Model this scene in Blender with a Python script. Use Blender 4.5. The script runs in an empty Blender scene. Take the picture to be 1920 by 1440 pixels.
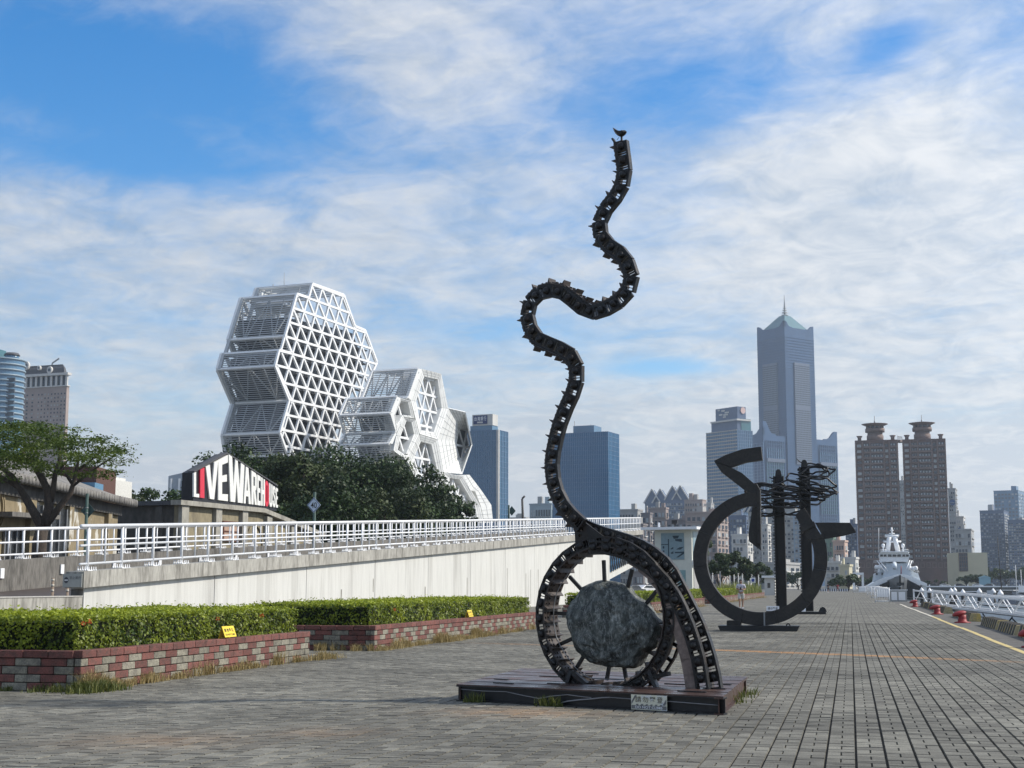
import bpy, bmesh, math, random
import numpy as np
from mathutils import Vector, Matrix, noise as mnoise

SC = bpy.context.scene
COL = SC.collection
R = math.radians
random.seed(7)
RNG = np.random.default_rng(7)

# ------------------------------------------------------------------ camera
F_PX, CAM_H = 2750.0, 1.4            # focal length in pixels of a 1920 wide frame, eye height
PITCH, YAW = R(7.806), R(12.886)     # looks up a little and left of the pier direction (+Y)
cam_d = bpy.data.cameras.new('camera')
cam_d.sensor_width = 36.0
cam_d.lens = 36.0 * F_PX / 1920.0
cam_d.clip_start, cam_d.clip_end = 0.1, 20000.0
cam = bpy.data.objects.new('camera', cam_d)
COL.objects.link(cam)
cam.location = (0, 0, CAM_H)
cam.rotation_euler = (R(90) + PITCH, 0, YAW)
SC.camera = cam

# ------------------------------------------------------------------ sun, exposure
SUN_AZ, SUN_EL = R(72), R(40)        # azimuth clockwise from +Y (to the right of the pier), elevation
sun_dir = Vector((math.sin(SUN_AZ) * math.cos(SUN_EL), math.cos(SUN_AZ) * math.cos(SUN_EL), math.sin(SUN_EL)))
sl = bpy.data.lights.new('sun', 'SUN')
sl.energy, sl.angle, sl.color = 4.2, R(3.0), (1.0, 0.93, 0.82)
so = bpy.data.objects.new('sun', sl)
COL.objects.link(so)
so.rotation_euler = sun_dir.to_track_quat('Z', 'Y').to_euler()
so.location = (0, 0, 60)
vs = SC.view_settings
vs.view_transform, vs.look, vs.gamma, vs.exposure = 'Standard', 'None', 1.0, 0.22
vs.use_curve_mapping = False
SC.cycles.max_bounces = 6
SC.cycles.diffuse_bounces = 3
SC.cycles.glossy_bounces = 3
SC.cycles.transmission_bounces = 4
SC.cycles.volume_bounces = 0
SC.cycles.transparent_max_bounces = 8
SC.cycles.use_denoising = True

# ------------------------------------------------------------------ pixel helpers (1920 x 1440 photograph pixels)
SA, CA, SP, CP = math.sin(YAW), math.cos(YAW), math.sin(PITCH), math.cos(PITCH)
def ray(x, y):
    r, u = x - 960.0, -(y - 720.0)
    fy, uz = F_PX * CP - u * SP, F_PX * SP + u * CP
    return Vector((r * CA - fy * SA, r * SA + fy * CA, uz))
def on_z(x, y, z=0.0):
    d = ray(x, y); t = (z - CAM_H) / d.z
    return Vector((d.x * t, d.y * t, z))
def on_y(x, y, Y):
    d = ray(x, y); t = Y / d.y
    return Vector((d.x * t, Y, CAM_H + d.z * t))
def on_x(x, y, X):
    d = ray(x, y); t = X / d.x
    return Vector((X, d.y * t, CAM_H + d.z * t))
def on_plane(x, y, p0, n):
    d = ray(x, y); c = Vector((0, 0, CAM_H)); n = Vector(n)
    t = (Vector(p0) - c).dot(n) / d.dot(n)
    return c + d * t
def at(x, y, dist):
    """point seen at pixel x,y whose forward horizontal distance from the camera is dist"""
    d = ray(x, y); t = dist / (-d.x * SA + d.y * CA)
    return Vector((d.x * t, d.y * t, CAM_H + d.z * t))
def camvec(right, fwd, up=0.0):
    return Vector((right * CA - fwd * SA, right * SA + fwd * CA, up))

# ------------------------------------------------------------------ world: clear sky with broken high cloud
W = bpy.data.worlds.new('World'); SC.world = W; W.use_nodes = True
def build_world():
    nt = W.node_tree; nt.nodes.clear()
    N, L = nt.nodes.new, nt.links.new
    def math_(op, a, b=None, c=None, clamp=False):
        n = N('ShaderNodeMath'); n.operation = op; n.use_clamp = clamp
        for i, v in enumerate((a, b, c)):
            if v is None: continue
            if isinstance(v, (int, float)): n.inputs[i].default_value = v
            else: L(v, n.inputs[i])
        return n.outputs[0]
    def vmath(op, a, b=None, out=0):
        n = N('ShaderNodeVectorMath'); n.operation = op
        for i, v in enumerate((a, b)):
            if v is None: continue
            if isinstance(v, (tuple, list, Vector)): n.inputs[i].default_value = tuple(v)
            else: L(v, n.inputs[i])
        return n.outputs[out]
    def smooth(v, lo, hi, to0=0.0, to1=1.0):
        n = N('ShaderNodeMapRange'); n.interpolation_type = 'SMOOTHSTEP'
        L(v, n.inputs['Value'])
        n.inputs['From Min'].default_value, n.inputs['From Max'].default_value = lo, hi
        n.inputs['To Min'].default_value, n.inputs['To Max'].default_value = to0, to1
        return n.outputs[0]
    def noise(vec, scale, detail, rough, dist=0.0, lac=2.0):
        n = N('ShaderNodeTexNoise'); n.noise_dimensions = '3D'
        L(vec, n.inputs['Vector'])
        n.inputs['Scale'].default_value, n.inputs['Detail'].default_value = scale, detail
        n.inputs['Roughness'].default_value, n.inputs['Distortion'].default_value = rough, dist
        n.inputs['Lacunarity'].default_value = lac
        return n.outputs['Fac']
    def mix(f, a, b):
        n = N('ShaderNodeMix'); n.data_type = 'RGBA'
        if isinstance(f, (int, float)): n.inputs[0].default_value = f
        else: L(f, n.inputs[0])
        for i, v in ((6, a), (7, b)):
            if isinstance(v, tuple): n.inputs[i].default_value = v + (1,)
            else: L(v, n.inputs[i])
        return n.outputs[2]
    tc = N('ShaderNodeTexCoord'); d = tc.outputs['Generated']
    sky = N('ShaderNodeTexSky'); sky.sky_type = 'NISHITA'; sky.sun_disc = False
    sky.sun_elevation, sky.sun_rotation = SUN_EL, SUN_AZ
    sky.air_density, sky.dust_density, sky.ozone_density = 1.0, 0.6, 2.2
    hs = N('ShaderNodeHueSaturation'); hs.inputs['Saturation'].default_value = 1.5
    hs.inputs['Hue'].default_value = 0.503; hs.inputs['Value'].default_value = 1.5
    L(sky.outputs[0], hs.inputs['Color'])
    gm = N('ShaderNodeSeparateXYZ'); L(d, gm.inputs[0])
    z = math_('MAXIMUM', gm.outputs[2], 0.0)
    # cloud sheet: direction projected on a flat layer (so it foreshortens towards the horizon)
    inv = math_('DIVIDE', 1.0, math_('ADD', z, 0.16))
    cx = N('ShaderNodeCombineXYZ')
    L(math_('MULTIPLY', gm.outputs[0], inv), cx.inputs[0]); L(math_('MULTIPLY', gm.outputs[1], inv), cx.inputs[1])
    cx.inputs[2].default_value = 3.7
    p = cx.outputs[0]
    rot = N('ShaderNodeVectorRotate'); rot.rotation_type = 'Z_AXIS'; rot.inputs['Angle'].default_value = R(24)
    L(p, rot.inputs['Vector'])
    st = vmath('MULTIPLY', rot.outputs[0], (1.0, 1.15, 1.0))
    n1 = noise(st, 1.3, 9, 0.56, 0.35)
    n2 = noise(st, 4.6, 8, 0.62, 0.6)
    n3 = noise(vmath('MULTIPLY', rot.outputs[0], (1.0, 1.5, 1.0)), 13.0, 5, 0.6, 0.8)
    n4 = noise(vmath('MULTIPLY', rot.outputs[0], (1.6, 1.2, 1.0)), 6.5, 7, 0.6, 1.0)
    f = math_('ADD', math_('MULTIPLY', n1, 0.50), math_('ADD', math_('MULTIPLY', n2, 0.32), math_('MULTIPLY', n3, 0.21)))
    cov = 0.125
    f = math_('ADD', f, cov)
    # cloud banks and clear holes, as soft lobes of direction
    for (x, y, rx, ry, amt, tilt) in LOBES:
        c = ray(x, y).normalized()
        right = Vector((CA, SA, 0)); up = right.cross(c)
        t = R(tilt)
        a1, a2 = right * math.cos(t) + up * math.sin(t), up * math.cos(t) - right * math.sin(t)
        q = vmath('SUBTRACT', d, c)
        u = math_('DIVIDE', vmath('DOT_PRODUCT', q, a1, 1), rx / F_PX)
        v = math_('DIVIDE', vmath('DOT_PRODUCT', q, a2, 1), ry / F_PX)
        r2 = math_('ADD', math_('MULTIPLY', u, u), math_('MULTIPLY', v, v))
        e = math_('EXPONENT', math_('MULTIPLY', r2, -1.0))
        f = math_('ADD', f, math_('MULTIPLY', e, amt))
    f = math_('ADD', f, smooth(z, 0.0, 0.17, 0.34, 0.0))
    fac = smooth(f, 0.37, 0.85)
    fac = math_('MULTIPLY', fac, 0.95)
    # cloud brightness: thin parts brighter than the thick grey ones
    tone = math_('MAXIMUM', smooth(math_('ADD', math_('MULTIPLY', n4, 0.5), math_('MULTIPLY', n2, 0.5)), 0.30, 0.66), smooth(z, 0.02, 0.22, 0.62, 0.0))
    ccol = mix(tone, CLOUD_DARK, CLOUD_LIGHT)
    sd = vmath('DOT_PRODUCT', d, sun_dir, 1)
    glow = smooth(sd, 0.0, 0.95, 0.86, 1.3)
    cc = N('ShaderNodeVectorMath'); cc.operation = 'SCALE'; L(ccol, cc.inputs[0]); L(glow, cc.inputs['Scale'])
    low = mix(smooth(z, 0.0, 0.16), (5.2, 5.9, 6.6), hs.outputs[0])
    skyc = N('ShaderNodeVectorMath'); skyc.operation = 'SCALE'; L(low, skyc.inputs[0]); skyc.inputs['Scale'].default_value = 1.0
    col = mix(fac, skyc.outputs[0], cc.outputs[0])
    bg = N('ShaderNodeBackground'); bg.inputs['Strength'].default_value = SKY_STRENGTH
    L(col, bg.inputs['Color'])
    out = N('ShaderNodeOutputWorld'); L(bg.outputs[0], out.inputs['Surface'])
SKY_STRENGTH = 0.10
HAZE = 0.000115
CLOUD_DARK, CLOUD_LIGHT = (4.3, 5.0, 5.9), (7.6, 7.7, 7.8)
LOBES = [ # x, y, radius x, radius y, amount, tilt
    (190, 135, 420, 170, -0.39, -10), (480, 90, 120, 90, -0.08, 0), (120, 290, 330, 40, -0.12, -6),
    (760, 150, 250, 70, 0.10, -8), (820, 30, 260, 60, 0.08, 0), (300, 430, 600, 110, 0.12, 0),
    (1330, 150, 230, 90, -0.21, -10), (1660, 85, 70, 40, -0.22, 30), (1120, 215, 180, 50, -0.12, 0),
    (1260, 690, 130, 17, -0.30, 0), (900, 610, 200, 30, -0.10, 0),
    (1750, 420, 420, 420, 0.14, 0), (1560, 330, 300, 200, 0.08, 20), (760, 400, 300, 120, 0.06, 0),
]
build_world()

# ------------------------------------------------------------------ object helpers
ORG = {}
def tag(o, label=None, cat=None, group=None, kind=None):
    if label: o['label'] = label
    if cat: o['category'] = cat
    if group: o['group'] = group
    if kind: o['kind'] = kind
    return o
def thing(name, loc, label, cat, group=None, kind=None):
    o = bpy.data.objects.new(name, None); COL.objects.link(o)
    o.location = loc; o.empty_display_size = 0.2
    ORG[o] = Vector(loc)
    return tag(o, label, cat, group, kind)
def link(name, me, m=None, parent=None, loc=None):
    """link a mesh; its vertices are world coordinates relative to the parent's origin"""
    o = bpy.data.objects.new(name, me); COL.objects.link(o)
    if m is not None and len(me.materials) == 0: me.materials.append(m)
    if parent is not None:
        o.parent = parent; ORG[o] = ORG[parent]
    else: ORG[o] = Vector((0, 0, 0))
    if loc is not None: o.location = loc
    return o
def inst(name, me, M, parent=None):
    """an instance of mesh data me with world matrix M"""
    o = bpy.data.objects.new(name, me); COL.objects.link(o)
    if parent is not None:
        o.parent = parent
        M = Matrix.Translation(-ORG[parent]) @ M
    o.matrix_basis = M
    return o

class MB:
    """mesh collector in world coordinates"""
    def __init__(s): s.v, s.f, s.mi, s.sm = [], [], [], []
    def add(s, vs, fs, mi=0, smooth=False):
        b = len(s.v); s.v.extend(tuple(v) for v in vs)
        s.f.extend(tuple(i + b for i in f) for f in fs)
        s.mi.extend([mi] * len(fs)); s.sm.extend([smooth] * len(fs)); return s
    def quad(s, a, b, c, d, mi=0): return s.add((a, b, c, d), ((0, 1, 2, 3),), mi)
    def poly(s, pts, mi=0): return s.add(pts, (tuple(range(len(pts))),), mi)
    def box(s, x0, x1, y0, y1, z0, z1, mi=0):
        return s.add([(x0,y0,z0),(x1,y0,z0),(x1,y1,z0),(x0,y1,z0),(x0,y0,z1),(x1,y0,z1),(x1,y1,z1),(x0,y1,z1)],
                     [(3,2,1,0),(4,5,6,7),(0,1,5,4),(1,2,6,5),(2,3,7,6),(3,0,4,7)], mi)
    def obox(s, c, ax, ay, az, mi=0):
        """oriented box: centre and three half-axis vectors"""
        c, ax, ay, az = Vector(c), Vector(ax), Vector(ay), Vector(az)
        if ax.cross(ay).dot(az) < 0: az = -az
        vs = [c + ax * i + ay * j + az * k for k in (-1, 1) for i, j in ((-1,-1),(1,-1),(1,1),(-1,1))]
        return s.add(vs, [(3,2,1,0),(4,5,6,7),(0,1,5,4),(1,2,6,5),(2,3,7,6),(3,0,4,7)], mi)
    def bar(s, a, b, w, h, up=(0, 0, 1), mi=0):
        a, b = Vector(a), Vector(b); d = b - a
        if d.length < 1e-6: return s
        t = d.normalized(); u = Vector(up)
        x = t.cross(u)
        if x.length < 1e-4: x = t.cross(Vector((0, 1, 0)))
        x.normalize(); y = x.cross(t).normalized()
        return s.obox((a + b) / 2, d / 2, x * (w / 2), y * (h / 2), mi)
    def tube(s, pts, rad, n=8, mi=0, caps=True, smooth=True):
        pts = [Vector(p) for p in pts]; m = len(pts)
        rads = list(rad) if isinstance(rad, (list, tuple)) else [rad] * m
        vs, prev = [], None
        for i, p in enumerate(pts):
            t = (pts[min(i + 1, m - 1)] - pts[max(i - 1, 0)])
            t = t.normalized() if t.length > 1e-9 else Vector((0, 0, 1))
            if prev is None:
                x = t.cross(Vector((0, 0, 1)))
                if x.length < 1e-3: x = t.cross(Vector((0, 1, 0)))
            else: x = prev - t * prev.dot(t)
            x.normalize(); prev = x; y = t.cross(x)
            vs += [p + (x * math.cos(2*math.pi*k/n) + y * math.sin(2*math.pi*k/n)) * rads[i] for k in range(n)]
        fs = [(i*n+k, i*n+(k+1) % n, (i+1)*n+(k+1) % n, (i+1)*n+k) for i in range(m-1) for k in range(n)]
        if caps: fs += [tuple(reversed(range(n))), tuple((m-1)*n+k for k in range(n))]
        return s.add(vs, fs, mi, smooth)
    def lathe(s, c, prof, n=16, mi=0, smooth=True, axis='z'):
        c = Vector(c); vs, m = [], len(prof)
        for r, z in prof:
            for k in range(n):
                a = 2*math.pi*k/n
                vs.append(c + Vector((r*math.cos(a), r*math.sin(a), z)))
        fs = [(i*n+k, i*n+(k+1) % n, (i+1)*n+(k+1) % n, (i+1)*n+k) for i in range(m-1) for k in range(n)]
        if prof[0][0] > 1e-4: fs.append(tuple(reversed(range(n))))
        if prof[-1][0] > 1e-4: fs.append(tuple((m-1)*n+k for k in range(n)))
        return s.add(vs, fs, mi, smooth)
    def prism(s, pts, d, mi=0):
        """polygon pts (3D, any plane) extruded by vector d"""
        pts = [Vector(p) for p in pts]; d = Vector(d); n = len(pts)
        nm = Vector((0, 0, 0))
        for i in range(n): nm += pts[i].cross(pts[(i+1) % n])
        if nm.dot(d) < 0: pts = pts[::-1]
        vs = pts + [p + d for p in pts]
        fs = [tuple(reversed(range(n))), tuple(range(n, 2*n))] + [(i, (i+1) % n, n+(i+1) % n, n+i) for i in range(n)]
        return s.add(vs, fs, mi)
    def ring(s, outer, inner, d, mi=0):
        """frame: outer and inner polygons with equal counts, extruded by d"""
        o = [Vector(p) for p in outer]; q = [Vector(p) for p in inner]; d = Vector(d); n = len(o)
        vs = o + q + [p + d for p in o] + [p + d for p in q]
        fs = []
        for i in range(n):
            j = (i + 1) % n
            fs += [(i, j, n+j, n+i), (2*n+i, 3*n+i, 3*n+j, 2*n+j), (i, 2*n+i, 2*n+j, j), (n+i, n+j, 3*n+j, 3*n+i)]
        return s.add(vs, fs, mi)
    def mesh(s, name, mats=(), origin=(0, 0, 0), fixn=False):
        me = bpy.data.meshes.new(name); o = Vector(origin)
        me.from_pydata([(v[0]-o.x, v[1]-o.y, v[2]-o.z) for v in s.v], [], s.f)
        for m in mats: me.materials.append(m)
        if len(s.mi): 
            me.polygons.foreach_set('material_index', np.array(s.mi, dtype=np.int32))
            me.polygons.foreach_set('use_smooth', np.array(s.sm, dtype=bool))
        if fixn:
            bm = bmesh.new(); bm.from_mesh(me); bmesh.ops.recalc_face_normals(bm, faces=bm.faces[:]); bm.to_mesh(me); bm.free()
        me.update(); return me
    def build(s, name, mats, parent=None, bevel=0.0, fixn=False, seg=1):
        if not isinstance(mats, (list, tuple)): mats = [mats]
        org = ORG[parent] if parent is not None else Vector((0, 0, 0))
        me = s.mesh(name, mats, org, fixn)
        o = link(name, me, None, parent)
        if bevel:
            b = o.modifiers.new('bevel', 'BEVEL'); b.width = bevel; b.segments = seg; b.limit_method = 'ANGLE'; b.angle_limit = R(40)
        return o
def one(name, mb, mats, label, cat, group=None, kind=None, bevel=0.0, fixn=False):
    """a thing that is one mesh, its origin at its base"""
    vs = np.array(mb.v); lo, hi = vs.min(0), vs.max(0)
    loc = Vector(((lo[0]+hi[0])/2, (lo[1]+hi[1])/2, lo[2]))
    if not isinstance(mats, (list, tuple)): mats = [mats]
    o = link(name, mb.mesh(name, mats, loc, fixn)); o.location = loc; ORG[o] = loc
    if bevel:
        b = o.modifiers.new('bevel', 'BEVEL'); b.width = bevel; b.segments = 1; b.limit_method = 'ANGLE'; b.angle_limit = R(40)
    return tag(o, label, cat, group, kind)
def struct(name, mb, mats, fixn=False):
    return tag(mb.build(name, mats, None, 0, fixn), kind='structure')

# ------------------------------------------------------------------ materials (all procedural, world-space noise so nothing repeats)
MATS = {}
def mat(name, col, rough=0.7, metal=0.0, var=0.12, scale=2.0, col2=None, mixlo=0.45, mixhi=0.65, stretch=(1, 1, 1),
        bump=0.0, bscale=20.0, attr=None, attr_amt=0.0, spec=0.5, rvar=0.0, rand=0.0, coat=0.0, trans=0.0):
    if name in MATS: return MATS[name]
    m = bpy.data.materials.new(name); m.use_nodes = True; MATS[name] = m
    nt = m.node_tree; N, L = nt.nodes.new, nt.links.new
    b = nt.nodes['Principled BSDF']
    b.inputs['Roughness'].default_value = rough; b.inputs['Metallic'].default_value = metal
    b.inputs['Specular IOR Level'].default_value = spec
    if coat: b.inputs['Coat Weight'].default_value = coat; b.inputs['Coat Roughness'].default_value = 0.1
    if trans: b.inputs['Subsurface Weight'].default_value = 0
    geo = N('ShaderNodeNewGeometry'); mp = N('ShaderNodeMapping'); mp.inputs['Scale'].default_value = stretch
    L(geo.outputs['Position'], mp.inputs['Vector'])
    n = N('ShaderNodeTexNoise'); L(mp.outputs[0], n.inputs['Vector'])
    n.inputs['Scale'].default_value, n.inputs['Detail'].default_value, n.inputs['Roughness'].default_value = scale, 6, 0.65
    c1 = N('ShaderNodeMix'); c1.data_type = 'RGBA'
    c1.inputs[6].default_value = (*col, 1)
    c1.inputs[7].default_value = (*(col2 or col), 1)
    mr = N('ShaderNodeMapRange'); mr.inputs['From Min'].default_value, mr.inputs['From Max'].default_value = mixlo, mixhi
    L(n.outputs['Fac'], mr.inputs['Value']); L(mr.outputs[0], c1.inputs[0])
    # fine value variation
    n2 = N('ShaderNodeTexNoise'); L(mp.outputs[0], n2.inputs['Vector']); n2.inputs['Scale'].default_value = scale * 5.3; n2.inputs['Detail'].default_value = 4
    mr2 = N('ShaderNodeMapRange'); mr2.inputs['From Min'].default_value, mr2.inputs['From Max'].default_value = 0.3, 0.7
    mr2.inputs['To Min'].default_value, mr2.inputs['To Max'].default_value = 1 - var, 1 + var
    L(n2.outputs['Fac'], mr2.inputs['Value'])
    val = mr2.outputs[0]
    if rand:
        oi = N('ShaderNodeObjectInfo'); r = N('ShaderNodeMapRange'); L(oi.outputs['Random'], r.inputs['Value'])
        r.inputs['To Min'].default_value, r.inputs['To Max'].default_value = 1 - rand, 1 + rand
        q = N('ShaderNodeMath'); q.operation = 'MULTIPLY'; L(val, q.inputs[0]); L(r.outputs[0], q.inputs[1]); val = q.outputs[0]
    if attr:
        at_ = N('ShaderNodeAttribute'); at_.attribute_name = attr
        r = N('ShaderNodeMapRange'); L(at_.outputs['Fac'], r.inputs['Value'])
        r.inputs['To Min'].default_value, r.inputs['To Max'].default_value = 1 - attr_amt, 1 + attr_amt
        q = N('ShaderNodeMath'); q.operation = 'MULTIPLY'; L(val, q.inputs[0]); L(r.outputs[0], q.inputs[1]); val = q.outputs[0]
    sc = N('ShaderNodeVectorMath'); sc.operation = 'SCALE'; L(c1.outputs[2], sc.inputs[0]); L(val, sc.inputs['Scale'])
    L(sc.outputs[0], b.inputs['Base Color'])
    if rvar:
        r = N('ShaderNodeMapRange'); L(n.outputs['Fac'], r.inputs['Value'])
        r.inputs['From Min'].default_value, r.inputs['From Max'].default_value = 0.35, 0.65
        r.inputs['To Min'].default_value, r.inputs['To Max'].default_value = max(0.02, rough - rvar), min(1, rough + rvar)
        L(r.outputs[0], b.inputs['Roughness'])
    if bump:
        nb = N('ShaderNodeTexNoise'); L(mp.outputs[0], nb.inputs['Vector']); nb.inputs['Scale'].default_value = bscale; nb.inputs['Detail'].default_value = 5
        bp = N('ShaderNodeBump'); bp.inputs['Strength'].default_value = bump; bp.inputs['Distance'].default_value = 0.02
        L(nb.outputs['Fac'], bp.inputs['Height']); L(bp.outputs[0], b.inputs['Normal'])
    return m
def leafmat(name, col, col2, amt=0.5, trans=0.25, rough=0.55):
    """foliage: per-leaf tint attribute, a little light passing through"""
    m = bpy.data.materials.new(name); m.use_nodes = True
    nt = m.node_tree; N, L = nt.nodes.new, nt.links.new
    b = nt.nodes['Principled BSDF']; out = nt.nodes['Material Output']
    a = N('ShaderNodeAttribute'); a.attribute_name = 'tint'
    c = N('ShaderNodeMix'); c.data_type = 'RGBA'; c.inputs[6].default_value = (*col, 1); c.inputs[7].default_value = (*col2, 1)
    L(a.outputs['Fac'], c.inputs[0]); L(c.outputs[2], b.inputs['Base Color'])
    b.inputs['Roughness'].default_value = rough; b.inputs['Specular IOR Level'].default_value = 0.3
    t = N('ShaderNodeBsdfTranslucent'); L(c.outputs[2], t.inputs['Color'])
    mx = N('ShaderNodeMixShader'); mx.inputs[0].default_value = trans
    L(b.outputs[0], mx.inputs[1]); L(t.outputs[0], mx.inputs[2]); L(mx.outputs[0], out.inputs['Surface'])
    return m

M_RUST = mat('weathered_steel', (0.008, 0.0075, 0.0075), 0.45, 0.1, 0.35, 6, (0.035, 0.022, 0.017), 0.52, 0.78, bump=0.25, bscale=40, rvar=0.15)
M_SHOE = mat('scraped_steel_plate', (0.046, 0.034, 0.029), 0.5, 0.1, 0.3, 5, (0.022, 0.018, 0.017), 0.45, 0.7, bump=0.2, bscale=30, rand=0.15)
M_DECK = mat('rusty_deck_plate', (0.075, 0.045, 0.038), 0.38, 0.25, 0.3, 3, (0.13, 0.062, 0.045), 0.52, 0.75, bump=0.2, bscale=25, rvar=0.15)
M_BLACK = mat('black_painted_steel', (0.011, 0.012, 0.014), 0.45, 0.1, 0.25, 4, (0.03, 0.026, 0.024), 0.55, 0.8, bump=0.1)
M_DSTEEL = mat('dark_blackened_steel', (0.026, 0.025, 0.024), 0.6, 0.25, 0.22, 3, (0.042, 0.038, 0.034), 0.45, 0.7, bump=0.15, bscale=25)
M_WHITE = mat('white_gloss_paint', (0.80, 0.81, 0.82), 0.4, 0, 0.05, 3, (0.70, 0.70, 0.69), 0.55, 0.8)
M_WHITE2 = mat('white_steel_lattice', (0.78, 0.79, 0.79), 0.5, 0, 0.05, 0.3)
M_CONC = mat('stained_concrete', (0.36, 0.35, 0.315), 0.9, 0, 0.25, 1.6, (0.15, 0.142, 0.125), 0.46, 0.68, (1.6, 1.6, 0.35), bump=0.3, bscale=18)
M_CONC_D = mat('dark_weathered_concrete', (0.15, 0.142, 0.128), 0.9, 0, 0.3, 1.8, (0.055, 0.052, 0.047), 0.48, 0.7, (1.5, 1.5, 0.35), bump=0.3, bscale=18)
M_WALLW = mat('whitewashed_concrete', (0.57, 0.57, 0.54), 0.85, 0, 0.07, 0.9, (0.36, 0.355, 0.33), 0.50, 0.80, (1.5, 1.5, 0.14), bump=0.12, bscale=12)
M_CREAM = mat('stained_cream_plaster', (0.40, 0.365, 0.27), 0.9, 0, 0.2, 0.8, (0.27, 0.24, 0.17), 0.45, 0.65, (1, 1, 0.5), bump=0.15)
M_GREY = mat('mid_grey_metal', (0.25, 0.26, 0.27), 0.5, 0.3, 0.1, 3)
M_DGREY = mat('dark_grey_roof', (0.07, 0.072, 0.078), 0.7, 0, 0.2, 2)
M_DARKGLASS = mat('dark_glass', (0.02, 0.025, 0.03), 0.12, 0, 0.1, 1, spec=0.8)
M_YELLOW = mat('yellow_paint', (0.62, 0.40, 0.06), 0.6, 0, 0.2, 4, (0.40, 0.27, 0.08), 0.5, 0.7)
M_ROADYEL = mat('road_line_paint', (0.55, 0.43, 0.17), 0.75, 0, 0.15, 3, (0.32, 0.28, 0.18), 0.52, 0.7)
M_ROADWHT = mat('worn_line_paint', (0.58, 0.54, 0.44), 0.75, 0, 0.15, 3, (0.36, 0.34, 0.29), 0.52, 0.7)
M_RED = mat('chipped_red_paint', (0.27, 0.02, 0.022), 0.55, 0, 0.15, 5, (0.10, 0.03, 0.025), 0.55, 0.72, bump=0.15)
M_BRICKR = mat('red_block', (0.175, 0.066, 0.054), 0.9, 0, 0.3, 9, (0.085, 0.05, 0.042), 0.42, 0.7, bump=0.5, bscale=60, rand=0.22)
M_BRICKG = mat('grey_block', (0.245, 0.23, 0.18), 0.9, 0, 0.3, 9, (0.115, 0.105, 0.09), 0.42, 0.7, bump=0.5, bscale=60, rand=0.22)
M_MORTAR = mat('dark_mortar', (0.06, 0.055, 0.05), 0.95, 0, 0.2, 6)
M_SOIL = mat('dry_soil', (0.10, 0.075, 0.05), 0.95, 0, 0.3, 5, bump=0.4)
M_BARK = mat('tree_bark', (0.085, 0.066, 0.052), 0.9, 0, 0.3, 8, (0.045, 0.036, 0.03), 0.4, 0.65, (1, 1, 0.4), bump=0.5, bscale=25)
M_ASPH = mat('asphalt', (0.055, 0.05, 0.047), 0.9, 0, 0.2, 3, bump=0.15, bscale=40)
M_SKIN = mat('skin', (0.30, 0.17, 0.11), 0.6)
M_RUBBER = mat('black_rubber', (0.015, 0.015, 0.016), 0.7)
M_SIGNY = mat('yellow_sign_sheet', (0.78, 0.58, 0.04), 0.5, 0, 0.05)
M_INK = mat('sign_ink', (0.03, 0.025, 0.02), 0.7)
M_GREEN = mat('dark_green_pole_paint', (0.035, 0.07, 0.062), 0.55, 0, 0.15)

def text_mesh(s, width=None, height=None, offset=0.0):
    """letters as a flat mesh in XY, origin lower left, scaled to width/height"""
    c = bpy.data.curves.new('text', 'FONT'); c.body = s; c.size = 1.0; c.offset = offset; c.resolution_u = 4
    o = bpy.data.objects.new('text', c); COL.objects.link(o)
    me = bpy.data.meshes.new_from_object(o.evaluated_get(bpy.context.evaluated_depsgraph_get()))
    bpy.data.objects.remove(o); bpy.data.curves.remove(c)
    v = np.array([tuple(p.co) for p in me.vertices]); f = [tuple(p.vertices) for p in me.polygons]
    bpy.data.meshes.remove(me)
    lo, hi = v.min(0), v.max(0); v = v - lo; sz = hi - lo
    if width: v[:, 0] *= width / sz[0]
    if height: v[:, 1] *= height / sz[1]
    return v, f
def put_text(mb, s, o, ux, uz, width, height, mi=0, offset=0.0):
    """write s on a surface: lower-left corner o, unit right and up vectors"""
    v, f = text_mesh(s, width, height, offset)
    o, ux, uz = Vector(o), Vector(ux), Vector(uz)
    mb.add([o + ux * float(p[0]) + uz * float(p[1]) for p in v], f, mi)

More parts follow.
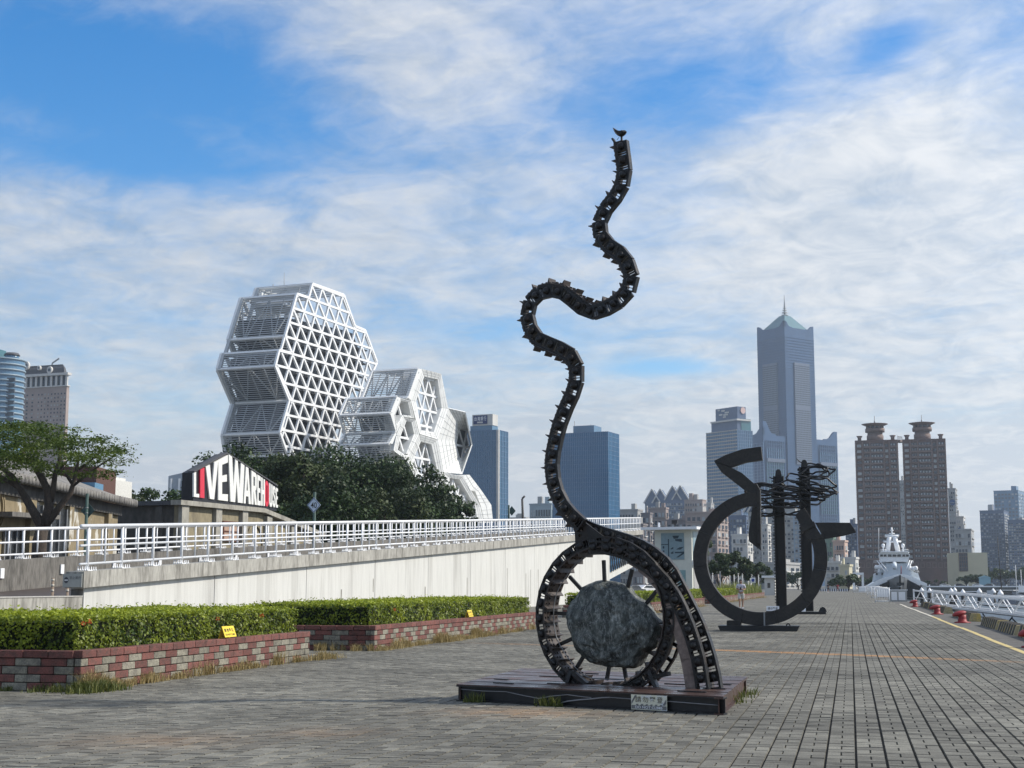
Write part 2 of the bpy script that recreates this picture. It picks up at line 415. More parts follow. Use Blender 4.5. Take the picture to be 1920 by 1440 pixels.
# ------------------------------------------------------------------ foliage helpers
def leaves(name, pts, nrm, size, m, parent=None, tint=None, aspect=0.55, jitter=0.6, rng=RNG, fold=True):
    """one mesh of many small leaf quads. pts Nx3, nrm Nx3 preferred facing, size scalar or N"""
    n = len(pts); pts = np.asarray(pts, float)
    nrm = np.asarray(nrm, float) + rng.normal(0, jitter, (n, 3))
    nrm /= np.linalg.norm(nrm, axis=1)[:, None] + 1e-9
    t = np.cross(nrm, rng.normal(0, 1, (n, 3))); t /= np.linalg.norm(t, axis=1)[:, None] + 1e-9
    b = np.cross(nrm, t)
    s = (np.ones(n) * size * rng.uniform(0.5, 1.45, n))[:, None]
    org = np.array(ORG[parent]) if parent is not None else np.zeros(3)
    v = np.empty((n, 4, 3)); p = pts - org
    v[:, 0] = p - t * s * 0.5
    v[:, 1] = p + b * s * 0.5 * aspect + nrm * s * 0.08
    v[:, 2] = p + t * s * 0.5
    v[:, 3] = p - b * s * 0.5 * aspect + nrm * s * 0.08
    me = bpy.data.meshes.new(name)
    me.vertices.add(n * 4); me.loops.add(n * 4); me.polygons.add(n)
    me.vertices.foreach_set('co', v.reshape(-1))
    me.loops.foreach_set('vertex_index', np.arange(n * 4, dtype=np.int32))
    me.polygons.foreach_set('loop_start', np.arange(0, n * 4, 4, dtype=np.int32))
    at_ = me.attributes.new('tint', 'FLOAT', 'FACE')
    tv = rng.random(n) if tint is None else np.clip(np.asarray(tint) + rng.normal(0, 0.15, n), 0, 1)
    at_.data.foreach_set('value', tv.astype(np.float32))
    me.update(calc_edges=True); me.materials.append(m)
    return link(name, me, None, parent)
def blob_points(centers, radii, per, rng=RNG, flat=0.7, shell=0.5):
    """leaf positions in clumps: mostly near each clump's surface"""
    P, Nn, T = [], [], []
    for c, r, k in zip(centers, radii, per):
        d = rng.normal(0, 1, (k, 3)); d /= np.linalg.norm(d, axis=1)[:, None]
        rr = r * (shell + (1 - shell) * rng.random(k)) ** 0.7
        q = d * rr[:, None] * np.array([1, 1, flat])
        P.append(np.asarray(c) + q); nn = d.copy(); nn[:, 2] += 0.5; Nn.append(nn)
        T.append(np.ones(k) * rng.random())
    return np.concatenate(P), np.concatenate(Nn), np.concatenate(T)

# ------------------------------------------------------------------ ground, promenade, water
EDGE = 4.95          # x of the quay edge
LCELL = 0.2405       # basket-weave module of the paving
def paving_material():
    m = bpy.data.materials.new('grey_concrete_paving'); m.use_nodes = True
    nt = m.node_tree; N, L = nt.nodes.new, nt.links.new; b = nt.nodes['Principled BSDF']
    b.inputs['Roughness'].default_value = 0.82; b.inputs['Specular IOR Level'].default_value = 0.3
    def mt(op, a, c=None, d=None, clamp=False):
        n = N('ShaderNodeMath'); n.operation = op; n.use_clamp = clamp
        for i, v in enumerate((a, c, d)):
            if v is None: continue
            if isinstance(v, (int, float)): n.inputs[i].default_value = v
            else: L(v, n.inputs[i])
        return n.outputs[0]
    def noise(scale, detail=5, stretch=(1, 1, 1)):
        mp = N('ShaderNodeMapping'); mp.inputs['Scale'].default_value = stretch; L(geo.outputs['Position'], mp.inputs['Vector'])
        n = N('ShaderNodeTexNoise'); L(mp.outputs[0], n.inputs['Vector']); n.inputs['Scale'].default_value = scale; n.inputs['Detail'].default_value = detail
        return n.outputs['Fac']
    def mix(f, a, c):
        n = N('ShaderNodeMix'); n.data_type = 'RGBA'; L(f, n.inputs[0])
        for i, v in ((6, a), (7, c)):
            if isinstance(v, tuple): n.inputs[i].default_value = (*v, 1)
            else: L(v, n.inputs[i])
        return n.outputs[2]
    def rng(v, a, c, lo=0.0, hi=1.0):
        n = N('ShaderNodeMapRange'); L(v, n.inputs['Value'])
        for k, q in zip(('From Min', 'From Max', 'To Min', 'To Max'), (a, c, lo, hi)): n.inputs[k].default_value = q
        return n.outputs[0]
    geo = N('ShaderNodeNewGeometry')
    tint = N('ShaderNodeAttribute'); tint.attribute_name = 'tint'
    rust = N('ShaderNodeAttribute'); rust.attribute_name = 'rust'
    far = N('ShaderNodeAttribute'); far.attribute_name = 'far'
    sx = N('ShaderNodeSeparateXYZ'); L(geo.outputs['Position'], sx.inputs[0])
    # per-cell random for the part of the paving that is one sheet
    cv = N('ShaderNodeCombineXYZ')
    L(mt('FLOOR', mt('DIVIDE', sx.outputs[0], LCELL / 2)), cv.inputs[0]); L(mt('FLOOR', mt('DIVIDE', sx.outputs[1], LCELL)), cv.inputs[1])
    wn = N('ShaderNodeTexWhiteNoise'); wn.noise_dimensions = '2D'; L(cv.outputs[0], wn.inputs['Vector'])
    ft = mt('ADD', mt('MULTIPLY', wn.outputs['Value'], far.outputs['Fac']), mt('MULTIPLY', tint.outputs['Fac'], mt('SUBTRACT', 1.0, far.outputs['Fac'])))
    base = mix(ft, (0.094, 0.090, 0.076), (0.205, 0.198, 0.167))
    big = rng(noise(0.35, 4), 0.35, 0.65, 0.72, 1.2)
    fine = rng(noise(60, 3), 0.3, 0.7, 0.72, 1.28)
    mid = rng(noise(6, 5), 0.3, 0.7, 0.84, 1.16)
    # joints of the far sheet
    fx = mt('FRACT', mt('DIVIDE', sx.outputs[0], LCELL)); jx = mt('LESS_THAN', mt('ABSOLUTE', mt('SUBTRACT', fx, 0.5)), 0.456)
    fy = mt('FRACT', mt('DIVIDE', sx.outputs[1], LCELL / 1.0)); jy = mt('LESS_THAN', mt('ABSOLUTE', mt('SUBTRACT', fy, 0.5)), 0.47)
    joint = mt('SUBTRACT', 1.0, mt('MULTIPLY', far.outputs['Fac'], mt('SUBTRACT', 1.0, mt('ADD', 0.22, mt('MULTIPLY', 0.78, mt('MULTIPLY', jx, jy))))))
    v = mt('MULTIPLY', mt('MULTIPLY', big, joint), mt('MULTIPLY', fine, mid))
    sc = N('ShaderNodeVectorMath'); sc.operation = 'SCALE'; L(base, sc.inputs[0]); L(v, sc.inputs['Scale'])
    rf = mt('MULTIPLY', rust.outputs['Fac'], rng(noise(3, 5), 0.28, 0.5), clamp=True)
    rc = mix(rf, sc.outputs[0], (0.36, 0.20, 0.09))
    L(rc, b.inputs['Base Color'])
    bp = N('ShaderNodeBump'); bp.inputs['Strength'].default_value = 0.35; bp.inputs['Distance'].default_value = 0.004
    L(noise(90, 3), bp.inputs['Height']); L(bp.outputs[0], b.inputs['Normal'])
    return m
M_PAVE = paving_material()
M_JOINT = mat('dark_joint_sand', (0.014, 0.013, 0.011), 0.95, 0, 0.3, 8)

def rust_at(x, y):
    """orange stain band across the paving, brown patches beside the plinth and left of the walk"""
    yc = np.interp(x, [-9.4, -3.4, 0.0, 2.7, 3.4], [35.4, 32.9, 30.9, 29.0, 28.4])
    d = abs(y - yc); a = np.interp(x, [-9.5, -8, -4.2, -3.4, 1.2, 2.4, 3.4], [0.0, 0.35, 0.30, 1.0, 1.0, 0.55, 0.2])
    r = a * min(1.0, 1.6*max(0.0, 1 - d / 0.45))
    r = max(r, 0.4 * math.exp(-((x + 3.6) / 0.8) ** 2 - ((y - 16.2) / 0.55) ** 2))
    r = max(r, 0.22 * math.exp(-((x + 6.2) / 0.8) ** 2 - ((y - 12.6) / 0.7) ** 2))
    r = max(r, 0.2 * math.exp(-((x + 5.0) / 0.5) ** 2 - ((y - 13.6) / 0.5) ** 2))
    return float(r)
PAVE_Y1 = 56.0
def xrange_at(y): return max(-10.9, -0.645 * y - 0.6), min(3.36, 0.122 * y + 0.5)
def build_promenade():
    rnd = random.Random(3)
    bed = MB(); bed.box(-21.0, EDGE, -12, 395, -4.0, -0.021)
    root = tag(bed.build('promenade', M_JOINT), kind='structure')
    # far paving sheet and side strips, one mesh: quads with far = 1
    sh = MB(); z = 0.0
    sh.quad((-21, PAVE_Y1, z), (3.36, PAVE_Y1, z), (3.36, 395, z), (-21, 395, z))
    sh.quad((-21, -12, z), (-10.9, -12, z), (-10.9, PAVE_Y1, z), (-21, PAVE_Y1, z))
    me = sh.mesh('paving_sheet', [M_PAVE]); a = me.attributes.new('far', 'FLOAT', 'FACE'); a.data.foreach_set('value', [1.0, 1.0])
    link('paving_sheet', me, None, root)
    bricks = []
    j0, j1 = int(9.6 / LCELL), int(PAVE_Y1 / LCELL)
    for j in range(j0, j1 + 1):
        y = j * LCELL
        if y + LCELL > PAVE_Y1: break
        xa, xb = xrange_at(y)
        ct = {}
        for i in range(math.floor(xa / LCELL), math.floor(xb / LCELL) + 1):
            x = i * LCELL; g, h = 0.0088, 0.0045
            if x + LCELL > 3.37: continue
            cellt = rnd.random()
            if (i + j) % 2 == 0: parts = [(x + g, x + LCELL/2 - h, y + h, y + LCELL - h), (x + LCELL/2 + h, x + LCELL - g, y + h, y + LCELL - h)]
            else: parts = [(x + g, x + LCELL - g, y + h, y + LCELL/2 - h), (x + g, x + LCELL - g, y + LCELL/2 + h, y + LCELL - h)]
            for p in parts:
                q_ = rnd.random(); bricks.append((p, -0.25 if q_ < 0.02 else 1.2 if q_ > 0.985 else 0.55 * cellt + 0.45 * rnd.random()))
    def view_ok(p):
        cx, cy = (p[0] + p[1]) / 2, (p[2] + p[3]) / 2
        r, f = cx * CA + cy * SA, -cx * SA + cy * CA
        return abs(r / f) < 0.345 and 1.4 / f * F_PX < 336
    near = sorted([k for k, (p, t) in enumerate(bricks) if view_ok(p)], key=lambda k: bricks[k][0][2] ** 2 + ((bricks[k][0][0] + 2.6) * 0.55) ** 2)[:300]
    nearset = set(near)
    V, Fc, T, Ru = [], [], [], []
    def brick_geo(p):
        x0, x1, y0, y1 = p; e = 0.003; dz = rnd.gauss(0, 0.0012)
        tl = [rnd.gauss(0, 0.0008) for _ in range(4)]
        return [(x0, y0, -0.02), (x1, y0, -0.02), (x1, y1, -0.02), (x0, y1, -0.02),
                (x0+e, y0+e, dz+tl[0]), (x1-e, y0+e, dz+tl[1]), (x1-e, y1-e, dz+tl[2]), (x0+e, y1-e, dz+tl[3])]
    FS = [(4,5,6,7),(0,1,5,4),(1,2,6,5),(2,3,7,6),(3,0,4,7)]
    for k, (p, t) in enumerate(bricks):
        r = rust_at((p[0]+p[1])/2, (p[2]+p[3])/2)
        g = brick_geo(p)
        if k in nearset:
            c = ((p[0]+p[1])/2, (p[2]+p[3])/2, 0)
            me = bpy.data.meshes.new('paver'); me.from_pydata([(q[0]-c[0], q[1]-c[1], q[2]) for q in g], [], FS)
            for nm, v in (('tint', t), ('rust', r)):
                a = me.attributes.new(nm, 'FLOAT', 'FACE'); a.data.foreach_set('value', [v] * 5)
            me.materials.append(M_PAVE)
            link('paver', me, None, root, c)
        else:
            b = len(V); V.extend(g); Fc.extend(tuple(q + b for q in f) for f in FS); T.extend([t] * 5); Ru.extend([r] * 5)
    me = bpy.data.meshes.new('pavers'); me.from_pydata(V, [], Fc)
    for nm, v in (('tint', T), ('rust', Ru)):
        a = me.attributes.new(nm, 'FLOAT', 'FACE'); a.data.foreach_set('value', v)
    me.materials.append(M_PAVE)
    tag(link('pavers', me, None, root), kind='stuff')
    return root
promenade = build_promenade()

# apron between the painted line and the quay edge
ap = MB(); ap.box(3.37, EDGE - 0.004, -12, 394.9, -0.021, -0.002)
struct('quay_apron', ap, mat('worn_apron_concrete', (0.105, 0.10, 0.09), 0.92, 0, 0.3, 1.5, (0.05, 0.048, 0.042), 0.45, 0.7, bump=0.3, bscale=30))
ln = MB()
y = 20.0
while y < 113:
    n = 4.6 + 1.5 * math.sin(y); ln.box(3.44 + 0.03 * math.sin(y * 1.3), 3.58 + 0.03 * math.sin(y * 1.3), y, y + n, -0.001, 0.003, 0 if y < 66 else 1); y += n + 0.06
struct('painted_line', ln, [M_ROADYEL, M_ROADWHT])

gd = MB()
gd.quad((-4200, -400, -0.05), (-20.9, -400, -0.05), (-20.9, 4300, -0.05), (-4200, 4300, -0.05))
gd.quad((-20.9, 394.8, -0.05), (EDGE, 394.8, -0.05), (EDGE, 4300, -0.05), (-20.9, 4300, -0.05))
gd.quad((-20.9, -400, -0.05), (EDGE, -400, -0.05), (EDGE, -11.9, -0.05), (-20.9, -11.9, -0.05))
struct('ground', gd, mat('city_ground', (0.10, 0.10, 0.095), 0.95, 0, 0.25, 0.05))
fq = MB(); fq.box(EDGE, 4300, 600, 4300, -4.0, 0.6)
struct('far_shore', fq, mat('far_quay_concrete', (0.085, 0.09, 0.09), 0.9, 0, 0.25, 0.1))
wt = MB(); wt.quad((-30, -400, -1.7), (4300, -400, -1.7), (4300, 4300, -1.7), (-30, 4300, -1.7))
def water_mat():
    m = bpy.data.materials.new('harbour_water'); m.use_nodes = True; nt = m.node_tree; N, L = nt.nodes.new, nt.links.new
    b = nt.nodes['Principled BSDF']; b.inputs['Base Color'].default_value = (0.10, 0.125, 0.13, 1); b.inputs['Roughness'].default_value = 0.12
    geo = N('ShaderNodeNewGeometry'); n = N('ShaderNodeTexNoise'); L(geo.outputs['Position'], n.inputs['Vector'])
    n.inputs['Scale'].default_value = 1.1; n.inputs['Detail'].default_value = 5
    bp = N('ShaderNodeBump'); bp.inputs['Strength'].default_value = 0.9; bp.inputs['Distance'].default_value = 0.12
    L(n.outputs['Fac'], bp.inputs['Height']); L(bp.outputs[0], b.inputs['Normal'])
    return m
struct('water', wt, water_mat())

# ------------------------------------------------------------------ serpent sculpture of excavator track on a steel plinth
FL, FR_, BR, BL = Vector((-4.74, 17.66, 0)), Vector((-1.39, 16.37, 0)), Vector((-1.37, 20.0, 0)), Vector((-4.72, 21.29, 0))
def build_plinth():
    t = thing('steel_plinth', (-3.05, 18.8, 0), 'low black steel plinth under the serpent sculpture, rust-brown plate top', 'plinth')
    top = MB(); zt = 0.2
    # deck of parallel plates running along the front edge
    n = 12
    for k in range(n):
        a, b_ = k / n, (k + 1) / n
        g = 0.004
        p = [FL.lerp(BL, a + g), FR_.lerp(BR, a + g), FR_.lerp(BR, b_ - g), FL.lerp(BL, b_ - g)]
        mb = MB(); dz = random.uniform(-0.004, 0.004)
        mb.prism([Vector((q.x, q.y, zt - 0.014 + dz)) for q in p], (0, 0, 0.014)); mb.build('deck_plate', M_DECK, t)
    # deck slots (dark welded bars standing a little proud)
    for (u, v, w) in ((0.12, 0.12, 0.08), (0.07, 0.3, 0.06), (0.2, 0.55, 0.12), (0.32, 0.2, 0.05), (0.83, 0.12, 0.1), (0.9, 0.3, 0.12), (0.74, 0.42, 0.1), (0.93, 0.5, 0.1), (0.25, 0.8, 0.15), (0.8, 0.72, 0.1)):
        a = FL.lerp(FR_, u).lerp(BL.lerp(BR, u), v); b_ = FL.lerp(FR_, min(0.98, u + w)).lerp(BL.lerp(BR, min(0.98, u + w)), v)
        mb = MB(); mb.bar((a.x, a.y, zt + 0.006), (b_.x, b_.y, zt + 0.006), 0.035, 0.012); mb.build('deck_bar', M_BLACK, t)
    # I-beam sides: web, lower and upper flange
    for nm, a, b_ in (('front_beam', FL, FR_), ('side_beam', FR_, BR), ('side_beam', BR, BL), ('side_beam', BL, FL)):
        d = (b_ - a).normalized(); out = Vector((d.y, -d.x, 0))
        mb = MB()
        mb.prism([a - out*0.045 + Vector((0,0,0.018)), b_ - out*0.045 + Vector((0,0,0.018)), b_ - out*0.055 + Vector((0,0,0.018)), a - out*0.055 + Vector((0,0,0.018))], (0, 0, 0.150))
        mb.prism([a, b_, b_ - out*0.1, a - out*0.1], (0, 0, 0.016))
        mb.prism([a + Vector((0,0,0.169)), b_ + Vector((0,0,0.169)), b_ - out*0.1 + Vector((0,0,0.169)), a - out*0.1 + Vector((0,0,0.169))], (0, 0, 0.015))
        mb.build(nm, M_BLACK if nm == 'front_beam' else M_DECK, t)
    # grey cable conduits stapled to the front web
    d = (FR_ - FL).normalized(); out = Vector((d.y, -d.x, 0)); Lf = (FR_ - FL).length
    def fp(u, z): return FL + d * (u * Lf) + out * (-0.03) + Vector((0, 0, z))
    m = mat('grey_conduit', (0.26, 0.26, 0.27), 0.5, 0, 0.1)
    for pts, r in (([(0.01, .14), (0.1, .13), (0.2, .135), (0.27, .10), (0.33, .075), (0.38, .11), (0.44, .135), (0.5, .12), (0.53, .115)], 0.006), ([(0.40, .02), (0.44, .06), (0.49, .085), (0.53, .10), (0.57, .12), (0.6, .128)], 0.009), ([(0.60, .128), (0.7, .12), (0.82, .115), (0.98, .10)], 0.006)):
        mb = MB(); mb.tube([fp(*p) for p in pts], r, 6); mb.build('conduit', m, t)
    return t
plinth = build_plinth()

# warning sign hung on the front of the plinth
def plinth_sign():
    d = (FR_ - FL).normalized(); out = Vector((d.y, -d.x, 0)); Lf = (FR_ - FL).length
    up = Vector((0, 0, 1)); u0 = 0.683; w, h = 0.455, 0.165
    o = FL + d * (u0 * Lf) + out * 0.012 + Vector((0, 0, 0.012))
    t = thing('warning_sign', o, 'small white sign reading DO NOT CLIMB on the front of the plinth', 'sign')
    mb = MB(); mb.prism([o, o + d*w, o + d*w + up*h, o + up*h], -out * 0.006)
    mb.build('sign_board', mat('faded_sign_white', (0.66, 0.65, 0.52), 0.5, 0, 0.08, 8, (0.6, 0.62, 0.64), 0.5, 0.6), t)
    ink = MB(); q = o + out * 0.003
    for k, ch in enumerate('請勿攀登'):
        put_text(ink, ch, q + d*(0.055 + 0.092*k) + up*0.083, d, up, 0.074, 0.066, 0, 0.006)
    ink.build('lettering', mat('faded_ink', (0.10, 0.09, 0.06), 0.7), t)
    st = MB()
    st.poly([q + d*x + up*y for x, y in ((0.006, 0.088), (0.05, 0.159), (0.075, 0.159), (0.006, 0.055))])
    st.poly([q + d*x + up*y for x, y in ((0.4, 0.058), (0.449, 0.13), (0.449, 0.085), (0.435, 0.058))])
    st.poly([q + d*x + up*y for x, y in ((0.006, 0.01), (0.449, 0.01), (0.449, 0.05), (0.006, 0.05))])
    for k in range(6):
        x = 0.06 + k*0.06; st.poly([q + d*a + up*b for a, b in ((x, 0.0502), (x+0.03, 0.0502), (x+0.04, 0.064), (x+0.012, 0.064))])
    st.build('stripe', mat('faded_grey_ink', (0.16, 0.16, 0.16), 0.6), t)
    wt_ = MB(); put_text(wt_, 'DO NOT CLIMB', q + out*0.002 + d*0.055 + up*0.015, d, up, 0.345, 0.028, 0, 0.012)
    wt_.build('lettering', M_WHITE, t)
plinth_sign()

BN = Vector((0.358, 0.934, 0)).normalized()     # away from the viewer
BE = Vector((BN.y, -BN.x, 0))                   # to the right, in the sculpture plane
P0 = on_z(1145, 1284, 0.2)
def S(x, y, off=0.0): return on_plane(x, y, P0 + BN * off, BN)

def link_meshes():
    """one pitch of track, length 1 along +X (scaled later), grouser side +Y, viewer side -Z"""
    shoe = MB()   # plate with a grouser rib; width along z
    shoe.box(-0.49, 0.49, 0.060, 0.074, -0.27, 0.27)
    shoe.add([(-0.40, 0.074, -0.27), (-0.24, 0.074, -0.27), (-0.36, 0.125, -0.27), (-0.40, 0.125, -0.27), (-0.40, 0.074, 0.27), (-0.24, 0.074, 0.27), (-0.36, 0.125, 0.27), (-0.40, 0.125, 0.27)],
             [(3,2,1,0),(4,5,6,7),(0,1,5,4),(1,2,6,5),(2,3,7,6),(3,0,4,7)])
    for bx in (-0.1, 0.2):
        for bz in (-0.2, -0.1, 0.1, 0.2):
            shoe.obox((bx, 0.081, bz), (0.055, 0, 0), (0, 0.007, 0), (0, 0, 0.012))
    ch = MB()     # side link: rails, boss block and two thin webs leaving slots
    w = 0.026
    ch.box(-0.5, 0.5, 0.036, 0.056, -w, w); ch.box(-0.5, 0.5, -0.072, -0.052, -w, w)
    ch.box(-0.5, 0.10, -0.052, 0.036, -w*1.1, w*1.1)
    ch.box(0.235, 0.275, -0.052, 0.036, -w*0.6, w*0.6); ch.box(0.41, 0.5, -0.052, 0.036, -w, w)
    # rounded boss
    n = 10; prof = [(1.0, 0.0), (0.93, 0.5), (0.7, 0.85), (0.35, 1.0)]
    vs, fs = [], []
    for i, (r, z) in enumerate(prof):
        for k in range(n):
            a = 2*math.pi*k/n; vs.append((-0.18 + 0.25*r*math.cos(a), -0.008 + 0.036*r*math.sin(a), -w*1.1 - 0.03*z))
    for i in range(len(prof)-1):
        for k in range(n): fs.append((i*n+k, (i+1)*n+k, (i+1)*n+(k+1) % n, i*n+(k+1) % n))
    fs.append(tuple((len(prof)-1)*n+k for k in reversed(range(n))))
    ch.add(vs, fs, 0, True)
    bk = MB()     # rear side link, lighter: rails and one web
    bk.box(-0.5, 0.44, 0.028, 0.056, -w, w); bk.box(-0.44, 0.5, -0.072, -0.046, -w, w); bk.box(-0.34, -0.12, -0.046, 0.028, -w*0.7, w*0.7)
    return shoe.mesh('track_shoe', [M_SHOE]), ch.mesh('chain_link', [M_RUST]), bk.mesh('chain_link', [M_RUST])
ME_SHOE, ME_CHAIN, ME_REAR = link_meshes()

def resample(pts, step, closed=False):
    pts = [Vector(p) for p in pts]
    if closed: pts = pts + [pts[0]]
    # Catmull-Rom smoothing
    out = []
    n = len(pts)
    for i in range(n - 1):
        p0 = pts[i-1] if i > 0 else (pts[-2] if closed else pts[0]*2 - pts[1])
        p1, p2 = pts[i], pts[i+1]
        p3 = pts[i+2] if i + 2 < n else (pts[1] if closed else pts[-1]*2 - pts[-2])
        for k in range(12):
            t = k / 12
            out.append(0.5*((2*p1) + (-p0+p2)*t + (2*p0-5*p1+4*p2-p3)*t*t + (-p0+3*p1-3*p2+p3)*t**3))
    out.append(pts[-1])
    Ls = [0.0]
    for i in range(1, len(out)): Ls.append(Ls[-1] + (out[i]-out[i-1]).length)
    m = max(2, round(Ls[-1] / step)); res = []; j = 0
    for k in range(m + 1):
        s = Ls[-1] * k / m
        while j < len(Ls) - 2 and Ls[j+1] < s: j += 1
        f = (s - Ls[j]) / max(1e-9, Ls[j+1] - Ls[j]); res.append(out[j].lerp(out[j+1], f))
    return res
def lay_track(parent, pts, side, wscale=1.0, zoff=0.0, width=1.0, chains=(-0.19, 0.19), shoes=True, sw=1.0):
    """chain of links through pts (points of the front chain); side +1 puts the shoes on the left of travel"""
    for i in range(len(pts) - 1):
        a, b_ = pts[i], pts[i+1]; d = b_ - a; Ln = d.length; t = d / Ln
        n = BN.cross(t) * side
        n.normalize()
        c = (a + b_) / 2 + BN * (zoff + (0.003 if i % 2 else 0.0))
        ws = wscale if not callable(wscale) else wscale(i / (len(pts) - 1))
        def Mx(ctr, sz, ws=ws):
            M = Matrix((( t.x*Ln*1.1, n.x*ws, BN.x*sz, ctr.x), (t.y*Ln*1.1, n.y*ws, BN.y*sz, ctr.y), (t.z*Ln*1.1, n.z*ws, BN.z*sz, ctr.z), (0, 0, 0, 1)))
            return M
        if shoes: inst('track_shoe', ME_SHOE, Mx(c + BN * 0.21 * width + n * 0.06 * ws * (1 - sw), width, ws * sw), parent)
        for cz in chains:
            inst('chain_link', ME_CHAIN if cz < 0 else ME_REAR, Mx(c + BN * (0.21 + cz) * width, ws), parent)

# paths in photograph pixels, unprojected on the sculpture's own upright plane
ZC = 4.113
def Zp(x, y): return (980 + x / ZC, 970 + y / ZC)
BODY = [(1164, 268), (1168, 300), (1170, 330), (1160, 360), (1140, 385), (1126, 408), (1123, 435), (1140, 460), (1165, 478), (1181, 505), (1183, 530), (1170, 555), (1142, 575), (1110, 585), (1085, 572), (1060, 550), (1032, 543), (1005, 552), (990, 575), (990, 605), (1006, 635), (1040, 650), (1070, 667), (1082, 700), (1072, 740), (1054, 780), (1040, 830), (1034, 875), (1042, 920), (1060, 955), (1090, 985)]
TAIL = [(1090, 985), (1125, 1000), (1165, 1012), (1200, 1025), (1232, 1045), (1256, 1070), (1272, 1100), (1290, 1135), (1308, 1172), (1322, 1212), (1333, 1250), (1340, 1290)]
LEG = [Zp(520, 238), Zp(640, 240), Zp(740, 262), Zp(850, 306), Zp(960, 378), Zp(1060, 470), Zp(1150, 590), Zp(1230, 745), Zp(1300, 930), Zp(1350, 1110), Zp(1385, 1330)]

serpent = thing('serpent_sculpture', (P0.x, P0.y, 0.2), 'tall twisting serpent sculpture of black excavator track rising from a wheel on a steel plinth', 'sculpture')
lay_track(serpent, resample([S(*p) for p in BODY], 0.185), 1, lambda f: 1.38, 0, 0.30, chains=(-0.19,), sw=0.82)
lay_track(serpent, resample([S(*p, 0.16) for p in TAIL], 0.185)[0:], 1, 1.3, 0, 0.32, chains=(-0.19,))
M_COVER = mat('bare_brown_plate', (0.20, 0.155, 0.135), 0.5, 0.2, 0.25, 4, (0.09, 0.07, 0.06), 0.5, 0.75, bump=0.15)
lg = resample([S(*p) for p in LEG], 0.185)
lay_track(serpent, lg, 1, 1.3, 0, 0.4, shoes=False, chains=(-0.19,))
for i in range(3, len(lg) - 1):      # smooth cover plates along the inner edge of the leg
    a, b_ = lg[i], lg[i+1]; tt = (b_ - a).normalized(); nn = BN.cross(tt)
    k0, k1 = 0.085, 0.085 + 0.13 * min(1.0, (i - 2) / 8.0)
    mb = MB(); mb.prism([a + nn*k0, b_ + nn*k0, b_ + nn*k1 + tt*0.004, a + nn*k1], BN*0.05); mb.build('cover_plate', M_COVER, serpent)
# wheel: round in the plane
WC = S(*Zp(620, 765)); WR = 0.915
wpts = [WC + BE * (WR * math.cos(a)) + Vector((0, 0, 1)) * (WR * math.sin(a)) for a in [math.pi/2 - 2*math.pi*k/30 for k in range(31)]]
lay_track(serpent, wpts, 1, 0.95, 0, 0.62)
# gusset plate with round holes between body and wheel
def gusset():
    outl = [Zp(395, 20), Zp(470, 30), Zp(600, 130), Zp(720, 210), Zp(800, 250), Zp(640, 222), Zp(500, 232), Zp(395, 275), Zp(405, 190), Zp(400, 100)]
    holes = [(455, 95, 11), (418, 103, 8), (441, 140, 13), (508, 175, 12), (568, 175, 12), (473, 210, 13), (417, 215, 14), (655, 208, 9)]
    bm = bmesh.new()
    vs = [bm.verts.new(S(*p, 0.03)) for p in outl]
    es = [bm.edges.new((vs[i], vs[(i+1) % len(vs)])) for i in range(len(vs))]
    for (x, y, r) in holes:
        hv = [bm.verts.new(S(*Zp(x + r*math.cos(a), y + r*1.05*math.sin(a)), 0.03)) for a in [2*math.pi*k/12 for k in range(12)]]
        es += [bm.edges.new((hv[i], hv[(i+1) % 12])) for i in range(12)]
    bmesh.ops.triangle_fill(bm, use_beauty=True, edges=es)
    g = bmesh.ops.extrude_face_region(bm, geom=bm.faces[:])
    bmesh.ops.translate(bm, verts=[v for v in g['geom'] if isinstance(v, bmesh.types.BMVert)], vec=BN * 0.03)
    bmesh.ops.recalc_face_normals(bm, faces=bm.faces[:])
    for v in bm.verts: v.co -= ORG[serpent]
    me = bpy.data.meshes.new('gusset_plate'); bm.to_mesh(me); bm.free()
    link('gusset_plate', me, M_RUST, serpent)
gusset()
# spokes gripping the boulder
HUBZ = 0.14
SPOKES = [((625, 330), (632, 495)), ((845, 400), (806, 560)), ((1035, 565), (955, 665)), ((1185, 798), (1050, 830)), ((1065, 1088), (940, 1010)), ((802, 1270), (780, 1140)), ((648, 1255), (672, 1125)), ((408, 1175), (480, 1055)), ((270, 988), (400, 928)), ((185, 738), (390, 743)), ((360, 455), (475, 580))]
for a, b_ in SPOKES:
    pa, pb = S(*Zp(*a), HUBZ), S(*Zp(*b_), HUBZ)
    mb = MB(); mb.bar(pa, pb, 0.045, 0.036, BN); mb.build('spoke', M_RUST, serpent, 0.004)
# feet and stays
for a, b_ in (((378, 1185), (348, 1275)), ((385, 1190), (500, 1290)), ((985, 1195), (1035, 1318)), ((1010, 1230), (1130, 1205))):
    mb = MB(); mb.bar(S(*Zp(*a), -0.02), S(*Zp(*b_), -0.05), 0.05, 0.07, BN); mb.build('foot_bracket', M_RUST, serpent)
for k in (1, 2, 4):
    pass
# thin cable looping inside the wheel
mb = MB(); mb.tube([WC + BN*0.1 + BE*(0.78*math.cos(a)) + Vector((0, 0, 0.78*math.sin(a) + 0.02*math.sin(7*a))) for a in [R(60) + R(250)*k/40 for k in range(41)]], 0.006, 5)
mb.build('cable', M_GREY, serpent)

